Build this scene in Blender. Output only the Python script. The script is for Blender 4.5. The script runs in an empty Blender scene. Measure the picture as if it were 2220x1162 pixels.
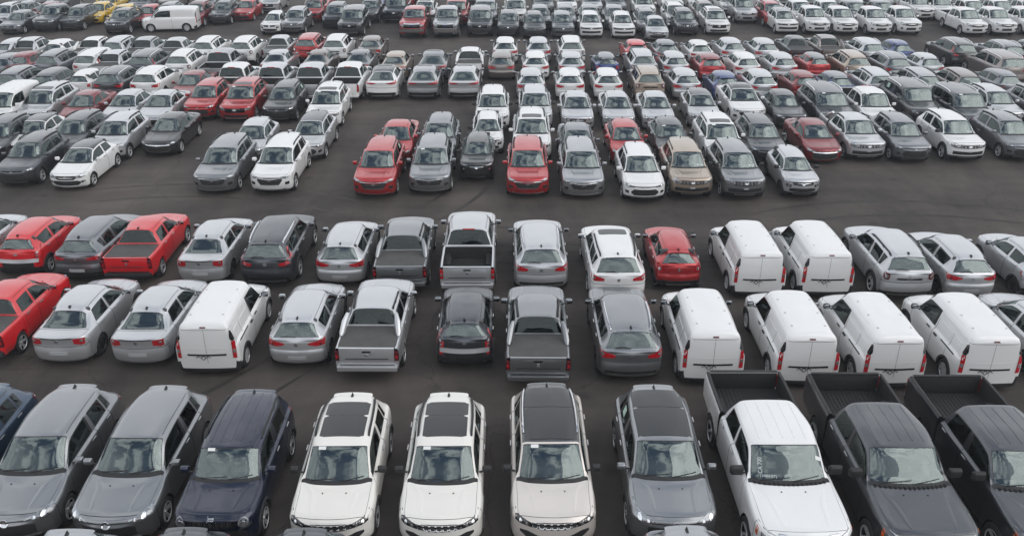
import bpy, bmesh, math, random
import numpy as np
from mathutils import Vector, Matrix
from mathutils.bvhtree import BVHTree

random.seed(11)
scene = bpy.context.scene
col = scene.collection

# ------------------------------------------------------------------ camera
cam_d = bpy.data.cameras.new('camera')
cam = bpy.data.objects.new('camera', cam_d)
col.objects.link(cam)
cam.location = (0, 0, 14.0)
cam.rotation_euler = (math.radians(90 - 26.5), 0, 0)
cam_d.sensor_width = 36
cam_d.lens = 36 * 1880 / 2220
cam_d.clip_end = 2000
scene.camera = cam

# ------------------------------------------------------------------ sky and sun
world = bpy.data.worlds.new('World')
scene.world = world
world.use_nodes = True
nt = world.node_tree
nt.nodes.clear()
N = nt.nodes.new
L_ = nt.links.new
out = N('ShaderNodeOutputWorld')
bg = N('ShaderNodeBackground')
sky = N('ShaderNodeTexSky')
sky.sky_type = 'NISHITA'
sky.sun_disc = False
SUN_EL, SUN_AZ = math.radians(44), math.radians(112)
sky.sun_elevation = SUN_EL
sky.sun_rotation = SUN_AZ
bg.inputs['Strength'].default_value = 0.1
tc = N('ShaderNodeTexCoord')
sep = N('ShaderNodeSeparateXYZ')
L_(tc.outputs['Generated'], sep.inputs[0])
mz = N('ShaderNodeMath'); mz.operation = 'MAXIMUM'; mz.inputs[1].default_value = 0.12
L_(sep.outputs['Z'], mz.inputs[0])
dx = N('ShaderNodeMath'); dx.operation = 'DIVIDE'
dy = N('ShaderNodeMath'); dy.operation = 'DIVIDE'
L_(sep.outputs['X'], dx.inputs[0]); L_(mz.outputs[0], dx.inputs[1])
L_(sep.outputs['Y'], dy.inputs[0]); L_(mz.outputs[0], dy.inputs[1])
cmb = N('ShaderNodeCombineXYZ')
L_(dx.outputs[0], cmb.inputs[0]); L_(dy.outputs[0], cmb.inputs[1])
cl = N('ShaderNodeTexNoise'); cl.inputs['Scale'].default_value = 3.9
cl.inputs['Detail'].default_value = 7; cl.inputs['Roughness'].default_value = 0.58
cl.inputs['Distortion'].default_value = 0.35
L_(cmb.outputs[0], cl.inputs['Vector'])
cr = N('ShaderNodeValToRGB')
cr.color_ramp.elements[0].position = 0.44; cr.color_ramp.elements[0].color = (0, 0, 0, 1)
cr.color_ramp.elements[1].position = 0.56; cr.color_ramp.elements[1].color = (1, 1, 1, 1)
L_(cl.outputs['Fac'], cr.inputs[0])
cl2 = N('ShaderNodeTexNoise'); cl2.inputs['Scale'].default_value = 3.3
cl2.inputs['Detail'].default_value = 5
L_(cmb.outputs[0], cl2.inputs['Vector'])
cr2 = N('ShaderNodeValToRGB')
cr2.color_ramp.elements[0].position = 0.3; cr2.color_ramp.elements[0].color = (7.0, 7.4, 7.9, 1)
cr2.color_ramp.elements[1].position = 0.7; cr2.color_ramp.elements[1].color = (13.0, 13.1, 13.3, 1)
L_(cl2.outputs['Fac'], cr2.inputs[0])
dim = N('ShaderNodeVectorMath'); dim.operation = 'MULTIPLY'
dim.inputs[1].default_value = (1.1, 1.1, 1.1)
L_(sky.outputs['Color'], dim.inputs[0])
base_mix = N('ShaderNodeMix'); base_mix.data_type = 'RGBA'
base_mix.inputs['Factor'].default_value = 0.45
L_(dim.outputs[0], base_mix.inputs[6]); base_mix.inputs[7].default_value = (1.9, 2.6, 3.5, 1)
mixc = N('ShaderNodeMix'); mixc.data_type = 'RGBA'
# low in the sky the clouds overlap and close up
low = N('ShaderNodeMapRange'); low.inputs[1].default_value = 0.62; low.inputs[2].default_value = 0.90
low.inputs[3].default_value = 0.85; low.inputs[4].default_value = 0.0
L_(sep.outputs['Z'], low.inputs[0])
cov = N('ShaderNodeMath'); cov.operation = 'MAXIMUM'
L_(cr.outputs['Color'], cov.inputs[0]); L_(low.outputs[0], cov.inputs[1])
L_(cov.outputs[0], mixc.inputs['Factor'])
L_(base_mix.outputs[2], mixc.inputs[6]); L_(cr2.outputs['Color'], mixc.inputs[7])
L_(mixc.outputs[2], bg.inputs['Color'])
L_(bg.outputs[0], out.inputs['Surface'])

sun_d = bpy.data.lights.new('sun', 'SUN')
sun_d.energy = 1.0
sun_d.angle = math.radians(62)
sun_d.color = (1.0, 0.96, 0.9)
sun = bpy.data.objects.new('sun', sun_d)
col.objects.link(sun)
sdir = Vector((math.sin(SUN_AZ) * math.cos(SUN_EL), math.cos(SUN_AZ) * math.cos(SUN_EL), math.sin(SUN_EL)))
sun.rotation_euler = sdir.to_track_quat('Z', 'Y').to_euler()

scene.view_settings.view_transform = 'Standard'
scene.view_settings.look = 'None'
scene.view_settings.gamma = 1
scene.view_settings.exposure = 0.08
scene.view_settings.use_curve_mapping = False
scene.cycles.use_denoising = True
scene.cycles.max_bounces = 5
scene.cycles.transparent_max_bounces = 12
scene.cycles.caustics_reflective = False
scene.cycles.caustics_refractive = False

# ------------------------------------------------------------------ materials
def new_mat(name):
    m = bpy.data.materials.new(name)
    m.use_nodes = True
    m.node_tree.nodes.clear()
    return m, m.node_tree

def plain(name, rgb, rough=0.5, metal=0.0, coat=0.0, spec=0.5, noise=0.0, nscale=8.0, bump=0.0):
    m, t = new_mat(name)
    o = t.nodes.new('ShaderNodeOutputMaterial')
    b = t.nodes.new('ShaderNodeBsdfPrincipled')
    b.inputs['Base Color'].default_value = (*rgb, 1)
    b.inputs['Roughness'].default_value = rough
    b.inputs['Metallic'].default_value = metal
    b.inputs['Coat Weight'].default_value = coat
    b.inputs['Specular IOR Level'].default_value = spec
    if noise or bump:
        tcn = t.nodes.new('ShaderNodeTexCoord')
        n = t.nodes.new('ShaderNodeTexNoise'); n.inputs['Scale'].default_value = nscale
        n.inputs['Detail'].default_value = 5
        t.links.new(tcn.outputs['Object'], n.inputs['Vector'])
        if noise:
            mr = t.nodes.new('ShaderNodeMapRange')
            mr.inputs[1].default_value = 0.3; mr.inputs[2].default_value = 0.7
            mr.inputs[3].default_value = 1 - noise; mr.inputs[4].default_value = 1 + noise
            t.links.new(n.outputs['Fac'], mr.inputs[0])
            mx = t.nodes.new('ShaderNodeVectorMath'); mx.operation = 'SCALE'
            mx.inputs[0].default_value = rgb
            t.links.new(mr.outputs[0], mx.inputs['Scale'])
            t.links.new(mx.outputs[0], b.inputs['Base Color'])
        if bump:
            bp = t.nodes.new('ShaderNodeBump'); bp.inputs['Strength'].default_value = bump
            bp.inputs['Distance'].default_value = 0.01
            t.links.new(n.outputs['Fac'], bp.inputs['Height'])
            t.links.new(bp.outputs[0], b.inputs['Normal'])
    t.links.new(b.outputs[0], o.inputs['Surface'])
    return m

def paint(name, rgb, metal=0.0, rough=0.3, coat=1.0):
    """car paint: flake or solid base under clearcoat, thin dust; dark trim cloth on the inner side"""
    m, t = new_mat(name)
    nd = t.nodes.new
    o = nd('ShaderNodeOutputMaterial'); b = nd('ShaderNodeBsdfPrincipled')
    tcn = nd('ShaderNodeTexCoord')
    oi = nd('ShaderNodeObjectInfo')
    va = nd('ShaderNodeVectorMath'); va.operation = 'ADD'
    rr = nd('ShaderNodeMath'); rr.operation = 'MULTIPLY'; rr.inputs[1].default_value = 57.0
    t.links.new(oi.outputs['Random'], rr.inputs[0])
    t.links.new(tcn.outputs['Object'], va.inputs[0]); t.links.new(rr.outputs[0], va.inputs[1])
    n = nd('ShaderNodeTexNoise'); n.inputs['Scale'].default_value = 2.3; n.inputs['Detail'].default_value = 8
    n.inputs['Roughness'].default_value = 0.65
    t.links.new(va.outputs[0], n.inputs['Vector'])
    mr = nd('ShaderNodeMapRange'); mr.inputs[1].default_value = 0.35; mr.inputs[2].default_value = 0.75
    mr.inputs[3].default_value = 0.0; mr.inputs[4].default_value = 0.045
    t.links.new(n.outputs['Fac'], mr.inputs[0])
    # dust settles on what faces up
    geo = nd('ShaderNodeNewGeometry'); sp = nd('ShaderNodeSeparateXYZ')
    t.links.new(geo.outputs['Normal'], sp.inputs[0])
    up = nd('ShaderNodeMapRange'); up.inputs[1].default_value = 0.2; up.inputs[2].default_value = 1.0
    up.inputs[3].default_value = 0.15; up.inputs[4].default_value = 1.0
    t.links.new(sp.outputs['Z'], up.inputs[0])
    ml = nd('ShaderNodeMath'); ml.operation = 'MULTIPLY'
    t.links.new(mr.outputs[0], ml.inputs[0]); t.links.new(up.outputs[0], ml.inputs[1])
    mx = nd('ShaderNodeMix'); mx.data_type = 'RGBA'
    t.links.new(ml.outputs[0], mx.inputs['Factor'])
    mx.inputs[6].default_value = (*rgb, 1); mx.inputs[7].default_value = (0.36, 0.34, 0.31, 1)
    t.links.new(mx.outputs[2], b.inputs['Base Color'])
    b.inputs['Metallic'].default_value = metal
    b.inputs['Roughness'].default_value = rough
    b.inputs['Coat Weight'].default_value = coat
    b.inputs['Coat IOR'].default_value = 1.55
    rg = nd('ShaderNodeMapRange'); rg.inputs[1].default_value = 0.3; rg.inputs[2].default_value = 0.75
    rg.inputs[3].default_value = 0.02; rg.inputs[4].default_value = 0.10
    t.links.new(n.outputs['Fac'], rg.inputs[0]); t.links.new(rg.outputs[0], b.inputs['Coat Roughness'])
    n2 = nd('ShaderNodeTexNoise'); n2.inputs['Scale'].default_value = 1.6; n2.inputs['Detail'].default_value = 1
    t.links.new(va.outputs[0], n2.inputs['Vector'])
    bp = nd('ShaderNodeBump'); bp.inputs['Strength'].default_value = 0.10; bp.inputs['Distance'].default_value = 0.03
    t.links.new(n2.outputs['Fac'], bp.inputs['Height'])
    t.links.new(bp.outputs[0], b.inputs['Coat Normal'])
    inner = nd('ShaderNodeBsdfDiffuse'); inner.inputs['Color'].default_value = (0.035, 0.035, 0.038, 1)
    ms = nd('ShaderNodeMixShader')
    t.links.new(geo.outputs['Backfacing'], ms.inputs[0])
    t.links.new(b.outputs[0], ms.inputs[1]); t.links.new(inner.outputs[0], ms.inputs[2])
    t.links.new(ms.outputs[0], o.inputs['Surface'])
    return m

def glass(name, tint, ior=1.75, rough=0.02):
    m, t = new_mat(name)
    nd = t.nodes.new
    o = nd('ShaderNodeOutputMaterial')
    tr = nd('ShaderNodeBsdfTransparent'); tr.inputs['Color'].default_value = (*tint, 1)
    gl = nd('ShaderNodeBsdfGlossy'); gl.inputs['Roughness'].default_value = rough
    gl.inputs['Color'].default_value = (0.80, 0.93, 0.92, 1)
    fr = nd('ShaderNodeFresnel'); fr.inputs['IOR'].default_value = ior
    tcn = nd('ShaderNodeTexCoord'); oi = nd('ShaderNodeObjectInfo')
    va = nd('ShaderNodeVectorMath'); va.operation = 'ADD'
    rr = nd('ShaderNodeMath'); rr.operation = 'MULTIPLY'; rr.inputs[1].default_value = 31.0
    t.links.new(oi.outputs['Random'], rr.inputs[0])
    t.links.new(tcn.outputs['Object'], va.inputs[0]); t.links.new(rr.outputs[0], va.inputs[1])
    mp = nd('ShaderNodeMapping'); mp.inputs['Scale'].default_value = (1.3, 0.5, 0.5)
    t.links.new(va.outputs[0], mp.inputs['Vector'])
    n2 = nd('ShaderNodeTexNoise'); n2.inputs['Scale'].default_value = 1.5; n2.inputs['Detail'].default_value = 1.5
    t.links.new(mp.outputs[0], n2.inputs['Vector'])
    bp = nd('ShaderNodeBump'); bp.inputs['Strength'].default_value = 0.25; bp.inputs['Distance'].default_value = 0.05
    t.links.new(n2.outputs['Fac'], bp.inputs['Height'])
    t.links.new(bp.outputs[0], gl.inputs['Normal'])
    ms = nd('ShaderNodeMixShader')
    t.links.new(fr.outputs[0], ms.inputs[0])
    t.links.new(tr.outputs[0], ms.inputs[1]); t.links.new(gl.outputs[0], ms.inputs[2])
    t.links.new(ms.outputs[0], o.inputs['Surface'])
    return m

PAINT = {
    'white': paint('paint_white', (0.78, 0.78, 0.78), 0.0, 0.35),
    'silver': paint('paint_silver', (0.58, 0.59, 0.61), 0.62, 0.33),
    'lightgrey': paint('paint_light_grey', (0.40, 0.41, 0.43), 0.85, 0.33),
    'cream': paint('paint_off_white', (0.78, 0.76, 0.715), 0.0, 0.35),
    'midgrey': paint('paint_mid_grey', (0.29, 0.30, 0.315), 0.85, 0.33),
    'grey': paint('paint_grey', (0.21, 0.22, 0.24), 0.85, 0.33),
    'darkgrey': paint('paint_dark_grey', (0.085, 0.09, 0.102), 0.85, 0.34),
    'black': paint('paint_black', (0.012, 0.012, 0.014), 0.0, 0.3),
    'red': paint('paint_bright_red', (0.62, 0.012, 0.018), 0.0, 0.32),
    'metalred': paint('paint_metallic_red', (0.50, 0.022, 0.026), 0.6, 0.33),
    'darkred': paint('paint_dark_red', (0.24, 0.014, 0.022), 0.65, 0.36),
    'beige': paint('paint_beige', (0.46, 0.37, 0.295), 0.75, 0.36),
    'brown': paint('paint_grey_brown', (0.27, 0.235, 0.225), 0.8, 0.38),
    'champagne': paint('paint_champagne', (0.72, 0.665, 0.62), 0.35, 0.36),
    'navy': paint('paint_navy', (0.003, 0.009, 0.034), 0.5, 0.28),
    'blue': paint('paint_blue', (0.02, 0.055, 0.20), 0.3, 0.32),
    'steelblue': paint('paint_steel_blue', (0.02, 0.05, 0.10), 0.4, 0.32),
    'yellow': paint('paint_yellow', (0.66, 0.42, 0.015), 0.0, 0.32),
}
M = {
    'trim': plain('black_plastic', (0.018, 0.018, 0.019), 0.55, noise=0.2, bump=0.1, nscale=60),
    'gloss': plain('gloss_black', (0.006, 0.006, 0.007), 0.12, coat=0.5),
    'clad': plain('grey_cladding', (0.03, 0.03, 0.032), 0.6, noise=0.25, nscale=12),
    'chrome': plain('chrome', (0.75, 0.76, 0.78), 0.12, 1.0),
    'satin': plain('satin_silver', (0.5, 0.5, 0.51), 0.3, 1.0),
    'rubber': plain('tyre_rubber', (0.016, 0.016, 0.017), 0.8, noise=0.3, nscale=20, bump=0.2),
    'rim': plain('alloy_rim', (0.62, 0.63, 0.65), 0.33, 0.45),
    'mirror': plain('mirror_glass', (0.30, 0.32, 0.34), 0.06, 1.0),
    'rimdark': plain('dark_alloy', (0.06, 0.06, 0.065), 0.35, 0.8),
    'well': plain('wheel_well', (0.008, 0.008, 0.008), 0.9),
    'under': plain('interior_cloth', (0.035, 0.036, 0.04), 0.9, noise=0.3, nscale=14),
    'seat': plain('seat_fabric', (0.10, 0.10, 0.105), 0.85, noise=0.3, nscale=22),
    'dash': plain('dashboard_plastic', (0.02, 0.021, 0.023), 0.6, noise=0.2, nscale=20),
    'glass': glass('window_glass', (0.30, 0.36, 0.36), 1.7),
    'screen': glass('windscreen_glass', (0.62, 0.76, 0.74), 2.5, 0.015),
    'privacy_shaded': glass('privacy_and_shaded_glass', (0.05, 0.055, 0.06), 1.7),
    'sunroof': plain('sunroof_glass', (0.022, 0.023, 0.025), 0.28, coat=0.3, spec=0.55),
    'lampglass': plain('headlamp_lens', (0.32, 0.34, 0.36), 0.08, 0.55, coat=1.0, noise=0.6, nscale=9),
    'lampbright': plain('lamp_reflector', (0.9, 0.92, 0.95), 0.1, 0.9, coat=1.0),
    'lampdark': plain('smoked_lamp', (0.02, 0.02, 0.022), 0.08, coat=1.0),
    'tail': plain('tail_lamp_red', (0.42, 0.008, 0.015), 0.15, coat=1.0, noise=0.35, nscale=18),
    'taildark': plain('tail_lamp_dark_red', (0.10, 0.004, 0.008), 0.12, coat=1.0, noise=0.5, nscale=18),
    'amber': plain('amber_lens', (0.6, 0.10, 0.01), 0.2, coat=1.0),
    'tarp': plain('tonneau_vinyl', (0.075, 0.073, 0.070), 0.75, noise=0.15, nscale=3, bump=0.15),
    'liner': plain('bed_liner', (0.02, 0.02, 0.021), 0.7, noise=0.25, nscale=12, bump=0.2),
    'paper': plain('paper_white', (0.75, 0.76, 0.75), 0.8),
    'papergreen': plain('paper_pale_green', (0.45, 0.62, 0.52), 0.8),
    'chalk': plain('chalk_marker', (0.62, 0.65, 0.65), 0.9),
    'platew': plain('blank_plate', (0.42, 0.43, 0.44), 0.5),
    'seam': plain('panel_gap', (0.16, 0.16, 0.17), 0.7),
}

# ------------------------------------------------------------------ helpers
def pchip(P, t):
    """monotone cubic through P[k] (k = 0..n-1), P shape (n, ...), t array"""
    P = np.asarray(P, float)
    n = P.shape[0]
    d = P[1:] - P[:-1]
    m = np.zeros_like(P)
    a, b = d[:-1], d[1:]
    s = a * b
    with np.errstate(divide='ignore', invalid='ignore'):
        hm = np.where(s > 0, 2 * s / np.where(np.abs(a + b) < 1e-12, 1, a + b), 0)
    m[1:-1] = hm
    m[0] = d[0] * 0.9
    m[-1] = d[-1] * 0.9
    t = np.clip(np.asarray(t, float), 0, n - 1 - 1e-9)
    i = np.floor(t).astype(int)
    f = (t - i).reshape((-1,) + (1,) * (P.ndim - 1))
    p0, p1, m0, m1 = P[i], P[i + 1], m[i], m[i + 1]
    f2, f3 = f * f, f * f * f
    return (2*f3 - 3*f2 + 1)*p0 + (f3 - 2*f2 + f)*m0 + (-2*f3 + 3*f2)*p1 + (f3 - f2)*m1

def mesh_from(name, verts, faces, mats, fmat=None, normals=None, smooth=True):
    me = bpy.data.meshes.new(name)
    me.from_pydata([tuple(map(float, v)) for v in verts], [], faces)
    for m in mats:
        me.materials.append(m)
    if fmat is not None:
        me.polygons.foreach_set('material_index', fmat)
    if smooth:
        me.polygons.foreach_set('use_smooth', [True] * len(me.polygons))
    me.update()
    if normals is not None:
        me.normals_split_custom_set_from_vertices([tuple(n) for n in normals])
    elif smooth:
        me.set_sharp_from_angle(angle=math.radians(38))
    return me

def bm_mesh(name, bm, mats, smooth=True):
    bmesh.ops.recalc_face_normals(bm, faces=bm.faces)
    me = bpy.data.meshes.new(name)
    bm.to_mesh(me); bm.free()
    for m in mats:
        me.materials.append(m)
    if smooth:
        me.polygons.foreach_set('use_smooth', [True] * len(me.polygons))
        me.set_sharp_from_angle(angle=math.radians(38))
    return me

def add_box(bm, c, s, bev=0.0, rx=0.0, mat=0, taper=None, seg=2):
    r = bmesh.ops.create_cube(bm, size=1.0)
    vs = r['verts']
    for v in vs:
        k = 1.0
        if taper and v.co.z > 0:
            k = taper
        v.co = Vector((v.co.x * s[0] * k, v.co.y * s[1] * k, v.co.z * s[2]))
    fs = set()
    if bev:
        es = {e for v in vs for e in v.link_edges}
        rb = bmesh.ops.bevel(bm, geom=list(es), offset=bev, segments=seg, profile=0.6, affect='EDGES')
        vs = list({v for f in rb['faces'] for v in f.verts} | {v for v in vs if v.is_valid})
    R = Matrix.Rotation(rx, 3, 'X')
    for v in vs:
        v.co = R @ v.co + Vector(c)
        for f in v.link_faces:
            f.material_index = mat
    return vs

def add_tube(bm, pts, r, n=8, mat=0, cap=True):
    rings = []
    pts = [Vector(p) for p in pts]
    for i, p in enumerate(pts):
        a = pts[max(i - 1, 0)]; b = pts[min(i + 1, len(pts) - 1)]
        d = (b - a).normalized()
        up = Vector((0, 0, 1)) if abs(d.z) < 0.9 else Vector((1, 0, 0))
        s = d.cross(up).normalized(); u = s.cross(d)
        rr = r[i] if isinstance(r, (list, tuple)) else r
        rings.append([bm.verts.new(p + (s * math.cos(2*math.pi*k/n) + u * math.sin(2*math.pi*k/n)) * rr) for k in range(n)])
    for a, b in zip(rings, rings[1:]):
        for k in range(n):
            f = bm.faces.new((a[k], a[(k+1) % n], b[(k+1) % n], b[k])); f.material_index = mat
    if cap:
        bm.faces.new(rings[0]).material_index = mat
        bm.faces.new(rings[-1]).material_index = mat

# wheels: axis along x, outer side at +x
def lathe(bm, prof, n, mat=0):
    rings = []
    for x, r in prof:
        rings.append([bm.verts.new((x, r * math.cos(2*math.pi*k/n), r * math.sin(2*math.pi*k/n))) for k in range(n)])
    for a, b in zip(rings, rings[1:]):
        for k in range(n):
            f = bm.faces.new((a[k], a[(k+1) % n], b[(k+1) % n], b[k])); f.material_index = mat
    return rings

def tyre_geo(bm, mat=0, n=28):
    lathe(bm, [(-.30, .62), (-.31, .86), (-.26, .965), (-.22, 1.0), (.22, 1.0), (.26, .965), (.31, .86), (.30, .66), (.24, .63)], n, mat)

def rim_geo(bm, style, m0, m1, n=28):
    lathe(bm, [(.30, .67), (.285, .62), (.10, .58), (.02, .30), (.02, .001)], n, m1)
    lathe(bm, [(.27, .60), (.31, .625), (.305, .675), (.27, .68)], n, m0)
    ns = {'five': 5, 'ten': 10, 'steel': 8, 'double': 5}[style]
    def spoke(a, w0, w1, x0=.17, x1=.27):
        c, s = math.cos(a), math.sin(a)
        vs = []
        for r, w, x in ((.10, w0, x0), (.36, (w0+w1)/2, x0 + .05), (.63, w1, x1)):
            for sg in (-1, 1):
                vs.append(bm.verts.new((x, r*c - sg*w*s, r*s + sg*w*c)))
            for sg in (-1, 1):
                vs.append(bm.verts.new((x - .07, r*c - sg*w*1.15*s, r*s + sg*w*1.15*c)))
        for q in range(2):
            b = q * 4
            for f in ((b, b+1, b+5, b+4), (b, b+4, b+6, b+2), (b+1, b+3, b+7, b+5)):
                bm.faces.new([vs[k] for k in f]).material_index = m0
    for k in range(ns):
        a = 2 * math.pi * k / ns
        if style == 'double':
            spoke(a - .16, .035, .05); spoke(a + .16, .035, .05)
        elif style == 'ten':
            spoke(a, .035, .045)
        elif style == 'steel':
            spoke(a, .07, .15, .22, .25)
        else:
            spoke(a, .09, .075)
    lathe(bm, [(.17, .15), (.235, .13), (.24, .001)], 12, m0)

WM = {}
def wheel_meshes(style, dark):
    key = (style, dark)
    if key not in WM:
        rm = M['rimdark'] if dark else M['rim']
        b = bmesh.new(); tyre_geo(b); t = bm_mesh('tyre', b, [M['rubber']])
        b = bmesh.new(); rim_geo(b, style, 0, 1); r = bm_mesh('rim', b, [rm, M['well']])
        b = bmesh.new(); tyre_geo(b, 0, 18); rim_geo(b, style, 1, 2, 18)
        w = bm_mesh('wheel_far', b, [M['rubber'], rm, M['well']])
        WM[key] = (t, r, w)
    return WM[key]

# ------------------------------------------------------------------ body lofting
DEF = dict(L=4.4, W=1.82, H=1.62, wb=2.62, fo=0.88, r=0.35, zb=0.22, zh0=0.92, zh1=1.0, zc=1.08,
           yc=1.15, ywt=1.92, ygt=3.95, ygb=4.22, zgb=1.12, belt0=1.06, belt1=1.14, roofw=0.66,
           rear='hatch', zcap=None, win=3, dwin=(3.30, 4.92, 5.08, 6.0, 6.12, 6.72), clad=False, wst='double', wdark=False,
           rails=None, sunroof=None, front='std', tail='std', fin=True, lip=True, crown=0.025, fbulge=0.30, rbulge=0.16,
           bumper_black=False, mirror_black=False, rearwin=True, hoodribs=True, ytr=None, roofribs=0, sport=False, priv=True)

def kind_van(P): return P['rear'] == 'van'

def control(P):
    L, hw, H, zb = P['L'], P['W']/2, P['H'], P['zb']
    fo, yc, ywt, ygt, ygb = P['fo'], P['yc'], P['ywt'], P['ygt'], P['ygb']
    zh0, zh1, zc, zgb = P['zh0'], P['zh1'], P['zc'], P['zgb']
    b0, b1 = P['belt0'], P['belt1']
    rw = P['roofw'] * hw / 0.9 * (1 if kind_van(P) else .965)
    yB = ywt + 0.42 * (ygt - ywt)
    kind = P['rear']
    C = np.zeros((11, 10, 3))
    fb, rb = P['fbulge'], P['rbulge']
    def st(u, x, y, z):
        for j in range(10):
            C[u, j] = (x[j], y[j] if hasattr(y, '__len__') else y, z[j])
    # 0 front outline
    x = [0, .70*hw, .80*hw, .84*hw, .83*hw, .78*hw, .72*hw, .60*hw, .34*hw, 0]
    z = [zb, zb+.01, zb+.10, zb+.10+.45*(zh0-.14-zb-.10), zh0-.14, zh0-.06, zh0-.03, zh0-.012, zh0, zh0+.005]
    yb = [.14, .12, .05, .0, .012, .035, .055, .075, .085, .09]
    st(0, x, [yb[j] + fb * (x[j]/hw)**2 * (.8 if j > 4 else 1) for j in range(10)], z)
    # 1 front corner
    k = .975
    x = [0, (hw-.12)*k, (hw-.03)*k, hw*k, hw*k, (hw-.035)*k, (hw-.10)*k, (hw-.24)*k, .38*hw, 0]
    z = [zb-.02, zb-.01, zb+.10, .52, zh0-.10, zh0-.01, zh0+.025, zh0+.045, zh0+.055, zh0+.06]
    y = [.34, .38, .40, .40, .40, .40, .38, .34, .27, .25]
    st(1, x, y, z)
    # 2 front axle
    x = [0, hw-.12, hw-.03, hw, hw, hw-.03, hw-.105, hw-.25, .40*hw, 0]
    hz = zh1
    z = [zb-.02, zb-.01, zb+.08, .52, hz-.18, hz-.065, hz-.02, hz-.008, hz+.004, hz+.012]
    st(2, x, fo + .02, z)
    # 3 cowl
    x = [0, hw-.12, hw-.03, hw-.005, hw-.01, hw-.045, hw-.105, hw-.175, .55*hw, 0]
    z = [zb-.02, zb-.01, zb+.08, .52, b0-.24, b0-.06, b0-.005, zc-.025, zc-.008, zc]
    st(3, x, [yc, yc, yc, yc, yc, yc+.06, yc+.13, yc+.16, yc+.05, yc], z)
    # side profile for cabin
    zm = lambda b: b - .24
    def side(b):
        return [zb-.02, zb-.01, zb+.08, .52, zm(b), b-.05, b]
    xs = [0, hw-.12, hw-.03, hw-.005, hw-.01, hw-.045, hw-.105]
    def cab(u, yl, y7, y8, y9, zr, b, rwk=1.0, y6=None):
        x = xs + [rw*rwk, rw*rwk*.72, 0]
        z = side(b) + [zr-(.14 if kind == 'van' else .085)-{4: .03, 6: .02, 7: .055}.get(u, 0) * (0 if kind == 'van' else 1), zr-.022, zr]
        y6 = yl if y6 is None else y6
        st(u, x, [yl]*6 + [y6, y7, y8, y9], z)
    yl4 = yc + .42*(ywt-yc)
    cab(4, yl4, ywt+.10, ywt+.03, ywt, H-P['crown']-.015, b0+.2*(b1-b0), 1.0, yl4+.10)
    cab(5, yB, yB, yB, yB, H, b0+.5*(b1-b0), 1.02)
    yC = yB + .62*(ygt-yB)
    if kind == 'van':
        cab(6, yB+.42*(ygt-yB), yB+.42*(ygt-yB), yB+.42*(ygt-yB), yB+.42*(ygt-yB), H, b1, 1.03)
        cab(7, ygt, ygt, ygt, ygt, H-.02, b1, 1.01)
        x = [0, hw-.12, hw-.03, hw-.01, hw-.015, hw-.04, hw-.07, rw*.99, rw*.7, 0]
        ya = L-.16
        st(8, x, ya, side(b1) + [H-.13, H-.075, H-.055])
        st(9, [v*.968 for v in x], [L-.09]*10, side(b1) + [H-.19, H-.14, H-.12])
        x = [0, .68*hw, .82*hw, .865*hw, .875*hw, .87*hw, .85*hw, rw*.90, rw*.62, 0]
        st(10, x, [L-.02-.02*0 - rb*(v/hw)**2*.35 - .03*max(0, (z_-1.0)) for v, z_ in zip(x, [zb, .3, .4, .6, .8, b1, b1+.1, 1.6, 1.7, 1.7])],
           [zb, zb+.02, zb+.12, .55, zm(b1), b1-.03, b1+.06, H-.27, H-.22, H-.20])
        return C
    cab(6, yC, yC-.02, yC, yC, H-.022, b1-.02, .98)
    zgt = H - .095 if kind != 'cab' else H-.04
    if kind == 'hatch':
        yl7 = min(ygb-.30, L-.70)
        cab(7, yl7, ygt-.05, ygt-.01, ygt, zgt, b1, .90, yl7+.04)
        x = [0, hw-.12, hw-.03, hw-.01, hw-.015, hw-.05, hw-.11, hw-.19, .55*hw, 0]
        st(8, x, [ygb-.24]*5 + [ygb-.20, ygb-.14, ygb-.03, ygb, ygb+.02],
           [zb-.0, zb+.02, zb+.10, .52, zm(b1), b1-.06, b1-.01, zgb-.02, zgb-.005, zgb])
        zcap = P['zcap'] or zgb - .10
        k = .96
        y9 = (ygb + L)/2 - .02
        x = [0, (hw-.13)*k, (hw-.04)*k, (hw-.01)*k, (hw-.015)*k, (hw-.06)*k, (hw-.12)*k, (hw-.22)*k, .52*hw, 0]
        st(9, x, [L-.30, L-.30, L-.28, L-.24, L-.24, L-.22, L-.19, L-.14, L-.11, L-.105],
           [zb, zb+.03, zb+.12, .54, zcap-.16, zcap-.05, zcap-.0, zcap+.03, zcap+.045, zcap+.05])
        x = [0, .70*hw, .83*hw, .87*hw, .85*hw, .81*hw, .77*hw, .68*hw, .45*hw, 0]
        yb = [.10, .08, .03, .0, .05, .06, .065, .07, .075, .075]
        st(10, x, [L-yb[j]-rb*(x[j]/hw)**2 for j in range(10)],
           [zb+.02, zb+.04, zb+.14, .56, zcap-.22, zcap-.10, zcap-.055, zcap-.03, zcap-.015, zcap-.01])
    elif kind == 'sedan':
        zd = P['zcap'] or zgb
        cab(7, ygt+.28, ygt-.03, ygt, ygt, zgt, b1, .92, ygt+.32)
        x = [0, hw-.12, hw-.03, hw-.01, hw-.015, hw-.05, hw-.11, hw-.20, .55*hw, 0]
        st(8, x, [ygb-.12]*5 + [ygb-.10, ygb-.06, ygb-.05, ygb, ygb+.02],
           [zb, zb+.02, zb+.10, .52, zm(b1), b1-.06, b1-.01, zgb-.02, zgb-.002, zgb])
        k = .97
        x = [0, (hw-.13)*k, (hw-.04)*k, (hw-.01)*k, (hw-.015)*k, (hw-.06)*k, (hw-.12)*k, (hw-.24)*k, .50*hw, 0]
        st(9, x, [L-.34, L-.34, L-.32, L-.28, L-.27, L-.25, L-.22, L-.17, L-.13, L-.12],
           [zb, zb+.03, zb+.12, .54, zd-.20, zd-.07, zd-.02, zd+.0, zd+.012, zd+.015])
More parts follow.
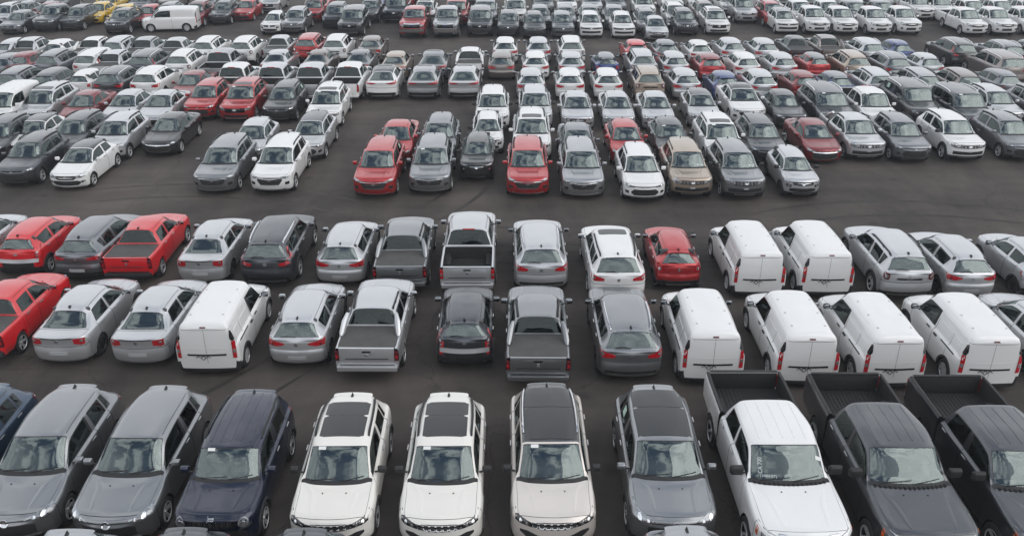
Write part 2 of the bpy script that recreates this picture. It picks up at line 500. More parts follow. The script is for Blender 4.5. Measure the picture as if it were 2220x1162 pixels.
        x = [0, .70*hw, .83*hw, .87*hw, .85*hw, .81*hw, .77*hw, .66*hw, .42*hw, 0]
        yb = [.10, .08, .03, .0, .04, .03, .02, .02, .02, .02]
        st(10, x, [L-yb[j]-rb*1.2*(x[j]/hw)**2 for j in range(10)],
           [zb+.02, zb+.04, zb+.14, .54, zd-.26, zd-.10, zd-.045, zd-.02, zd-.008, zd-.005])
    else:   # cab of a pickup
        cab(7, ygb-.12, ygt-.02, ygt, ygt, zgt, b1, .95, ygb-.12)
        x = [0, hw-.12, hw-.03, hw-.01, hw-.015, hw-.05, hw-.11, hw-.16, .55*hw, 0]
        st(8, x, [ygb-.05]*7 + [ygb-.04, ygb-.02, ygb-.02], side(b1)[:7] + [zgb-.01, zgb, zgb])
        x = [0] + [v*.99 for v in x[1:]]
        st(9, x, [ygb-.02]*6 + [ygb-.02, ygb-.015, ygb-.005, ygb-.005], side(b1)[:6] + [b1-.01, zgb-.05, zgb-.05, zgb-.05])
        x = [0] + [v*.97 for v in x[1:]]
        st(10, x, ygb, side(b1)[:6] + [b1-.03, zgb-.10, zgb-.10, zgb-.10])
    return C

class Car:
    pass

def eval_grid(C, us, vs):
    G = pchip(C, us)                       # (nu, 10, 3)
    G = np.swapaxes(G, 0, 1)               # (10, nu, 3)
    lo = G[1:2] * np.array([-1, 1, 1]); hi = G[8:9] * np.array([-1, 1, 1])
    G = np.concatenate([lo, G, hi], 0)
    R = pchip(G, np.asarray(vs) + 1)
    R = np.swapaxes(R, 0, 1)
    return R

def lines(base, extra, tol):
    extra = sorted(set(round(e, 5) for e in extra))
    keep = [b for b in base if all(abs(b - e) > tol for e in extra)]
    return np.array(sorted(set(keep + extra)))

def build_body(P):
    c = Car(); c.P = P
    C = control(P); c.C = C
    hw = P['W']/2; L = P['L']; kind = P['rear']
    # --- windows in (u, v)
    wins = []
    w = P['dwin']
    spans = []
    if P['win'] >= 1: spans.append((w[0], w[1]))
    if P['win'] >= 2: spans.append((w[2], w[3]))
    if P['win'] >= 3: spans.append((w[4], w[5]))
    VW0, VW1 = 6.10, 6.84
    for q, (a, b) in enumerate(spans):
        wins.append(('side_window', a, b, VW0, VW1, q))
    SC = (3.10, 3.93); RG = (7.08, 7.94)
    SV = 7.14
    ringseams_u, ringseams_v = [], []
    e = 0.0
    def su_len(u):
        i = min(int(u), 9)
        return max(0.05, abs(C[i+1, 4, 1] - C[i, 4, 1]))
    # u seams: (u, v0, v1)
    US = [(3.40, 1.6, 6.0)]
    dB = w[1] + .08 if P['win'] else 5.0
    US.append((dB, 1.6, 6.0))
    dR = None
    if P['win'] >= 2 and not P.get('twodoor'):
        dR = w[3] + .08 if P['win'] >= 2 else None
        US.append((dR, 3.3, 6.0))
    doorend = dR or dB
    VS = [(1.75, 3.40, doorend if not dR else dB + .55)]
    US += [(0.55, 6.3, 9), (2.93, 6.3, 9)]
    VS += [(6.3, 0.55, 2.93)]
    US += [(1.30, 2.6, 5.2)]
    VS += [(5.2, 0.0, 1.30)]
    if kind in ('hatch', 'sedan'):
        US += [(8.97 if kind == 'sedan' else 8.8, 2.6, 4.2)]
        VS += [(6.3, 8.0, 10)]
        VS += [(3.75, 8.8, 10)]
        if kind == 'sedan':
            US += [(8.06, 6.3, 9)]
    def ew(u): return 0.0075 / su_len(u)
    exu = []
    for (u, a, b) in US:
        g = ew(u); exu += [u - g, u, u + g]
    for (n, a, b, v0, v1, q) in wins:
        s = 0.03 / su_len(a)
        exu += [a, a + s, b - s, b]
    exu += [SC[0], SC[0] + .03, SC[1] - .03, SC[1]]
    if P['rearwin'] and kind != 'van':
        exu += [RG[0], RG[0] + .05, RG[1] - .05, RG[1]]
    bu = []
    for i in range(10):
        ln = max(np.linalg.norm(C[i+1, 9] - C[i, 9]), np.linalg.norm(C[i+1, 4] - C[i, 4]))
        n = max(2, int(round(ln / 0.085)))
        bu += [i + k / n for k in range(n)]
    bu.append(10)
    us = lines(bu, exu, 0.012)
    exv = []
    for (v, a, b) in VS:
        exv += [v - .03, v, v + .03]
    exv += [VW0, VW0 + .05, VW1 - .05, VW1, SV, SV + .05]
    sub = [1, 1, 4, 4, 3, 2, 4, 3, 5]
    bv = []
    for j in range(9):
        bv += [j + k / sub[j] for k in range(sub[j])]
    bv.append(9)
    vs = lines(bv, exv, 0.03)
    G = eval_grid(C, us, vs)
    nu, nv = len(us), len(vs)
    m = 2 * nv - 2
    yc_f = P['fo']; yc_r = P['fo'] + P['wb']; r = P['r']; Ra = r + .055
    # flare over the wheels
    for yw in (yc_f, yc_r):
        d = np.sqrt((G[..., 1] - yw)**2 + (G[..., 2] - r)**2)
        bmp = np.clip(1 - np.abs(d - Ra) / .22, 0, 1)**2
        vv = vs[None, :]
        msk = (vv > 1.5) & (vv < 5.0)
        G[..., 0] += np.where(msk, .018 * bmp, 0)
    V = np.zeros((nu, m, 3))
    V[:, :nv] = G
    V[:, nv:] = G[:, 1:-1][:, ::-1] * np.array([-1, 1, 1])
    vm = np.concatenate([vs, vs[1:-1][::-1]])
    verts = V.reshape(-1, 3).tolist()
    idx = lambda i, k: i * m + (k % m)
    # --- arch snapping
    verts = np.array(verts)
    X = verts.reshape(nu, m, 3)
    dead = np.zeros((nu - 1, m), bool)
    for yw in (yc_f, yc_r):
        if kind == 'cab' and yw > P['ygb']: continue
        cy = (X[:-1, :, 1] + X[1:, :, 1]) / 2; cz = (X[:-1, :, 2] + X[1:, :, 2]) / 2
        cy = (cy + np.roll(cy, -1, 1)) / 2; cz = (cz + np.roll(cz, -1, 1)) / 2
        vmc = (vm + np.roll(vm, -1)) / 2
        inside = ((cy - yw)**2 + (cz - r)**2 < Ra**2) & (vmc[None, :] > .9) & (vmc[None, :] < 5.5)
        dead |= inside
        vd = np.zeros((nu, m), bool); vl = np.zeros((nu, m), bool)
        for a in (0, 1):
            for b in (0, 1):
                sl = np.zeros((nu, m), bool); s2 = np.zeros((nu, m), bool)
                t1 = np.roll(inside, b, 1); t2 = np.roll(~inside, b, 1)
                if a == 0: sl[:-1] = t1; s2[:-1] = t2
                else: sl[1:] = t1; s2[1:] = t2
                vd |= sl; vl |= s2
        bd = vd & vl & (vm[None, :] > 1.0)
        dy_ = X[..., 1] - yw; dz_ = X[..., 2] - r
        rad = np.sqrt(dy_**2 + dz_**2) + 1e-9
        X[..., 1] = np.where(bd, yw + dy_ / rad * Ra, X[..., 1])
        X[..., 2] = np.where(bd, r + dz_ / rad * Ra, X[..., 2])
    verts = X.reshape(-1, 3).tolist()
    groups = {}
    allf = []
    def put(name, f, slot):
        f2 = []
        for i in f:
            if not f2 or np.linalg.norm(np.array(verts[i]) - np.array(verts[f2[-1]])) > 1e-5:
                f2.append(i)
        if len(f2) > 2 and np.linalg.norm(np.array(verts[f2[0]]) - np.array(verts[f2[-1]])) <= 1e-5:
            f2.pop()
        if len(f2) < 3: return
        groups.setdefault(name, []).append((tuple(f2), slot)); allf.append(tuple(f2))
    clad = P['clad']
    def seam_cell(u, v):
        for (s, a, b) in US:
            if abs(u - s) < ew(s) and a < v < b: return True
        for (s, a, b) in VS:
            if abs(v - s) < .03 and a < u < b: return True
        return False
    def classify(u, v, side):
        for (n, a, b, v0, v1, q) in wins:
            if a < u < b and v0 < v < v1:
                s = 0.03 / su_len(a)
                if a + s < u < b - s and v0 + .05 < v < v1 - .05:
                    return ('%s%d%s' % (n, q, 'R' if side > 0 else 'L'), 0)
                return ('body', 1)
        if SC[0] < u < SC[1] and v > SV:
            if SC[0] + .03 < u < SC[1] - .03 and v > SV + .05: return ('windscreen', 0)
            return ('body', 1)
        if P['rearwin'] and kind != 'van' and RG[0] < u < RG[1] and v > SV:
            if RG[0] + .05 < u < RG[1] - .05 and v > SV + .05: return ('rear_window', 0)
            return ('body', 1)
        if seam_cell(u, v): return ('body', 1)
        if 2.93 < u <= SC[0] and v > 6.3: return ('body', 1)
        sl = 0
        if v < 1.0: sl = 1
        if clad and v < 1.75: sl = 1
        if .55 < u < 2.93 and v > 6.3: return ('bonnet', 0)
        if 4.0 < u < 7.0 and v > 7.0: return ('roof', 0)
        s = 'R' if side > 0 else 'L'
        if 3.40 < u < dB and 1.75 < v < 6.0: return ('door_front' + s, sl)
        if dR and dB < u < dR and 1.75 < v < 6.0:
            return ('door_rear' + s, sl)
        if u < 1.30 and v < 5.2: return ('front_bumper', 1 if (clad and v < 2.2) else sl)
        if kind in ('hatch', 'sedan'):
            if u > 8.8 and v < 3.75: return ('rear_bumper', 1 if (clad and v < 2.4) else sl)
            if u > (8.06 if kind == 'sedan' else 7.94) and v > 6.3: return ('boot_lid' if kind == 'sedan' else 'tailgate', 0)
        if kind == 'van' and ((u > 8.2 and v < 3.1) or (u > 7.4 and v < 2.8)): return ('rear_bumper', 1)
        return ('body', sl)
    for i in range(nu - 1):
        uc = (us[i] + us[i+1]) / 2
        for k in range(m):
            if dead[i, k]: continue
            k2 = (k + 1) % m
            va, vb = vm[k], vm[k2]
            vc = (va + vb) / 2
            side = 1 if k < nv - 1 else -1
            n, s = classify(uc, vc, side)
            put(n, (idx(i, k), idx(i+1, k), idx(i+1, k2), idx(i, k2)), s)
    # --- caps
    nt_ = 17
    for end, i in ((0, 0), (1, nu - 1)):
        rows = []
        fbv = P['fbulge'] if end == 0 else -P['rbulge'] * (1.2 if kind == 'sedan' else (.35 if kind == 'van' else (0 if kind == 'cab' else 1)))
        for q in range(nv):
            pr = X[i, q]
            xq = pr[0]
            row = []
            kk = (.8 if (end == 0 and vs[q] > 4) else 1)
            basey = pr[1] - fbv * kk * (xq/hw)**2
            for s_ in range(nt_):
                t = -1 + 2 * s_ / (nt_ - 1)
                if q in (0, nv - 1): row.append(idx(i, q)); continue
                if s_ == 0: row.append(idx(i, m - q)); continue
                if s_ == nt_ - 1: row.append(idx(i, q)); continue
                xx = xq * t
                verts.append([xx, basey + fbv * kk * (xx/hw)**2, pr[2]])
                row.append(len(verts) - 1)
            rows.append(row)
        for q in range(nv - 1):
            vc = (vs[q] + vs[q+1]) / 2
            if end == 0:
                n = 'front_bumper'; sl = 1 if vc < (2.2 if clad else 1.3) else 0
            else:
                if kind == 'cab': n, sl = 'body', 0
                elif kind == 'van': n, sl = ('rear_bumper', 1) if vc < 2.0 else ('rear_door', 0)
                else:
                    if vc < 3.75: n, sl = 'rear_bumper', (1 if vc < (2.6 if clad else 1.3) else 0)
                    else: n, sl = ('boot_lid' if kind == 'sedan' else 'tailgate'), 0
                    if abs(vc - 3.75) < .03: n, sl = 'body', 1
            for s_ in range(nt_ - 1):
                f = (rows[q][s_], rows[q][s_+1], rows[q+1][s_+1], rows[q+1][s_])
                if end == 1: f = f[::-1]
                nm = n
                if n == 'rear_door': nm = 'rear_doorR' if s_ >= (nt_-1)//2 else 'rear_doorL'
                put(nm, f, sl)
    verts = np.array(verts)
    # orientation: outward
    F0 = [f for f in allf if len(f) == 4]
    f = F0[len(F0)//3]
    a, b, c_ = verts[f[0]], verts[f[1]], verts[f[2]]
    nrm = np.cross(b - a, c_ - b); cen = (a + c_) / 2 - np.array([0, (a+c_)[1]/2 if True else 0, .6])
    cen[1] = 0
    # vertex normals
    VN = np.zeros_like(verts)
    flip = nrm @ cen < 0
    def fnorm(f):
        p = verts[list(f)]
        return np.cross(p[2] - p[0], (p[3] if len(f) > 3 else p[1]) - p[1]) if len(f) > 3 else np.cross(p[1]-p[0], p[2]-p[0])
    for g in groups.values():
        for q in range(len(g)):
            f, s = g[q]
            nn = fnorm(f)
            if flip: f = f[::-1]; nn = -nn
            g[q] = (f, s)
            for i in f: VN[i] += nn
    ln = np.linalg.norm(VN, axis=1, keepdims=True); VN = VN / np.where(ln < 1e-9, 1, ln)
    c.bvh = BVHTree.FromPolygons([Vector(v) for v in verts], [f for g in groups.values() for f, s in g])
    # grooves
    for i in range(nu):
        for k in range(m):
            u, v = us[i], vm[k]
            g = False
            for (s, a, b) in US:
                if abs(u - s) < 1e-4 and a <= v <= b: g = True
            for (s, a, b) in VS:
                if abs(v - s) < 1e-3 and a <= u <= b: g = True
            if g: verts[i * m + k] -= VN[i * m + k] * .014
    c.V, c.VN, c.groups, c.hw = verts, VN, groups, hw
    return c

def recenter(v, L):
    return (v[0], v[1] - L / 2, v[2])

# a prototype is a list of parts: name, mesh, location, scale, rotz, flag(paint/roof/''), level, parent index
class Proto:
    def __init__(s, P): s.P = P; s.parts = []
    def add(s, name, mesh, flag='', lod=0, parent=None, loc=(0, 0, 0), scale=(1, 1, 1), rz=0, label=None, maxlod=9):
        s.parts.append(dict(name=name, mesh=mesh, flag=flag, lod=lod, parent=parent, loc=loc, scale=scale, rz=rz, label=label, maxlod=maxlod))
        return len(s.parts) - 1

def strip(c, cols, axis, mat, off=.006, step=.05, nrow=3, name='strip', skirt=.02, matback=None):
    """a panel that follows the body: cols (a, lo, hi) seen along an axis: F front, R rear, T top, S side (+x), s side (-x)"""
    L = c.P['L']
    pts = []
    for (a0, l0, h0), (a1, l1, h1) in zip(cols, cols[1:]):
        n = max(1, int(abs(a1 - a0) / step))
        for k in range(n):
            f = k / n
            pts.append((a0 + (a1-a0)*f, l0 + (l1-l0)*f, h0 + (h1-h0)*f))
    pts.append(cols[-1])
    D = {'F': Vector((0, 1, 0)), 'R': Vector((0, -1, 0)), 'T': Vector((0, 0, -1)), 'S': Vector((-1, 0, 0)), 's': Vector((1, 0, 0))}[axis]
    def cast(a, b):
        if axis == 'F': o = Vector((a, -2, b))
        elif axis == 'R': o = Vector((a, L + 2, b))
        elif axis == 'T': o = Vector((a, b, 5))
        elif axis == 'S': o = Vector((4, a, b))
        else: o = Vector((-4, a, b))
        hit, n, i, d = c.bvh.ray_cast(o, D)
        if axis in 'FR':      # keep the panel on the end of the body: do not run off down the flank
            k = 0
            lim = 2 + (.60 if axis == 'F' else .62)
            while (hit is None or (d > lim and abs(n.x) > .75)) and k < 12:
                o.x *= .98; k += 1
                hit, n, i, d = c.bvh.ray_cast(o, D)
        if hit is None or (axis in 'FR' and d > 3.3):
            q = o + D * (2.3 if axis in 'FRT' else 3.2)
            hit, n, i, d = c.bvh.find_nearest(q)
        if n.dot(D) > 0: n = -n
        return hit, n
    bm = bmesh.new()
    grid = []
    for (a, lo, hi) in pts:
        rowv = []
        for k in range(nrow + 1):
            p, n = cast(a, lo + (hi - lo) * k / nrow)
            n2 = (n * 0.7 - D * 0.3).normalized()
            rowv.append(bm.verts.new(p + n2 * off))
        grid.append(rowv)
    for A, B in zip(grid, grid[1:]):
        for k in range(nrow):
            try: bm.faces.new((A[k], B[k], B[k+1], A[k+1]))
            except ValueError: pass
    if skirt:
        es = [e for e in bm.edges if e.is_boundary]
        r = bmesh.ops.extrude_edge_only(bm, edges=es)
        for v in [g for g in r['geom'] if isinstance(g, bmesh.types.BMVert)]:
            v.co += D * skirt
    for v in bm.verts:
        v.co.y -= L / 2
    return bm_mesh(name, bm, [mat])

def disc(c, x, z, r, axis, mat, off=.01, name='disc', n=14, sx=1.0, depth=.015, sh=0):
    cols = []
    for k in range(n + 1):
        a = -1 + 2 * k / n
        h = math.sqrt(max(0.0, 1 - a * a)) if not sh else (1 if abs(a) < 1 - sh else 1 - (abs(a) - 1 + sh) / sh * .6)
        h = max(h, .06)
        cols.append((x + a * r * sx, z - h * r, z + h * r))
    return strip(c, cols, axis, mat, off, .5, 2, name, depth)

def mir(cols): return [(-a, l, h) for a, l, h in cols][::-1]

# ------------------------------------------------------------------ front and rear faces, in (x / half width, z relative to the bonnet edge)
def front_face(c, pr, style):
    P = c.P; w = c.hw; z0 = P['zh0']; zb = P['zb']
    def cols(cs): return [(a * w, z0 + l, z0 + h) for a, l, h in cs]
    def add(name, cs, mat, off=.006, lod=0, mirror=False, parent=None, label=None, nrow=3, step=.05):
        r = []
        cc = cols(cs)
        for s in ((cc, mir(cc)) if mirror else (cc,)):
            r.append(pr.add(name, strip(c, s, 'F', M[mat], off, step, nrow, name), lod=lod, parent=parent, label=label))
        return r
    def lamps(cs, mat='lampglass', inner=None):
        hs = add('headlight', cs, mat, .007, 0, True)
        inner = inner or []
        for (x, dz, r) in inner:
            for sg, h in zip((1, -1), hs):
                pr.add('lamp_lens', disc(c, sg*x*w, z0+dz, r, 'F', M['lampbright'], .014, 'lamp_lens'), lod=1, parent=h)
    def emblem(dz=-.07, r=.06, mat='chrome', sx=1.0, par=None):
        pr.add('emblem', disc(c, 0, z0+dz, r, 'F', M[mat], .022, 'emblem', sx=sx), lod=0, parent=par)
    zl = zb - z0   # underside relative
    if style == 'seven' or style == 'seven_dark':
        g = add('grille', [(-.56, -.15, -.045), (-.25, -.175, -.025), (.25, -.175, -.025), (.56, -.15, -.045)], 'gloss')[0]
        for k in range(7):
            x = (-3 + k) * .150
            mm = 'chrome' if style == 'seven' else 'gloss'
            pr.add('grille_ring', disc(c, x*w, z0-.098, .058, 'F', M[mm], .014, 'grille_ring', sx=1.0, sh=.3), lod=0, parent=g)
            pr.add('grille_slot', disc(c, x*w, z0-.092, .048, 'F', M['trim'], .020, 'grille_slot', sx=1.0, sh=.3), lod=1, parent=g)
        lamps([(.56, -.15, -.04), (.75, -.13, -.0), (.90, -.08, .03)], 'lampdark' if style == 'seven' else 'lampglass', [(.64, -.09, .035), (.78, -.05, .03)])
        add('lower_intake', [(-.80, -.33, -.27), (-.62, -.46, -.27), (-.35, -.50, -.36), (.35, -.50, -.36), (.62, -.46, -.27), (.80, -.33, -.27)], 'trim', .004)
        add('bumper_trim', [(-.60, zl+.05, zl+.10), (.60, zl+.05, zl+.10)], 'satin', .012)
    elif style == 'renegade':
        g = add('grille', [(-.58, -.20, -.06), (.58, -.20, -.06)], 'gloss', .008)[0]
        for k in range(7):
            x = (-3 + k) * .135
            pr.add('grille_slot', disc(c, x*w, z0-.13, .062, 'F', M['trim'], .02, 'grille_slot', sx=.6, sh=.4), lod=1, parent=g)
        for k in range(8):
            x = (-3.5 + k) * .135
            pr.add('grille_bar', disc(c, x*w, z0-.13, .066, 'F', M['rimdark'], .026, 'grille_bar', sx=.16, sh=.4), lod=0, parent=g)
        for sg in (1, -1):
            h = pr.add('headlight', disc(c, sg*.74*w, z0-.12, .105, 'F', M['lampglass'], .012, 'headlight'), lod=0)
            pr.add('lamp_lens', disc(c, sg*.74*w, z0-.12, .06, 'F', M['lampbright'], .02, 'lamp_lens'), lod=1, parent=h)
        add('lower_intake', [(-.86, -.52, -.34), (-.6, -.58, -.30), (.6, -.58, -.30), (.86, -.52, -.34)], 'trim', .006)
        add('bumper_trim', [(.62, -.30, -.27), (.90, -.22, -.17)], 'satin', .014, 0, True)
    elif style == 'slim':     # rounded crossover, lamps swept back along the wing
        g = add('grille', [(-.62, -.42, -.20), (-.45, -.46, -.17), (.45, -.46, -.17), (.62, -.42, -.20)], 'trim', .006)[0]
        add('front_panel', [(-.55, -.16, -.02), (0, -.17, .0), (.55, -.16, -.02)], 'lampdark', .0035, 1) if False else None
        lamps([(.42, -.10, -.05), (.60, -.13, .0), (.80, -.11, .04), (.91, -.04, .07)], 'lampglass', [(.62, -.065, .045), (.80, -.02, .045)])
        emblem(-.10, .075, 'chrome', 1.2)
        add('bumper_trim', [(-.66, zl+.07, zl+.11), (.66, zl+.07, zl+.11)], 'satin', .012)
    elif style == 'wide':     # family crossover, chrome-winged grille
        g = add('grille', [(-.58, -.22, -.10), (-.46, -.37, -.09), (.46, -.37, -.09), (.58, -.22, -.10)], 'trim', .008)[0]
        add('grille_bar', [(-.62, -.115, -.075), (-.45, -.125, -.085), (0, -.115, -.07), (.45, -.125, -.085), (.62, -.115, -.075)], 'chrome', .020, 0, False, g)
        add('grille_surround', [(-.44, -.40, -.37), (.44, -.40, -.37)], 'chrome', .016, 1, False, g)
        lamps([(.50, -.15, -.07), (.75, -.13, -.01), (.90, -.08, .02)], 'lampglass', [(.62, -.10, .03), (.76, -.07, .03)])
        emblem(-.19, .045, 'satin', 2.0, g)
        add('fog_lamp', [(.70, -.42, -.30), (.88, -.40, -.27)], 'lampdark', .008, 0, True)
        add('bumper_trim', [(-.72, zl+.07, zl+.12), (-.5, zl+.04, zl+.09), (.5, zl+.04, zl+.09), (.72, zl+.07, zl+.12)], 'satin', .014)
    elif style == 'hex':      # small crossover: thin lamps, big black mouth
        g = add('grille', [(-.64, -.36, -.30), (-.50, -.46, -.20), (.50, -.46, -.20), (.64, -.36, -.30)], 'trim', .008)[0]
        add('grille_bar', [(-.70, -.11, -.075), (0, -.125, -.085), (.70, -.11, -.075)], 'gloss', .010, 0)
        lamps([(.48, -.13, -.07), (.72, -.12, -.02), (.90, -.07, .02)], 'lampglass', [(.60, -.09, .028), (.76, -.06, .028)])
        emblem(-.10, .04, 'satin', 1.8)
        add('fog_lamp', [(.74, -.40, -.28), (.90, -.36, -.26)], 'lampdark', .008, 0, True)
        add('bumper_trim', [(-.62, zl+.06, zl+.10), (.62, zl+.06, zl+.10)], 'satin', .012)
    elif style == 'hexchrome':
        g = add('grille', [(-.66, -.34, -.22), (-.52, -.46, -.15), (.52, -.46, -.15), (.66, -.34, -.22)], 'trim', .008)[0]
        add('grille_bar', [(-.66, -.15, -.10), (0, -.165, -.115), (.66, -.15, -.10)], 'chrome', .018, 0)
        lamps([(.48, -.15, -.08), (.72, -.14, -.02), (.90, -.09, .03)], 'lampglass', [(.60, -.10, .03), (.76, -.07, .03)])
        emblem(-.13, .04, 'chrome', 1.8)
        add('bumper_trim', [(-.70, -.34, -.31), (-.55, -.46, -.42), (.55, -.46, -.42), (.70, -.34, -.31)], 'chrome', .014, 1)
    elif style == 'duster':
        g = add('grille', [(-.50, -.21, -.04), (.50, -.21, -.04)], 'gloss', .008)[0]
        for k in range(6):
            for q in range(2):
                x = (-2.5 + k) * .165
                pr.add('grille_bar', disc(c, x*w, z0-.085-.075*q, .024, 'F', M['satin'], .018, 'grille_bar', sx=2.0, sh=.5), lod=0, parent=g)
        emblem(-.12, .055, 'chrome', 1.2, g)
        lamps([(.52, -.22, -.04), (.75, -.20, .01), (.90, -.14, .03)], 'lampglass', [(.62, -.12, .05), (.79, -.09, .04)])
        add('lower_intake', [(-.78, -.52, -.36), (.78, -.52, -.36)], 'trim', .006)
        add('bumper_trim', [(-.50, zl+.04, zl+.11), (.50, zl+.04, zl+.11)], 'satin', .014)
        pr.add('licence_plate', strip(c, [(-.10, z0-.38, z0-.33), (.10, z0-.38, z0-.33)], 'F', M['platew'], .02, .05, 1, 'licence_plate'), lod=1)
    elif style == 'kwid':
        g = add('grille', [(-.55, -.18, -.05), (0, -.20, -.05), (.55, -.18, -.05)], 'gloss', .008)[0]
        add('grille_bar', [(-.56, -.10, -.075), (0, -.14, -.11), (.56, -.10, -.075)], 'chrome', .014, 0, False, g)
        emblem(-.12, .075, 'chrome', .8, g)
        lamps([(.50, -.11, -.05), (.90, -.07, -.0)], 'lampglass')
        add('fog_lamp', [(.62, -.31, -.18), (.86, -.28, -.16)], 'lampdark', .008, 0, True)
        for sg in (1, -1):
            pr.add('lamp_lens', disc(c, sg*.73*w, z0-.23, .04, 'F', M['lampbright'], .016, 'lamp_lens'), lod=0)
        add('lower_intake', [(-.70, -.46, -.36), (-.45, -.50, -.32), (.45, -.50, -.32), (.70, -.46, -.36)], 'trim', .006)
        add('bumper_trim', [(-.50, zl+.03, zl+.08), (.50, zl+.03, zl+.08)], 'satin', .014)
    elif style == 'truck':
        g = add('grille', [(-.60, -.36, -.03), (.60, -.36, -.03)], 'gloss', .010)[0]
        add('grille_bar', [(-.60, -.07, -.0), (0, -.085, -.01), (.60, -.07, -.0)], 'chrome', .03, 0, False, g)
        add('grille_bar', [(-.60, -.22, -.16), (.60, -.22, -.16)], 'chrome', .028, 0, False, g)
        pr.add('emblem', disc(c, 0, z0-.19, .06, 'F', M['navyemblem'], .045, 'emblem', sx=2.2), lod=0, parent=g)
        lamps([(.62, -.34, -.03), (.80, -.32, -.0), (.92, -.26, .03)], 'lampglass', [(.72, -.12, .06), (.72, -.26, .05)])
        for sg, ax in ((1, 'S'), (-1, 's')):
            pr.add('side_marker', strip(c, [(.36, z0-.22, z0-.04), (.44, z0-.20, z0-.02)], ax, M['amber'], .008, .05, 2, 'side_marker'), lod=1)
        add('chrome_bumper', [(-.93, -.62, -.44), (-.6, -.66, -.40), (.6, -.66, -.40), (.93, -.62, -.44)], 'chrome', .03)
        add('lower_intake', [(-.55, zl+.02, -.68), (.55, zl+.02, -.68)], 'trim', .02)
    elif style == 'pickup':
        g = add('grille', [(-.52, -.22, -.05), (0, -.26, -.05), (.52, -.22, -.05)], 'gloss', .008)[0]
        add('grille_bar', [(-.5, -.10, -.06), (0, -.16, -.11), (.5, -.10, -.06)], 'satin', .016, 0, False, g)
        lamps([(.54, -.20, -.05), (.75, -.18, .0), (.90, -.11, .03)], 'lampglass', [(.66, -.11, .045)])
        add('fog_lamp', [(.66, -.50, -.38), (.84, -.48, -.36)], 'trim', .008, 0, True)
        add('lower_intake', [(-.40, -.55, -.38), (.40, -.55, -.38)], 'trim', .008)
    elif style == 'bigsuv':
        g = add('grille', [(-.56, -.30, -.06), (.56, -.30, -.06)], 'gloss', .008)[0]
        add('grille_bar', [(-.56, -.13, -.09), (.56, -.13, -.09)], 'rimdark', .018, 0, False, g)
        emblem(-.17, .05, 'satin', 2.2, g)
        lamps([(.58, -.20, -.05), (.80, -.19, .0), (.90, -.15, .02)], 'lampglass', [(.70, -.11, .04)])
        add('lower_intake', [(-.70, -.56, -.42), (.70, -.56, -.42)], 'trim', .006)
        add('bumper_trim', [(-.60, zl+.04, zl+.12), (.60, zl+.04, zl+.12)], 'satin', .014)
    elif style == 'tcross':
        g = add('grille', [(-.92, -.16, -.05), (-.5, -.17, -.04), (.5, -.17, -.04), (.92, -.16, -.05)], 'gloss', .007)[0]
        add('grille_bar', [(-.5, -.075, -.055), (.5, -.075, -.055)], 'chrome', .014, 0, False, g)
        lamps([(.56, -.16, -.05), (.92, -.14, -.02)], 'lampglass', [(.68, -.10, .04)])
        emblem(-.11, .065, 'chrome', 1.0, g)
        add('lower_intake', [(-.80, -.46, -.30), (.80, -.46, -.30)], 'trim', .006)
        add('bumper_trim', [(-.60, zl+.05, zl+.11), (.60, zl+.05, zl+.11)], 'satin', .014)
    elif style == 'van':
        add('grille', [(-.45, -.15, -.06), (.45, -.15, -.06)], 'trim', .008)
        lamps([(.50, -.20, -.06), (.75, -.18, .02), (.90, -.09, .05)], 'lampglass', [(.68, -.10, .05)])
        add('lower_intake', [(-.60, -.50, -.36), (.60, -.50, -.36)], 'trim', .006)
    else:  # sedan / hatch
        g = add('grille', [(-.50, -.17, -.06), (-.40, -.22, -.05), (.40, -.22, -.05), (.50, -.17, -.06)], 'gloss', .008)[0]
        add('grille_bar', [(-.44, -.105, -.085), (.44, -.105, -.085)], 'satin', .016, 0, False, g)
        lamps([(.46, -.16, -.07), (.72, -.15, -.0), (.90, -.09, .03)], 'lampglass', [(.60, -.10, .035), (.76, -.06, .035)])
        emblem(-.11, .04, 'satin', 1.4, g)
        add('lower_intake', [(-.70, -.38, -.31), (-.56, -.47, -.26), (.56, -.47, -.26), (.70, -.38, -.31)], 'trim', .006)
        add('fog_lamp', [(.72, -.38, -.28), (.88, -.35, -.27)], 'trim', .008, 1, True)

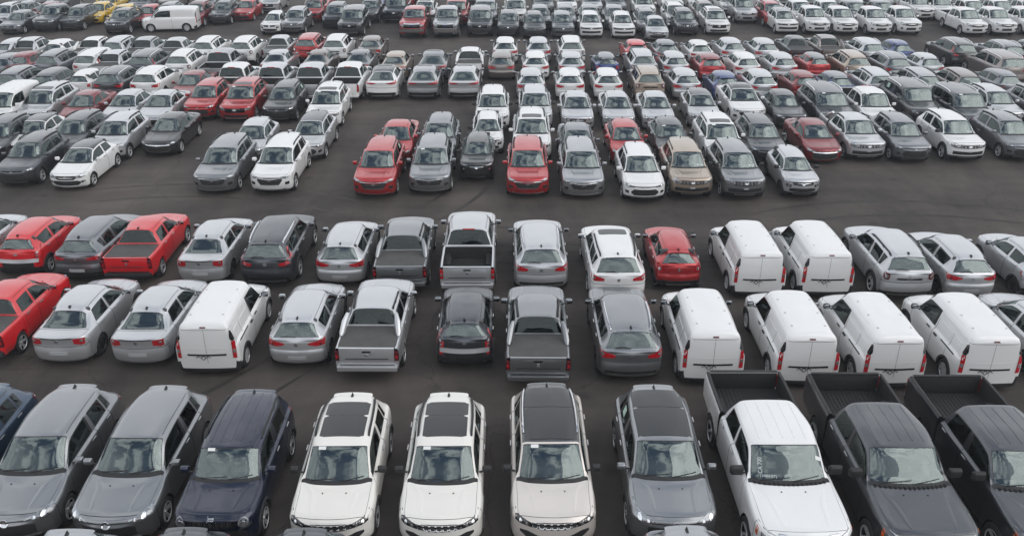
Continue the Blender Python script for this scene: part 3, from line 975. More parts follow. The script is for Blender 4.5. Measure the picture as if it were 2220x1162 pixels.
def rear_face(c, pr, style):
    P = c.P; w = c.hw; zb = P['zb']; L = P['L']
    zt = P['zcap'] or (P['zgb'] - .10)
    def cols(cs): return [(a * w, zt + l, zt + h) for a, l, h in cs]
    def add(name, cs, mat, off=.008, lod=0, mirror=False, parent=None, nrow=3):
        r = []
        cc = cols(cs)
        for s in ((cc, mir(cc)) if mirror else (cc,)):
            r.append(pr.add(name, strip(c, s, 'R', M[mat], off, .05, nrow, name), lod=lod, parent=parent))
        return r
    def tails(cs, mat='tail', inner=None):
        t = add('tail_light', cs, mat, .010, 0, True)
        for (x, dz, r, mm) in inner or []:
            for sg, h in zip((1, -1), t):
                pr.add('lamp_lens', disc(c, sg*x*w, zt+dz, r, 'R', M[mm], .018, 'lamp_lens'), lod=1, parent=h)
    def plate(dz, mat='platew', hw_=.26, hh=.055):
        pr.add('licence_plate', strip(c, [(-hw_, zt+dz-hh, zt+dz+hh), (hw_, zt+dz-hh, zt+dz+hh)], 'R', M[mat], .012, .1, 1, 'licence_plate'), lod=1)
    def emb(dz, r=.045, sx=1.0):
        pr.add('emblem', disc(c, 0, zt+dz, r, 'R', M['satin'], .014, 'emblem', sx=sx), lod=1)
    zl = zb - zt
    if style == 'std' or style == 'hatch':
        tails([(.42, -.10, -.06), (.62, -.13, -.02), (.82, -.13, .03), (.93, -.06, .06)], 'tail', [(.86, -.05, .03, 'taildark')])
        emb(-.08); plate(-.48)
        add('handle_recess', [(-.14, -.19, -.165), (.14, -.19, -.165)], 'trim', .008, 1)
    elif style == 'suv':
        tails([(.50, -.14, -.06), (.70, -.16, -.01), (.86, -.16, .04), (.94, -.08, .06)], 'tail', [(.84, -.06, .035, 'lampbright')])
        emb(-.10)
        add('bumper_trim', [(-.7, zl+.10, zl+.15), (.7, zl+.10, zl+.15)], 'satin', .016)
        add('lower_valance', [(-.8, zl+.16, zl+.26), (.8, zl+.16, zl+.26)], 'trim', .008)
    elif style == 'coupe':
        tails([(.34, -.09, -.05), (.60, -.13, -.02), (.93, -.10, .03)], 'tail')
        add('tail_spoiler', [(-.6, .02, .045), (.6, .02, .045)], 'trim', .014, 1)
        add('lower_valance', [(-.86, zl+.06, zl+.30), (.86, zl+.06, zl+.30)], 'gloss', .012)
        add('bumper_trim', [(-.66, zl+.09, zl+.16), (.66, zl+.09, zl+.16)], 'chrome', .022)
        emb(-.08, .05)
    elif style == 'sedan':
        tails([(.54, -.22, -.06), (.76, -.27, -.05), (.87, -.25, -.06)], 'tail', [(.78, -.13, .04, 'lampbright')])
        emb(-.12); plate(-.50)
        add('tail_spoiler', [(-.52, -.045, -.02), (.52, -.045, -.02)], 'trim', .006, 1)
    elif style == 'sandero':
        tails([(.40, -.10, -.055), (.64, -.16, -.02), (.93, -.14, .05)], 'tail', [(.80, -.10, .035, 'taildark')])
        emb(-.09); plate(-.50)
    elif style == 'duster':
        for sg in (1, -1):
            t = pr.add('tail_light', disc(c, sg*.80*w, zt-.08, .115, 'R', M['taildark'], .014, 'tail_light', sx=.85, sh=.4), lod=0)
            pr.add('lamp_lens', disc(c, sg*.80*w, zt-.08, .065, 'R', M['lampbright'], .022, 'lamp_lens', sx=.8), lod=0, parent=t)
        t = add('boot_trim', [(-.46, -.17, -.13), (-.38, -.18, -.12), (.38, -.18, -.12), (.46, -.17, -.13)], 'gloss', .012)[0]
        add_text(pr, c, 'DUSTER', 0, zt-.168, .045, 'R', M['satin'], .03, 1)
        emb(-.05, .05, .8)
        add('bumper_trim', [(-.72, zl+.06, zl+.13), (.72, zl+.06, zl+.13)], 'satin', .02)
    elif style == 'kwid':
        tails([(.66, -.18, -.04), (.84, -.18, .02), (.96, -.14, .02)], 'tail', [(.80, -.09, .05, 'lampbright')])
        emb(-.10, .055, .8)
        add('lower_valance', [(-.75, zl+.04, zl+.26), (.75, zl+.04, zl+.26)], 'trim', .010)
        add('bumper_trim', [(-.52, zl+.07, zl+.13), (.52, zl+.07, zl+.13)], 'satin', .02)
    elif style == 'crv':
        tails([(.50, -.16, -.08), (.72, -.18, -.04), (.80, -.14, .16), (.90, -.10, .34), (.96, .0, .30)], 'tail', [(.74, -.11, .03, 'lampbright')])
        emb(-.09, .06, 1.2)
        add('lower_valance', [(-.85, zl+.04, zl+.28), (.85, zl+.04, zl+.28)], 'gloss', .008)
        add('bumper_trim', [(-.7, zl+.10, zl+.135), (.7, zl+.10, zl+.135)], 'satin', .018)
    elif style == 'picanto':
        tails([(.72, -.22, -.04), (.84, -.22, .14), (.96, -.16, .14)], 'tail', [(.82, -.02, .035, 'lampbright'), (.82, -.14, .035, 'lampbright')])
        t = pr.add('boot_badge', disc(c, 0, zt-.06, .035, 'R', M['satin'], .012, 'boot_badge', sx=2.0), lod=1)
        add('bumper_trim', [(-.86, -.36, -.23), (.86, -.36, -.23)], 'satinpaint', .016)
        add('lower_valance', [(-.66, zl+.06, -.36), (-.5, zl+.02, -.33), (.5, zl+.02, -.33), (.66, zl+.06, -.36)], 'trim', .01)
        add('reflector', [(.76, -.44, -.34), (.88, -.42, -.33)], 'tail', .012, 1, True)
    elif style == 'vantail':
        pass

def add_text(pr, c, s, x, z, size, axis, mat, off, lod, parent=None, name='lettering', depth=.004):
    cu = bpy.data.curves.new(name, 'FONT'); cu.body = s; cu.size = size * 1.4
    cu.align_x = 'CENTER'; cu.extrude = depth
    o = bpy.data.objects.new(name, cu); col.objects.link(o)
    dg = bpy.context.evaluated_depsgraph_get()
    me = bpy.data.meshes.new_from_object(o.evaluated_get(dg))
    bpy.data.objects.remove(o)
    L = c.P['L']
    for v in me.vertices:
        a, b = v.co.x, v.co.y
        if axis == 'F':
            hit, n, i, d = c.bvh.ray_cast(Vector((x + a, -2, z + b)), Vector((0, 1, 0)))
            y = (hit.y if hit else .1) - off - v.co.z
        else:
            a = -a
            hit, n, i, d = c.bvh.ray_cast(Vector((x + a, L + 2, z + b)), Vector((0, -1, 0)))
            y = (hit.y if hit else L) + off + v.co.z
        v.co = (x + a, y - L/2, z + b)
    me.materials.clear(); me.materials.append(mat)
    return pr.add(name, me, lod=lod, parent=parent)

M['navyemblem'] = plain('oval_badge', (0.02, 0.04, 0.15), 0.2, coat=1.0)
M['satinpaint'] = plain('silver_trim', (0.5, 0.5, 0.52), 0.35, 0.7, coat=1.0)

def make_bed(P, pr, c):
    """open load bed behind the cab: outer sides with wheel cut-outs, rails, liner, tailgate"""
    hw = P['W']/2; y0 = P['ygb'] + .025; y1 = P['L']; zr = P['zrail']; zf = P['zfloor']; zb = P['zb'] + .12
    yw = P['fo'] + P['wb']; r = P['r']; Ra = r + .06; Lh = P['L']/2
    ins = .115
    ny = int((y1 - .05 - y0) / .07)
    ys = [y0 + (y1 - .05 - y0) * k / ny for k in range(ny + 1)]
    prof = [(hw - ins, zr + .0), (hw - ins + .012, zr + .012), (hw - .055, zr + .012), (hw - .025, zr - .02)]
    zs = [zr - .02 - (zr - .02 - zb) * k / 14 for k in range(1, 15)]
    for z in zs:
        t = (zr - z) / (zr - zb)
        x = hw - .012 + .012 * math.sin(math.pi * min(1, t * 1.6)) - .07 * max(0, t - .75) / .25
        prof.append((x, z))
    for side in (1, -1):
        V = np.zeros((len(ys), len(prof), 3))
        for i, y in enumerate(ys):
            tp = 1 - .012 * max(0, (y - (y1 - .5)) / .5)
            for k, (x, z) in enumerate(prof):
                d = math.hypot(y - yw, z - r)
                b = .035 * max(0, 1 - abs(d - Ra) / .25)**2 if k > 3 else 0
                V[i, k] = (side * (x * tp + b), y, z)
        cy = (V[:-1, :-1, 1] + V[1:, 1:, 1]) / 2; cz = (V[:-1, :-1, 2] + V[1:, 1:, 2]) / 2
        ins_ = (cy - yw)**2 + (cz - r)**2 < Ra**2
        vd = np.zeros(V.shape[:2], bool); vl = np.zeros(V.shape[:2], bool)
        for i in range(len(ys) - 1):
            for k in range(len(prof) - 1):
                t = vd if ins_[i, k] else vl
                t[i:i+2, k:k+2] = True
        bd = vd & vl
        for i, k in zip(*np.where(bd)):
            dy_, dz_ = V[i, k, 1] - yw, V[i, k, 2] - r
            q = math.hypot(dy_, dz_) + 1e-9
            V[i, k, 1] = yw + dy_ / q * Ra; V[i, k, 2] = r + dz_ / q * Ra
        faces, fm = [], []
        n = len(prof)
        for i in range(len(ys) - 1):
            for k in range(n - 1):
                if ins_[i, k]: continue
                f = (i*n + k, i*n + k + 1, (i+1)*n + k + 1, (i+1)*n + k)
                faces.append(f if side > 0 else f[::-1]); fm.append(1 if (k < 3 and P.get('railcap', True)) else (1 if P['clad'] and zs[min(13, max(0, k-4))] < .62 and k > 4 else 0))
        vv = V.reshape(-1, 3); vv[:, 1] -= Lh
        me = mesh_from('bed_side', vv, faces, [M['trim'], M['trim']], fm)
        # orientation check: outer faces must point outwards
        nsum = sum(p.normal.x * p.area for p in me.polygons)
        if nsum * side < 0: me.flip_normals()
        pr.add('bed_side', me, 'paint', 0)
    # liner
    bm = bmesh.new()
    xi = hw - ins
    def quad(a, b, c_, d): 
        f = bm.faces.new([bm.verts.new(v) for v in (a, b, c_, d)])
    A, B = y0 - Lh, y1 - .08 - Lh
    quad((-xi, A, zf), (xi, A, zf), (xi, B, zf), (-xi, B, zf))
    quad((-xi, A, zf), (-xi, A, zr), (xi, A, zr), (xi, A, zf))
    for sg in (1, -1):
        quad((sg*xi, A, zf), (sg*xi, B, zf), (sg*xi, B, zr), (sg*xi, A, zr))
    quad((-xi, A, zr), (xi, A, zr), (xi, A - .04, zr - .01), (-xi, A - .04, zr - .01))
    k = -xi + .06
    while k < xi - .05:        # ribs of the floor
        add_box(bm, (k, (A + B)/2, zf + .006), (.035, B - A - .03, .012)); k += .10
    for sg in (1, -1):         # wheel boxes
        add_box(bm, (sg*(xi - .10), yw - Lh, zf + .10), (.22, .95, .22), .04)
    for v in bm.verts: pass
    pr.add('bed_liner', bm_mesh('bed_liner', bm, [M['liner']], True), '', 0)
    # tailgate
    bm = bmesh.new()
    add_box(bm, (0, y1 - .045 - Lh, (zr + zf - .12)/2 + .01), (2*(hw - .135), .075, zr - zf + .10), .026)
    t = pr.add('tailgate', bm_mesh('tailgate', bm, [M['trim']]), 'paint', 0)
    bm = bmesh.new()
    add_box(bm, (0, y1 - .092 - Lh, (zr + zf)/2), (2*(hw - .14), .014, zr - zf - .02), .004)
    pr.add('tailgate_liner', bm_mesh('tailgate_liner', bm, [M['liner']]), '', 0, t)
    bm = bmesh.new()
    add_box(bm, (0, y1 - .045 - Lh, zr + .018), (2*(hw - .135), .085, .022), .008)
    pr.add('tailgate_cap', bm_mesh('tailgate_cap', bm, [M['trim']]), '' if P.get('railcap', True) else 'paint', 0, t)
    bm = bmesh.new()
    add_box(bm, (0, y1 + .002 - Lh, zr - .075), (.24, .03, .05), .01)
    pr.add('tailgate_handle', bm_mesh('tailgate_handle', bm, [M['gloss']]), '', 1, t)
    bm = bmesh.new()
    add_box(bm, (0, y1 - .0 - Lh, zr - .20), (.09, .02, .07), .02)
    pr.add('emblem', bm_mesh('emblem', bm, [M['chrome']]), '', 1, t)
    for sg in (1, -1):
        bm = bmesh.new()
        h = zr - zf + .02
        add_box(bm, (sg*(hw - .078), y1 - .045 - Lh, zr - .06 - h*.38), (.115, .10, h*.72), .025)
        q = pr.add('tail_light', bm_mesh('tail_light', bm, [M['taildark'] if P.get('darktail') else M['tail']]), '', 0)
        bm = bmesh.new()
        add_box(bm, (sg*(hw - .078), y1 + .003 - Lh, zr - .06 - h*.42), (.07, .012, .09), .004)
        pr.add('lamp_lens', bm_mesh('lamp_lens', bm, [M['tail'] if P.get('darktail') else M['lampbright']]), '', 1, q)
        # corner post below the lamp
        bm = bmesh.new()
        add_box(bm, (sg*(hw - .085), y1 - .06 - Lh, zf - .10), (.12, .08, .22), .02)
        pr.add('corner_post', bm_mesh('corner_post', bm, [M['trim']]), 'paint', 0)
    bm = bmesh.new()
    add_box(bm, (0, y1 - .0 - Lh, zf - .20), (2*hw - .12, .20, .15), .04)
    pr.add('rear_bumper', bm_mesh('rear_bumper', bm, [M['satin'] if P.get('chromebumper') else M['trim']]), 'paint' if P.get('paintbumper') else '', 0)
    bm = bmesh.new()
    add_box(bm, (0, y1 + .012 - Lh, zf + .10), (2*(hw - .30), .03, .012), .004)
    add_box(bm, (0, y1 - .10 - Lh, zf - .31), (2*hw - .30, .14, .10), .03)
    pr.add('lower_valance', bm_mesh('lower_valance', bm, [M['trim']]), '', 1)
    # chassis under the bed
    bm = bmesh.new()
    add_box(bm, (0, (y0 + y1)/2 - Lh, zf - .2), (1.0, y1 - y0 - .1, .25))
    pr.add('chassis', bm_mesh('chassis', bm, [M['well']]), '', 0)
    else_light = P['front'] == 'pickup'
    if else_light:
        bm = bmesh.new()
        add_box(bm, (0, P['ygt'] + .02 - Lh, P['H'] - .045), (.42, .05, .045), .012)
        pr.add('brake_light', bm_mesh('brake_light', bm, [M['tail']]), '', 0)
    if P.get('tonneau'):
        bm = bmesh.new()
        n = 8
        xi2 = hw - .095
        yA = y0 + .03; yB_ = y1 - .10
        g = []
        for i in range(n + 1):
            row = []
            for k in range(n + 1):
                a = -1 + 2*k/n; t_ = i/n
                row.append(bm.verts.new((xi2*a*(1 - .03*(t_ > .9)), yA + (yB_ - yA)*t_ - Lh, zr + .018 + .016*(1 - a**4) - .004*math.sin(7*t_ + a*3) * (1 - a*a))))
            g.append(row)
        for i in range(n):
            for k in range(n):
                bm.faces.new((g[i][k], g[i][k+1], g[i+1][k+1], g[i+1][k]))
        r_ = bmesh.ops.extrude_face_region(bm, geom=list(bm.faces))
        for v in [q for q in r_['geom'] if isinstance(q, bmesh.types.BMVert)]: v.co.z -= .03
        pr.add('tonneau_cover', bm_mesh('tonneau_cover', bm, [M['tarp']]), '', 0)
    if P.get('sportbar'):
        for sg in (1, -1):
            bm = bmesh.new()
            x0 = P['roofw'] * hw / .9
            add_tube(bm, [(sg*(x0 + .03), P['ygb'] - .02 - Lh, P['H'] - .12), (sg*(hw - .15), P['ygb'] + .22 - Lh, zr + .26),
                          (sg*(hw - .10), P['ygb'] + .48 - Lh, zr + .05), (sg*(hw - .09), P['ygb'] + .60 - Lh, zr + .01)], [.06, .10, .085, .04], 8)
            pr.add('sport_bar', bm_mesh('sport_bar', bm, [M['clad']]), 'paint', 0)

def build_proto(P0):
    P = dict(DEF); P.update(P0)
    pr = Proto(P)
    c = build_body(P)
    hw, L, H = c.hw, P['L'], P['H']
    Lh = L / 2
    V, VN = c.V, c.VN
    order = ['body'] + sorted(k for k in c.groups if k != 'body')
    gl = {}
    MATS = {'windscreen': [M['screen']], 'rear_window': [M['screen']]}
    doors = {}
    for n in order:
        g = c.groups[n]
        idx = sorted({i for f, s in g for i in f})
        mp = {i: k for k, i in enumerate(idx)}
        vv = V[idx].copy(); vv[:, 1] -= Lh
        faces = [tuple(mp[i] for i in f) for f, s in g]
        fm = [s for f, s in g]
        isglass = 'window' in n or n == 'windscreen'
        if isglass:
            mats = [M['screen'] if n == 'windscreen' else (M['glass'] if not n.startswith('side_window') or n[11] == '0' or not P['priv'] else M['privacy_shaded'])]
            if n == 'rear_window': mats = [M['privacy_shaded'] if P['rear'] == 'cab' else M['screen']]  # cab rear glass: shade under roof and sport bar put into the tint
        else:
            mats = [M['trim'], M['trim']]
        me = mesh_from(n, vv, faces, mats, [0]*len(fm) if isglass else fm, VN[idx])
        base = n.rstrip('RL')
        nm = {'door_front': 'front_door', 'door_rear': 'rear_door'}.get(base, base)
        par = None
        if base.startswith('side_window'):
            q = n[11]; s = n[-1]; nm = 'side_window'
            par = doors.get(('door_front' if q == '0' else 'door_rear') + s) if q in '01' else None
        if nm == 'rear_window' and P['rear'] == 'hatch': par = doors.get('tailgate')
        flag = '' if isglass else ('roof' if n == 'roof' else 'paint')
        k = pr.add(nm, me, flag, 0, par)
        doors[n] = k
    yf, yr = P['fo'] - Lh, P['fo'] + P['wb'] - Lh
    r = P['r']
    # wheel wells
    for yw in (yf, yr):
        for sg in (1, -1):
            bm = bmesh.new()
            Ra = r + .058
            xo, xi = hw - .035, hw - .34
            ring = [[bm.verts.new((sg*x, yw + Ra*math.cos(a), r + Ra*math.sin(a))) for a in [math.radians(-38 + 256*k/20) for k in range(21)]] for x in (xo, xi)]
            for k in range(20): bm.faces.new((ring[0][k], ring[0][k+1], ring[1][k+1], ring[1][k]))
            bm.faces.new(ring[1])
            pr.add('wheel_arch', bm_mesh('wheel_arch', bm, [M['well']]), '', 1)
    # wheels
    t, rm, wf = wheel_meshes(P['wst'], P['wdark'])
    for yw in (yf, yr):
        for sg in (1, -1):
            loc = (sg*(hw - .108), yw, r)
            sc = (r*1.05, r, r)
            k = pr.add('wheel', t, '', 1, None, loc, sc, 0 if sg > 0 else math.pi)
            pr.add('rim', rm, '', 1, k)
            pr.add('wheel', wf, '', 0, None, loc, sc, 0 if sg > 0 else math.pi, maxlod=0)
            if P['clad']:
                if P['rear'] == 'cab' and yw == yr: continue
                bm = bmesh.new(); rows = []
                wd = .06 if P['clad'] else .018
                for q in range(23):
                    a = math.radians(-8 + 196*q/22)
                    row = []
                    for R in (r + .052, r + .058, r + .056 + wd, r + .060 + wd):
                        y, z = yw + R*math.cos(a) + Lh, r + R*math.sin(a)
                        hit, n_, i_, d_ = c.bvh.ray_cast(Vector((sg*3, y, z)), Vector((-sg, 0, 0)))
                        x = hit.x if hit and abs(hit.x) > hw*.8 else sg*(hw - .0)
                        o_ = .02 if R in (r + .058, r + .056 + wd) else -.03
                        row.append(bm.verts.new((x + sg*o_, y - Lh, z)))
                    rows.append(row)
                for A, B in zip(rows, rows[1:]):
                    for k2 in range(3): bm.faces.new((A[k2], B[k2], B[k2+1], A[k2+1]))
                pr.add('arch_trim', bm_mesh('arch_trim', bm, [M['clad'] if P['clad'] else M['trim']]), '' if P['clad'] else 'paint', 1)
    # mirrors
    ym = P['yc'] + .40*(P['ywt'] - P['yc']) + .10 - Lh
    zm_ = P['belt0'] + .10
    big = P.get('bigmirror', 1.0)
    for sg in (1, -1):
        bm = bmesh.new()
        vs = add_box(bm, (sg*(hw + .075), ym, zm_), (.215*big, .13, .15*big), .05, seg=3)
        for v in vs:   # rounder nose, flat glass at the back
            if v.co.y < ym: v.co.x = sg*(hw+.085) + (v.co.x - sg*(hw+.085))*.86
        for f in bm.faces:
            f.material_index = 0
            if f.normal.y > .9 or (sum(v.co.y for v in f.verts)/len(f.verts)) > ym + .045: f.material_index = 1
        add_tube(bm, [(sg*(hw - .12), ym + .02, zm_ - .10), (sg*(hw + .02), ym, zm_ - .045)], .022, 6, 2)
        pr.add('wing_mirror', bm_mesh('wing_mirror', bm, [M['trim'], M['mirror'], M['trim']]), '' if P['mirror_black'] else 'paint', 0)
    # handles
    W_ = P['dwin']
    for key, ub in (('door_front', W_[1] - .06), ('door_rear', W_[3] - .08)):
        for s, sg in (('R', 1), ('L', -1)):
            if key + s not in doors: continue
            G = eval_grid(c.C, [ub], [4.75])[0, 0]
            bm = bmesh.new()
            add_box(bm, (sg*(G[0] + .022), G[1] - .10 - Lh, G[2] + .01), (.03, .20, .032), .011)
            pr.add('door_handle', bm_mesh('door_handle', bm, [M['satin'] if P.get('chromehandle', True) else M['trim']]), '' if not P.get('painthandle') else 'paint', 1, doors[key + s])
    # shark fin
    if P['fin']:
        uf = 6.7
        G = eval_grid(c.C, [uf], [9.0])[0, 0]
        bm = bmesh.new()
        vs = [bm.verts.new(v) for v in ((-.03, -.09, 0), (.03, -.09, 0), (.035, .06, 0), (-.035, .06, 0), (0, .07, .075), (0, .03, .075))]
        for f in ((0, 1, 5), (1, 2, 4, 5), (2, 3, 4), (3, 0, 5, 4), (0, 3, 2, 1)): bm.faces.new([vs[i] for i in f])
        for v in bm.verts: v.co += Vector((0, G[1] - Lh, G[2] - .004))
        pr.add('roof_antenna', bm_mesh('roof_antenna', bm, [M['trim']]), '', 1)
    # rails
    if P['rails']:
        for sg in (1, -1):
            us_ = np.linspace(4.35, 6.75, 12)
            G = eval_grid(c.C, us_, [7.22])[:, 0]
            bm = bmesh.new()
            pts = [(sg*g[0], g[1] - Lh, g[2] + (.045 if 0 < q < 11 else .0)) for q, g in enumerate(G)]
            add_tube(bm, pts, .029, 6)
            for q in (1, 6, 10):
                g = G[q]; add_box(bm, (sg*g[0], g[1] - Lh, g[2] + .015), (.04, .14, .06), .01)
            pr.add('roof_rail', bm_mesh('roof_rail', bm, [M['chrome'] if P['rails'] == 'silver' else M['trim']]), '', 0)
    # roof ditch lines
    if not P['rails'] and P.get('ditch', True):
        for sg in (1, -1):
            us_ = np.linspace(4.05, 6.55, 14)
            a = eval_grid(c.C, us_, [7.34, 7.42])
            bm = bmesh.new()
            vv = [[bm.verts.new((sg*a[q, k, 0], a[q, k, 1] - Lh, a[q, k, 2] + .005)) for k in (0, 1)] for q in range(14)]
            for A, B in zip(vv, vv[1:]): bm.faces.new((A[0], A[1], B[1], B[0]))
            pr.add('roof_moulding', bm_mesh('roof_moulding', bm, [M['trim']]), '' if not P.get('ditchpaint') else 'roof', 1)
    yt0, yt1 = P['ywt'], P['ygt']
    if P['sunroof'] == 'pano' or P['sunroof'] == 'small' or P['sunroof'] == 'full':
        rw = P['roofw']*hw/.9
        if P['sunroof'] == 'full': wx, ya, yb_ = rw*.88, yt0 + .10, yt1 - .22
        elif P['sunroof'] == 'pano': wx, ya, yb_ = rw*.76, yt0 + .26, yt1 - .42
        else: wx, ya, yb_ = rw*.70, yt0 + .14, yt0 + .62
        def sr(y0_, y1_, off=.010):
            cs = []
            n = 10
            for k in range(n + 1):
                a = -1 + 2*k/n
                ins = .05 if abs(a) > .95 else 0
                cs.append((a*wx, y0_ + ins, y1_ - ins))
            return strip(c, cs, 'T', M['sunroof'], off, .3, 6, 'sunroof', .015)
        if P['sunroof'] == 'small': pr.add('sunroof', sr(ya, yb_), '', 0)
        else:
            mid = ya + (yb_ - ya)*.58
            pr.add('sunroof', sr(ya, mid - .008), '', 0)
            pr.add('sunroof', sr(mid + .008, yb_), '', 0)
    if P['roofribs']:
        rw = P['roofw']*hw/.9
        for k in range(P['roofribs']):
            x = (-1 + 2*(k + .5)/P['roofribs'])*rw*.82
            m_ = strip(c, [(x - .022, yt0 + .18, yt1 - .12), (x, yt0 + .16, yt1 - .10), (x + .022, yt0 + .18, yt1 - .12)], 'T', M['trim'], .007, .1, 8, 'roof_rib', .012)
            pr.add('roof_rib', m_, 'roof', 1)
    # bonnet creases
    if P['hoodribs']:
        for sg in (1, -1):
            pts = eval_grid(c.C, np.linspace(.9, 2.8, 12), [7.55])[:, 0]
            bm = bmesh.new()
            rows = []
            for q, g in enumerate(pts):
                f = math.sin(math.pi*q/11)**.6
                y = g[1]
                x = sg*g[0]*(.78 + .22*q/11)
                hit, n_, i_, d_ = c.bvh.ray_cast(Vector((x, y, 3)), Vector((0, 0, -1)))
                z0_ = hit.z if hit else g[2]
                rows.append([bm.verts.new((x + dx_, y - Lh, z0_ + dz_)) for dx_, dz_ in ((-.08*f - .01, -.006), (-.022*f - .004, -.003 + .012*f), (.022*f + .004, -.003 + .012*f), (.08*f + .01, -.006))])
            for A, B in zip(rows, rows[1:]):
                for k in range(3): bm.faces.new((A[k], A[k+1], B[k+1], B[k]))
            me = bm_mesh('bonnet_crease', bm, [M['trim']])
            if sum(p.normal.z for p in me.polygons) < 0: me.flip_normals()
            pr.add('bonnet_crease', me, 'paint', 1, doors.get('bonnet'))
    # wipers, washer jets
    for sg in (-1, 1):
        bm = bmesh.new()
        def onglass(x, u, off=.018):
            v = 9 - abs(x)/hw*1.9
            g = eval_grid(c.C, [u], [max(7.1, v)])[0, 0]
            return Vector((x, g[1] - Lh, g[2] + off))
        x0_, x1_ = (-.62*hw, .02*hw) if sg < 0 else (.08*hw, .66*hw)
        pts = [onglass(x0_ + (x1_ - x0_)*k/6, 3.10 + .10*k/6) for k in range(7)]
        add_tube(bm, pts, .011, 5)
        pr.add('wiper', bm_mesh('wiper', bm, [M['trim']]), '', 2)
        bm = bmesh.new()
        add_box(bm, (sg*.26, P['yc'] - .22 - Lh, P['zc'] - .015), (.03, .03, .014), .004)
        hit, n_, i_, d_ = c.bvh.ray_cast(Vector((sg*.26, P['yc'] - .22, 3)), Vector((0, 0, -1)))
        if hit:
            for v in bm.verts: v.co.z += hit.z + .004 - (P['zc'] - .015)
        pr.add('washer_jet', bm_mesh('washer_jet', bm, [M['trim']]), '', 2)
    # cowl grille ribs
    if P.get('cowlribs'):
        for k in range(16):
            x = (-.75 + 1.5*k/15)*hw
            if abs(x) < .04: continue
            g = eval_grid(c.C, [2.99], [9 - abs(x)/hw*2.0])[0, 0]
            bm = bmesh.new(); add_box(bm, (x, g[1] - .02 - Lh, g[2] + .012), (.05, .07, .014), .004)
            pr.add('cowl_vent', bm_mesh('cowl_vent', bm, [M['well']]), '', 2)
    # interior
    zfl, bl = .42, P['belt0']
    yd = P['yc'] + .18
    yend = min(P['ygb'], L) - .22 if P['rear'] != 'cab' else P['ygb'] - .10
    if P['rear'] == 'van': yend = L - .3
    def f_floor(bm):
        add_box(bm, (0, (yd + yend)/2 - Lh, zfl), (2*hw - .30, yend - yd, .04))
        for sg in (1, -1): add_box(bm, (sg*(hw - .15), (yd + yend)/2 - Lh, (zfl + bl)/2 - .05), (.03, yend - yd, bl - zfl - .10))
        add_box(bm, (0, yend + .01 - Lh, (zfl + bl)/2 - .04), (2*hw - .32, .03, bl - zfl - .16))
        if P['rear'] != 'cab' and P['rear'] != 'van':   # parcel shelf
            ysf = yd + 2.25 if P['rear'] == 'sedan' else yend - .62
            ysf = max(ysf, yend - .75)
            add_box(bm, (0, (ysf + yend)/2 - Lh, bl - .10), (2*hw - .34, yend - ysf, .03))
    def f_dash(bm):
        add_box(bm, (0, yd + .33 - Lh, bl - .10), (2*hw - .26, .62, .16), .05)
        add_box(bm, (-.36*hw/.9, yd + .52 - Lh, bl - .02), (.36, .16, .09), .03)
    def f_wheel(bm):
        for k in range(16):
            pass
        a0 = [(-.36*hw/.9 + .175*math.cos(2*math.pi*k/16), yd + .80 - Lh + .175*math.sin(2*math.pi*k/16)*.35, bl - .06 + .175*math.sin(2*math.pi*k/16)*.93) for k in range(17)]
        add_tube(bm, a0, .016, 5, cap=False)
    def f_seat(bm, x, y, wd=.50):
        add_box(bm, (x, y - Lh, zfl + .22), (wd, .52, .16), .05)
        add_box(bm, (x, y + .33 - Lh, zfl + .52), (wd*.96, .13, .62), .05, rx=-.26)
        for dx_ in ((0,) if wd < .7 else (-.42, 0, .42)):
            add_box(bm, (x + dx_, y + .45 - Lh, zfl + .90), (.26, .09, .17), .04, rx=-.2)
    ys1 = yd + 1.02
    ys2 = min(yd + 1.88, P['ygt'] - .62)
    has2 = P['win'] >= 2
    bm = bmesh.new(); f_floor(bm)
    kfl = pr.add('interior', bm_mesh('interior', bm, [M['under']]), '', 2)
    bm = bmesh.new(); f_dash(bm); pr.add('dashboard', bm_mesh('dashboard', bm, [M['dash']]), '', 2, kfl)
    bm = bmesh.new(); f_wheel(bm); pr.add('steering_wheel', bm_mesh('steering_wheel', bm, [M['dash']]), '', 2, kfl)
    bm = bmesh.new(); f_seat(bm, .40*hw/.9, ys1); sm = bm_mesh('seat', bm, [M['seat']])
    pr.add('seat', sm, '', 2, kfl)
    pr.add('seat', sm, '', 2, kfl, (-.80*hw/.9, 0, 0))
    if has2:
        bm = bmesh.new(); f_seat(bm, 0, ys2, 1.36*hw/.9); pr.add('seat', bm_mesh('rear_bench', bm, [M['seat']]), '', 2, kfl)
    bm = bmesh.new(); f_floor(bm)
    nf = len(bm.faces)
    f_dash(bm); f_seat(bm, .40*hw/.9, ys1); f_seat(bm, -.40*hw/.9, ys1)
    if has2: f_seat(bm, 0, ys2, 1.36*hw/.9)
    bm.faces.ensure_lookup_table()
    for q, f in enumerate(bm.faces): f.material_index = 0 if q < nf else 1
    pr.add('interior', bm_mesh('interior_far', bm, [M['under'], M['seat']]), '', 0, maxlod=1)
    # rear-view mirror
    g = eval_grid(c.C, [3.86], [9.0])[0, 0]
    bm = bmesh.new(); add_box(bm, (0, g[1] - .0 - Lh, g[2] - .09), (.22, .03, .06), .012)
    pr.add('rear_view_mirror', bm_mesh('rear_view_mirror', bm, [M['trim']]), '', 2)
    front_face(c, pr, P['front'])
    if P['rear'] in ('hatch', 'sedan'): rear_face(c, pr, P['tail'])
    if P['rear'] == 'cab': make_bed(P, pr, c)
    if P['rear'] == 'van': van_rear(c, pr)
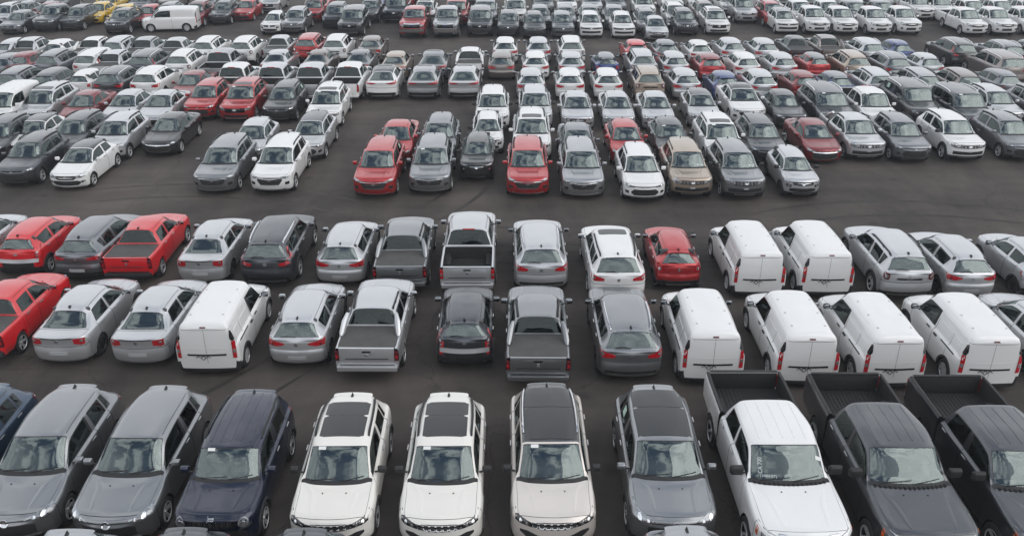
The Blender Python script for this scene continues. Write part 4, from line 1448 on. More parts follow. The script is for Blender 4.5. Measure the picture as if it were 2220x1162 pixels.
    if P.get('tailwiper', P['rear'] == 'hatch'):
        G = eval_grid(c.C, [7.93, 7.80, 7.7], [8.9, 8.2, 7.7])
        bm = bmesh.new()
        add_tube(bm, [(0.02, G[0,0,1] - Lh + .02, G[0,0,2] + .01), (.22*hw, G[0,0,1] - Lh + .02, G[0,0,2] + .05), (.50*hw, G[0,0,1] - Lh + .01, G[0,0,2] + .03)], .010, 5)
        pr.add('rear_wiper', bm_mesh('rear_wiper', bm, [M['trim']]), '', 2)
    if P['rear'] == 'hatch' and P['tail'] != 'coupe':
        # roof spoiler lip over the rear glass
        G = eval_grid(c.C, [6.94, 7.04], np.linspace(7.7, 9, 8))
        bm = bmesh.new(); rows = []
        ps = [G[0, q] for q in range(8)] + [G[0, 6 - q]*np.array([-1, 1, 1]) for q in range(7)]
        for p in ps:
            rows.append([bm.verts.new((p[0], p[1] - Lh + a, p[2] + b)) for a, b in ((-.06, .003), (.10, .008), (.12, -.004), (.10, -.026), (.0, -.035))])
        for A, B in zip(rows, rows[1:]):
            for k in range(4): bm.faces.new((A[k], B[k], B[k+1], A[k+1]))
        bm.faces.new(rows[0]); bm.faces.new(rows[-1])
        pr.add('rear_spoiler', bm_mesh('rear_spoiler', bm, [M['trim']]), 'roof', 0)
    c.pr = pr
    pr.c = c
    return pr

def van_rear(c, pr):
    P = c.P; w = c.hw; L = P['L']; H = P['H']; b1 = P['belt1']
    def S(name, cols, mat, off=.008, lod=0, flag='', par=None, axis='R'):
        return pr.add(name, strip(c, cols, axis, mat, off, .05, 3, name), flag, lod, par)
    zt = H - .30
    # tall lamps on the corners: black upper cover, red and white lens below
    for sg in (1, -1):
        def cc(x0, x1, za, zb_):
            t = [(x0*w, za, zb_), (x1*w, za, zb_)]
            return t if sg > 0 else mir(t)
        t = S('tail_light', cc(.80, .915, .66, 1.20), M['tail'], .014)
        S('lamp_lens', cc(.825, .90, .84, .95), M['lampbright'], .022, 1, '', t)
        col_ = [(.76*w, 1.30, zt), (.82*w, 1.21, zt - .03), (.87*w, 1.21, 1.36), (.905*w, 1.21, 1.25)]
        S('lamp_cover', col_ if sg > 0 else mir(col_), M['gloss'], .012)
    S('door_seam', [(-.005, .50, H - .25), (.005, .50, H - .25)], M['seam'], .003, 1)
    S('door_seam', [(-.86*w, H - .262, H - .250), (.86*w, H - .262, H - .250)], M['seam'], .003, 1)
    S('door_crease', [(-.78*w, .985, 1.0), (0, .975, .99), (.78*w, .985, 1.0)], M['trim'], .004, 1, 'paint')
    S('number_plate_bar', [(-.60*w, .755, .80), (0, .745, .79), (.60*w, .755, .80)], M['gloss'], .02)
    S('brake_light', [(-.08, H - .20, H - .165), (.08, H - .20, H - .165)], M['taildark'], .016)
    # zigzag mark under the bar
    bm = bmesh.new()
    pts = [(.20, .68), (.135, .74), (.0, .61), (-.135, .74), (-.20, .68)]
    pts2 = [(.07, .68), (0, .745), (-.07, .68)]
    for pp in (pts, pts2):
        q = []
        for x, z in pp:
            hit, n_, i_, d_ = c.bvh.ray_cast(Vector((x + .12*w, L + 2, z)), Vector((0, -1, 0)))
            q.append((x + .12*w, hit.y + .008 - L/2, z))
        add_tube(bm, q, .014, 5)
    pr.add('zigzag_mark', bm_mesh('zigzag_mark', bm, [M['gloss']]), '', 1)
    # sliding door rail
    for sg, ax in ((1, 'S'), (-1, 's')):
        if P.get('slide', True):
            pr.add('door_rail', strip(c, [(L - 1.25, 1.0, 1.03), (L - .42, 1.0, 1.03)], ax, M['trim'], .008, .1, 1, 'door_rail'), '', 1)
            pr.add('door_handle', strip(c, [(P['ywt'] + .98, .96, 1.0), (P['ywt'] + 1.16, .96, 1.0)], ax, M['trim'], .03, .1, 1, 'door_handle', .04), '', 1)
        for (y, a, b) in ((P['ywt'] + .86, .45, H - .42), (P['ywt'] + 1.78, .60, H - .42)):
            pr.add('door_seam', strip(c, [(y - .005, a, b), (y + .005, a, b)], ax, M['seam'], .003, .1, 8, 'door_seam', .01), '', 1)
        pr.add('cargo_panel', strip(c, [(P['ywt'] + .98, b1 + .10, H - .42), (P['ywt'] + 1.70, b1 + .10, H - .42)], ax, M['trim'], .008, .2, 4, 'cargo_panel', .02), 'paint', 1)
        pr.add('cargo_panel', strip(c, [(P['ywt'] + 1.88, b1 + .10, H - .42), (L - .36, b1 + .10, H - .44)], ax, M['trim'], .008, .2, 4, 'cargo_panel', .02), 'paint', 1)
    # roof plugs
    for x, y in ((-.5, .6), (.5, .6), (-.5, 1.4), (.5, 1.4), (-.5, 2.1), (.5, 2.1)):
        yy = P['ywt'] + y
        hit, n_, i_, d_ = c.bvh.ray_cast(Vector((x*w, yy, 4)), Vector((0, 0, -1)))
        if hit:
            bm = bmesh.new(); add_box(bm, (x*w, yy - L/2, hit.z + .004), (.05, .05, .012), .004)
            pr.add('roof_plug', bm_mesh('roof_plug', bm, [M['satin']]), '', 1)

# ------------------------------------------------------------------ the kinds of vehicle
CARS = {
 'compass': dict(kind='suv', L=4.42, W=1.83, H=1.63, wb=2.64, fo=.90, r=.36, rails='black', sunroof='pano', front='seven', tail='suv', clad=True, mirror_black=True),
 'renegade': dict(kind='suv', L=4.26, W=1.81, H=1.69, wb=2.57, fo=.84, r=.355, zh0=1.00, zh1=1.06, zc=1.12, yc=1.12, ywt=1.72, ygt=3.95, ygb=4.12,
                  belt0=1.10, belt1=1.14, roofw=.70, front='renegade', tail='suv', clad=True, zgb=1.18, fbulge=.16, win=3, rails='black', roofribs=5),
 'commander': dict(kind='suv', L=4.77, W=1.86, H=1.68, wb=2.79, fo=.90, r=.37, ygt=4.30, ygb=4.58, rails='silver', sunroof='full', front='seven', tail='suv', mirror_black=True, zh0=.96, zh1=1.04, zc=1.11, belt0=1.09, belt1=1.16),
 'escape': dict(kind='suv', L=4.61, W=1.88, H=1.66, wb=2.71, fo=.93, r=.35, yc=1.22, ywt=2.02, ygt=4.05, ygb=4.40, zh0=.84, zh1=.99, zc=1.09, roofw=.64, front='slim', tail='suv', crown=.035, fbulge=.38),
 'edge': dict(kind='suv', L=4.70, W=1.90, H=1.70, wb=2.75, fo=.95, r=.37, yc=1.20, ywt=1.98, ygt=4.15, ygb=4.48, zh0=.94, zh1=1.04, zc=1.12, sunroof='full', front='slim', tail='suv', clad=True, roofw=.66),
 'bigtruck': dict(kind='pickup_truck', L=5.89, W=2.03, H=1.95, wb=3.68, fo=.95, r=.415, zb=.34, zh0=1.20, zh1=1.29, zc=1.34, yc=1.50, ywt=2.22, ygt=3.86, ygb=4.06,
                  zgb=1.40, belt0=1.32, belt1=1.34, roofw=.70, rear='cab', win=2, dwin=(3.30, 4.98, 5.14, 6.72, 6.8, 6.9), front='truck', zrail=1.40, zfloor=.90,
                  fin=False, roofribs=5, ditch=False, mirror_black=True, bigmirror=1.45, wst='five', cowlribs=True, chromebumper=True, fbulge=.16, priv=False),
 'midtruck': dict(kind='pickup_truck', L=5.30, W=1.86, H=1.80, wb=3.10, fo=.93, r=.38, zb=.30, zh0=1.02, zh1=1.12, zc=1.19, yc=1.25, ywt=1.98, ygt=3.42, ygb=3.62,
                  zgb=1.22, belt0=1.15, belt1=1.18, roofw=.68, rear='cab', win=2, dwin=(3.30, 4.95, 5.12, 6.66, 6.8, 6.9), front='pickup', zrail=1.17, zfloor=.72,
                  fin=False, ditch=True, wst='five', railcap=False, paintbumper=True, fbulge=.2, priv=False),
 'oroch': dict(kind='pickup_truck', L=4.72, W=1.83, H=1.66, wb=2.83, fo=.86, r=.36, zb=.26, zh0=.98, zh1=1.05, zc=1.11, yc=1.12, ywt=1.85, ygt=3.20, ygb=3.42,
               zgb=1.16, belt0=1.09, belt1=1.12, roofw=.66, rear='cab', win=2, dwin=(3.30, 4.95, 5.12, 6.62, 6.8, 6.9), front='duster', zrail=1.12, zfloor=.72,
               fin=False, rails='black', railcap=False, tonneau=True, sportbar=True, darktail=True, paintbumper=True, clad=True, priv=False),
 'strada': dict(kind='pickup_truck', L=4.47, W=1.73, H=1.58, wb=2.74, fo=.84, r=.33, zb=.24, zh0=.90, zh1=.99, zc=1.06, yc=1.10, ywt=1.80, ygt=3.05, ygb=3.28,
               zgb=1.10, belt0=1.02, belt1=1.06, roofw=.60, rear='cab', win=2, dwin=(3.30, 4.95, 5.12, 6.62, 6.8, 6.9), front='std', zrail=1.06, zfloor=.66,
               fin=True, railcap=False, tonneau=True, darktail=True, priv=False),
 'hatch': dict(kind='hatchback', L=4.0, W=1.73, H=1.48, wb=2.54, fo=.82, r=.315, zb=.18, zh0=.78, zh1=.89, zc=.98, yc=1.08, ywt=1.82, ygt=3.38, ygb=3.80,
               zgb=1.02, belt0=.95, belt1=1.03, roofw=.60, win=2, dwin=(3.30, 4.92, 5.08, 6.55, 6.7, 6.9), front='std', tail='hatch'),
 'sandero': dict(kind='hatchback', L=4.07, W=1.74, H=1.52, wb=2.59, fo=.82, r=.32, zb=.18, zh0=.82, zh1=.93, zc=1.01, yc=1.08, ywt=1.80, ygt=3.60, ygb=3.90,
               zgb=1.04, belt0=.98, belt1=1.05, roofw=.61, win=2, dwin=(3.30, 4.92, 5.08, 6.55, 6.7, 6.9), front='std', tail='sandero', wst='steel', wdark=True),
 'kwid': dict(kind='hatchback', L=3.73, W=1.58, H=1.48, wb=2.42, fo=.72, r=.30, zb=.22, zh0=.88, zh1=.95, zc=1.01, yc=.95, ywt=1.62, ygt=3.30, ygb=3.57,
               zgb=1.06, belt0=.98, belt1=1.06, roofw=.56, win=2, dwin=(3.30, 4.92, 5.08, 6.55, 6.7, 6.9), front='kwid', tail='kwid', clad=True, rails=None, mirror_black=True, wdark=True, wst='steel'),
 'picanto': dict(kind='hatchback', L=3.80, W=1.66, H=1.52, wb=2.43, fo=.74, r=.31, zb=.20, zh0=.86, zh1=.94, zc=1.02, yc=.98, ywt=1.66, ygt=3.38, ygb=3.62,
               zgb=1.08, belt0=.99, belt1=1.06, roofw=.60, win=2, dwin=(3.30, 4.92, 5.08, 6.55, 6.7, 6.9), front='std', tail='picanto', clad=True),
 'sedan': dict(kind='sedan', L=4.35, W=1.74, H=1.50, wb=2.63, fo=.82, r=.315, zb=.18, zh0=.80, zh1=.91, zc=1.00, yc=1.08, ywt=1.80, ygt=3.28, ygb=3.82, zcap=1.03,
               zgb=1.06, belt0=.96, belt1=1.02, roofw=.60, win=2, dwin=(3.30, 4.92, 5.08, 6.50, 6.7, 6.9), rear='sedan', front='std', tail='sedan', wst='steel', wdark=True, priv=False),
 'cruze': dict(kind='sedan', L=4.50, W=1.78, H=1.47, wb=2.66, fo=.88, r=.32, zb=.17, zh0=.76, zh1=.88, zc=.97, yc=1.15, ywt=1.95, ygt=3.30, ygb=4.02, zcap=1.00,
               zgb=1.03, belt0=.94, belt1=1.0, roofw=.59, win=2, dwin=(3.30, 4.92, 5.08, 6.50, 6.7, 6.9), rear='sedan', front='hexchrome', tail='sedan', wst='ten', priv=False),
 'tracker': dict(kind='suv', L=4.27, W=1.79, H=1.62, wb=2.57, fo=.86, r=.34, zh0=.88, zh1=.98, zc=1.06, yc=1.10, ywt=1.85, ygt=3.80, ygb=4.08, belt0=1.02, belt1=1.10, roofw=.62, rails='black', front='hex', tail='suv', clad=True),
 'equinox': dict(kind='suv', L=4.65, W=1.84, H=1.66, wb=2.72, fo=.92, r=.36, zh0=.92, zh1=1.01, zc=1.08, yc=1.16, ywt=1.95, ygt=4.12, ygb=4.44, rails='black', front='wide', tail='suv'),
 'duster': dict(kind='suv', L=4.38, W=1.82, H=1.69, wb=2.67, fo=.84, r=.37, zb=.26, zh0=.98, zh1=1.06, zc=1.12, yc=1.12, ywt=1.84, ygt=3.92, ygb=4.16, belt0=1.09, belt1=1.14, zgb=1.17, roofw=.65,
                rails='black', front='duster', tail='duster', clad=True, wst='five', mirror_black=True),
 'kicks': dict(kind='suv', L=4.31, W=1.76, H=1.59, wb=2.62, fo=.84, r=.34, ygt=3.78, ygb=4.05, ywt=1.84, yc=1.08, zh0=.88, zh1=.98, zc=1.05, belt0=1.01, belt1=1.12, front='hex', tail='std', clad=True, roofw=.61),
 'crv': dict(kind='suv', L=4.62, W=1.86, H=1.69, wb=2.66, fo=.90, r=.37, ygt=4.18, ygb=4.44, rails='silver', front='wide', tail='crv', clad=True, zgb=1.16),
 'haval': dict(kind='suv', L=4.45, W=1.85, H=1.64, wb=2.68, fo=.90, r=.36, ygt=3.95, ygb=4.24, front='hex', tail='suv', sunroof=None, rails='silver', mirror_black=True, wdark=True),
 'sunsuv': dict(kind='suv', L=4.63, W=1.88, H=1.67, wb=2.72, fo=.91, r=.37, ygt=4.10, ygb=4.42, front='bigsuv', tail='suv', sunroof='small', rails='black'),
 'tcross': dict(kind='suv', L=4.22, W=1.76, H=1.60, wb=2.65, fo=.84, r=.34, zh0=.92, zh1=1.0, zc=1.06, yc=1.08, ywt=1.80, ygt=3.85, ygb=4.05, belt0=1.02, belt1=1.08, front='tcross', tail='suv', rails='silver', roofw=.62),
 'coupe': dict(kind='coupe_suv', L=4.75, W=1.90, H=1.60, wb=2.87, fo=.86, r=.37, zb=.22, zh0=.90, zh1=1.0, zc=1.07, yc=1.15, ywt=1.98, ygt=3.55, ygb=4.42, belt0=1.04, belt1=1.12, zgb=1.15, zcap=1.12,
               roofw=.62, win=2, dwin=(3.30, 4.92, 5.08, 6.60, 6.7, 6.9), rear='sedan', front='wide', tail='coupe', sunroof='small', crown=.03),
 'bigsuv': dict(kind='suv', L=5.05, W=2.0, H=1.82, wb=2.95, fo=.93, r=.39, zb=.26, zh0=1.04, zh1=1.13, zc=1.19, yc=1.28, ywt=2.02, ygt=4.55, ygb=4.85, belt0=1.16, belt1=1.22, zgb=1.25, roofw=.72,
                rails='silver', front='bigsuv', tail='suv', dwin=(3.30, 4.90, 5.06, 5.92, 6.04, 6.80)),
 'van': dict(kind='panel_van', L=4.25, W=1.83, H=1.83, wb=2.70, fo=.84, r=.325, zb=.20, zh0=.90, zh1=1.02, zc=1.12, yc=1.00, ywt=1.60, ygt=3.80, ygb=4.05, belt0=1.08, belt1=1.08, roofw=.635,
             rear='van', win=1, dwin=(3.30, 4.85, 5.0, 6.0, 6.1, 6.7), front='van', fin=False, wst='steel', mirror_black=True, rearwin=False, hoodribs=False, rbulge=.16, priv=False, ditchpaint=True, clad=True, painthandle=False, chromehandle=False),
 'minivan': dict(kind='panel_van', L=4.45, W=1.80, H=1.84, wb=2.75, fo=.84, r=.33, zb=.20, zh0=.95, zh1=1.08, zc=1.16, yc=.86, ywt=1.60, ygt=3.95, ygb=4.25, belt0=1.12, belt1=1.12, roofw=.74,
             rear='van', win=1, dwin=(3.30, 4.85, 5.0, 6.0, 6.1, 6.7), front='van', fin=False, wst='steel', rearwin=False, hoodribs=False, rbulge=.16, priv=False, ditchpaint=True),
}
PROTO = {}
def proto(k):
    if k not in PROTO: PROTO[k] = build_proto(CARS[k])
    return PROTO[k]

def place(model, colour, x, y, facing, lod, label, group, cat, roof=None, yaw=0.0, extras=()):
    """facing 0: nose towards the camera; 180: tail towards the camera"""
    pr = proto(model)
    kind = CARS[model]['kind']
    root = bpy.data.objects.new(kind, None)
    root.empty_display_size = .5
    col.objects.link(root)
    root.location = (x, y, 0)
    root.rotation_euler = (0, 0, math.radians(facing + yaw))
    root['label'] = label; root['category'] = cat; root['group'] = group
    made = {}
    for i, p in enumerate(pr.parts):
        if p['lod'] > lod or p['maxlod'] < lod: continue
        if p['parent'] is not None and p['parent'] not in made: par = root
        else: par = made[p['parent']] if p['parent'] is not None else root
        o = bpy.data.objects.new(p['name'], p['mesh'])
        col.objects.link(o)
        o.parent = par
        o.location = p['loc']; o.scale = p['scale']; o.rotation_euler = (0, 0, p['rz'])
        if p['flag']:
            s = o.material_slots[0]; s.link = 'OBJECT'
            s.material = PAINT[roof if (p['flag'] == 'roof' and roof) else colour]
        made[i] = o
    for e in extras: extra(pr, root, e, lod, colour)
    return root

def extra(pr, root, e, lod, colour):
    c = pr.c; hw = c.hw; Lh = pr.P['L']/2
    def onscreen(x, f, off):
        v = 9 - min(1.85, abs(x)/hw*2.0)
        g = eval_grid(c.C, [3.1 + .83*f], [v])[0, 0]
        g2 = eval_grid(c.C, [3.12 + .83*f], [v])[0, 0]
        # height of the glass at this x from the body itself
        hit, n, i, d = c.bvh.ray_cast(Vector((x, g[1], 4)), Vector((0, 0, -1)))
        z = hit.z if hit else g[2]
        return Vector((x, g[1] - Lh, z + off))
    if e.startswith('sticker'):
        pos = {'stickerL': (-.50*hw, .86), 'stickerR': (.62*hw, .55), 'stickerB': (.38*hw, .12)}[e]
        x0, f0 = pos
        wd, hg = (.17, .11) if e != 'stickerB' else (.24, .10)
        bm = bmesh.new()
        vs = [bm.verts.new(onscreen(x0 + a, f0 + b, .010)) for a, b in ((0, 0), (wd, 0), (wd, hg), (0, hg))]
        bm.faces.new(vs)
        o = bpy.data.objects.new('paper_sticker', bm_mesh('paper_sticker', bm, [M['paper']], False)); col.objects.link(o); o.parent = root
    elif e == 'doorpaper':
        for q, sg in ((1, 1),):
            g = eval_grid(c.C, [5.5, 5.85], [6.35, 6.7]); bm = bmesh.new()
            vs = [bm.verts.new((sg*(g[a, b, 0] + .006), g[a, b, 1] - Lh, g[a, b, 2])) for a, b in ((0, 0), (1, 0), (1, 1), (0, 1))]
            bm.faces.new(vs)
            o = bpy.data.objects.new('paper_sheet', bm_mesh('paper_sheet', bm, [M['papergreen']], False)); col.objects.link(o); o.parent = root
    elif e == 'doorpaperL':
        g = eval_grid(c.C, [5.5, 5.85], [6.35, 6.7]); bm = bmesh.new()
        vs = [bm.verts.new((-(g[a, b, 0] + .006), g[a, b, 1] - Lh, g[a, b, 2])) for a, b in ((0, 0), (1, 0), (1, 1), (0, 1))]
        bm.faces.new(vs)
        o = bpy.data.objects.new('paper_sheet', bm_mesh('paper_sheet', bm, [M['papergreen']], False)); col.objects.link(o); o.parent = root
    elif e == 'chalk':
        # handwriting on the driver's edge of the windscreen
        for s, x0, f0, rot in (('CA 700', -.68*hw, .20, 1), ('(200107)', -.62*hw, .10, 0)):
            cu = bpy.data.curves.new('chalk', 'FONT'); cu.body = s; cu.size = .125 if rot else .10
            o = bpy.data.objects.new('chalk', cu); col.objects.link(o)
            dg = bpy.context.evaluated_depsgraph_get()
            me = bpy.data.meshes.new_from_object(o.evaluated_get(dg)); bpy.data.objects.remove(o)
            for v in me.vertices:
                a, b = v.co.x, v.co.y
                if rot: a, b = -b*1.0, a
                v.co = onscreen(x0 + (a + .12 if rot else a), f0 + b/ .95, .008)
            me.materials.clear(); me.materials.append(M['chalk'])
            o = bpy.data.objects.new('chalk_writing', me); col.objects.link(o); o.parent = root
    elif e == 'lettering':
        n0 = len(pr.parts)
        add_text(pr, c, 'Jeep', 0, pr.P['zh0'] - .025, .062, 'F', M['chrome'], .02, 0)
        p = pr.parts.pop()
        o = bpy.data.objects.new('lettering', p['mesh']); col.objects.link(o); o.parent = root

# ------------------------------------------------------------------ ground
def ground():
    m, t = new_mat('asphalt')
    nd = t.nodes.new
    o = nd('ShaderNodeOutputMaterial'); b = nd('ShaderNodeBsdfPrincipled')
    tcn = nd('ShaderNodeTexCoord')
    def noise(scale, detail, rough=.6, sx=(1, 1, 1), dist=0):
        mp = nd('ShaderNodeMapping'); mp.inputs['Scale'].default_value = sx
        t.links.new(tcn.outputs['Object'], mp.inputs['Vector'])
        n = nd('ShaderNodeTexNoise'); n.inputs['Scale'].default_value = scale
        n.inputs['Detail'].default_value = detail; n.inputs['Roughness'].default_value = rough
        n.inputs['Distortion'].default_value = dist
        t.links.new(mp.outputs[0], n.inputs['Vector']); return n
    big = noise(.11, 6, .6, (.5, 1, 1), .8)
    mid = noise(.35, 6, .65, (1, .35, 1), .6)
    fine = noise(38, 4, .7)
    ov = noise(.9, 5, .6, (.25, 1, 1))
    cr = nd('ShaderNodeValToRGB')
    e = cr.color_ramp.elements
    e[0].position = .40; e[0].color = (0.031, 0.0258, 0.0232, 1)
    e[1].position = .60; e[1].color = (0.082, 0.067, 0.0585, 1)
    add1 = nd('ShaderNodeMath'); add1.operation = 'MULTIPLY_ADD'; add1.inputs[1].default_value = .5
    t.links.new(mid.outputs['Fac'], add1.inputs[0])
    h = nd('ShaderNodeMath'); h.operation = 'MULTIPLY'; h.inputs[1].default_value = .5
    t.links.new(big.outputs['Fac'], h.inputs[0]); t.links.new(h.outputs[0], add1.inputs[2])
    t.links.new(add1.outputs[0], cr.inputs[0])
    sc = nd('ShaderNodeMapRange'); sc.inputs[1].default_value = .3; sc.inputs[2].default_value = .7
    sc.inputs[3].default_value = .66; sc.inputs[4].default_value = 1.4
    t.links.new(fine.outputs['Fac'], sc.inputs[0])
    s2 = nd('ShaderNodeMapRange'); s2.inputs[1].default_value = .35; s2.inputs[2].default_value = .68
    s2.inputs[3].default_value = .8; s2.inputs[4].default_value = 1.22
    t.links.new(ov.outputs['Fac'], s2.inputs[0])
    mu = nd('ShaderNodeMath'); mu.operation = 'MULTIPLY'
    t.links.new(sc.outputs[0], mu.inputs[0]); t.links.new(s2.outputs[0], mu.inputs[1])
    vs = nd('ShaderNodeVectorMath'); vs.operation = 'SCALE'
    t.links.new(cr.outputs['Color'], vs.inputs[0]); t.links.new(mu.outputs[0], vs.inputs['Scale'])
    # oil drips: small dark spots
    vo = nd('ShaderNodeTexVoronoi'); vo.inputs['Scale'].default_value = .55
    t.links.new(tcn.outputs['Object'], vo.inputs['Vector'])
    vr = nd('ShaderNodeMapRange'); vr.inputs[1].default_value = .03; vr.inputs[2].default_value = .16
    vr.inputs[3].default_value = .55; vr.inputs[4].default_value = 1
    t.links.new(vo.outputs['Distance'], vr.inputs[0])
    v2 = nd('ShaderNodeVectorMath'); v2.operation = 'SCALE'
    t.links.new(vs.outputs[0], v2.inputs[0]); t.links.new(vr.outputs[0], v2.inputs['Scale'])
    t.links.new(v2.outputs[0], b.inputs['Base Color'])
    ck = nd('ShaderNodeTexVoronoi'); ck.feature = 'DISTANCE_TO_EDGE'; ck.inputs['Scale'].default_value = .16
    wob = noise(.7, 4, .6); wa = nd('ShaderNodeVectorMath'); wa.operation = 'ADD'
    t.links.new(tcn.outputs['Object'], wa.inputs[0]); t.links.new(wob.outputs['Color'], wa.inputs[1])
    t.links.new(wa.outputs[0], ck.inputs['Vector'])
    ckr = nd('ShaderNodeMapRange'); ckr.inputs[1].default_value = .001; ckr.inputs[2].default_value = .0045
    ckr.inputs[3].default_value = .62; ckr.inputs[4].default_value = 1
    t.links.new(ck.outputs['Distance'], ckr.inputs[0])
    v3 = nd('ShaderNodeVectorMath'); v3.operation = 'SCALE'
    t.links.new(v2.outputs[0], v3.inputs[0]); t.links.new(ckr.outputs[0], v3.inputs['Scale'])
    t.links.new(v3.outputs[0], b.inputs['Base Color'])
    b.inputs['Roughness'].default_value = .82
    bp = nd('ShaderNodeBump'); bp.inputs['Strength'].default_value = .5; bp.inputs['Distance'].default_value = .01
    t.links.new(fine.outputs['Fac'], bp.inputs['Height']); t.links.new(bp.outputs[0], b.inputs['Normal'])
    t.links.new(b.outputs[0], o.inputs['Surface'])
    me = mesh_from('ground', [(-560, -70, 0), (560, -70, 0), (560, 860, 0), (-560, 860, 0)], [(0, 1, 2, 3)], [m], smooth=False)
    g = bpy.data.objects.new('ground', me); col.objects.link(g); g['kind'] = 'structure'
    # paving joints: thin sealed seams in the tarmac
    jm = plain('joint_sealant', (0.02, 0.018, 0.017), .6, noise=.3, nscale=3)
    lm = plain('worn_joint', (0.062, 0.055, 0.05), .8, noise=.3, nscale=3)
    bm = bmesh.new()
    def seam(p, q, w, z):
        p, q = Vector(p), Vector(q); n = 24
        prev = None
        for k in range(n + 1):
            f = k / n; c0 = p.lerp(q, f) + Vector((random.uniform(-.03, .03), random.uniform(-.03, .03), 0))
            d = (q - p).normalized(); s = Vector((-d.y, d.x, 0)) * w * random.uniform(.6, 1.2)
            a, b_ = bm.verts.new(c0 + s + Vector((0, 0, z))), bm.verts.new(c0 - s + Vector((0, 0, z)))
            if prev: bm.faces.new((prev[0], prev[1], b_, a))
            prev = (a, b_)
    seam((-40, 28.7, 0), (40, 29.2, 0), .012, .004)
    seam((-40, 32.6, 0), (40, 32.2, 0), .015, .004)
    seam((2.5, 26.5, 0), (3.5, 60, 0), .012, .004)
    seam((13.5, 26, 0), (11.5, 34, 0), .02, .004)
    me = bm_mesh('paving_joints', bm, [lm], False)
    g = bpy.data.objects.new('paving_joint', me); col.objects.link(g); g['kind'] = 'structure'
if True: ground()
def tyre_marks():
    tm = plain('rubber_trace', (0.029, 0.0248, 0.023), .75, noise=.35, nscale=1.2)
    lt = plain('dusty_trace', (0.054, 0.046, 0.042), .85, noise=.35, nscale=1.2)
    rnd = random.Random(3)
    k = 0
    for (cx, cy, R, a0, a1, m_) in ((-3, 40, 11, -110, -60, tm), (6, 44, 16, -130, -85, lt), (16, 21, 12, 60, 118, tm), (-14, 22, 13, 55, 110, lt), (-8, 31, 60, -92, -76, tm),
                                (22, 50, 21, -120, -85, lt), (0, 52, 22, -100, -70, tm), (12, 75, 45, -110, -85, lt), (-11.2, 39, 9, -40, 35, tm), (-24, 33, 20, -80, -30, tm), (24, 20, 10, 80, 150, lt)):
        bm = bmesh.new()
        for off in (0, 1.5):
            prev = None
            n = 40
            for i in range(n + 1):
                a = math.radians(a0 + (a1 - a0) * i / n)
                w = .09 * (min(1, i / 8, (n - i) / 8) + .02)
                p = [(cx + (R + off + s) * math.cos(a), cy + (R + off + s) * math.sin(a), .004 + .0008 * k) for s in (-w, w)]
                v = [bm.verts.new(q) for q in p]
                if prev: bm.faces.new((prev[0], prev[1], v[1], v[0]))
                prev = v
        k += 1
        o = bpy.data.objects.new('tyre_mark', bm_mesh('tyre_mark', bm, [m_], False)); col.objects.link(o); o['kind'] = 'structure'
tyre_marks()
def haze():
    m, t = new_mat('haze')
    o = t.nodes.new('ShaderNodeOutputMaterial'); v = t.nodes.new('ShaderNodeVolumePrincipled')
    v.inputs['Color'].default_value = (.86, .92, 1, 1)
    v.inputs['Density'].default_value = .0007
    t.links.new(v.outputs[0], o.inputs['Volume'])
    bm = bmesh.new(); add_box(bm, (0, 402, 8.5), (1180, 980, 19))
    ob = bpy.data.objects.new('haze', bm_mesh('haze', bm, [m], False)); col.objects.link(ob); ob['kind'] = 'stuff'
    ob.location.z = 0
haze()

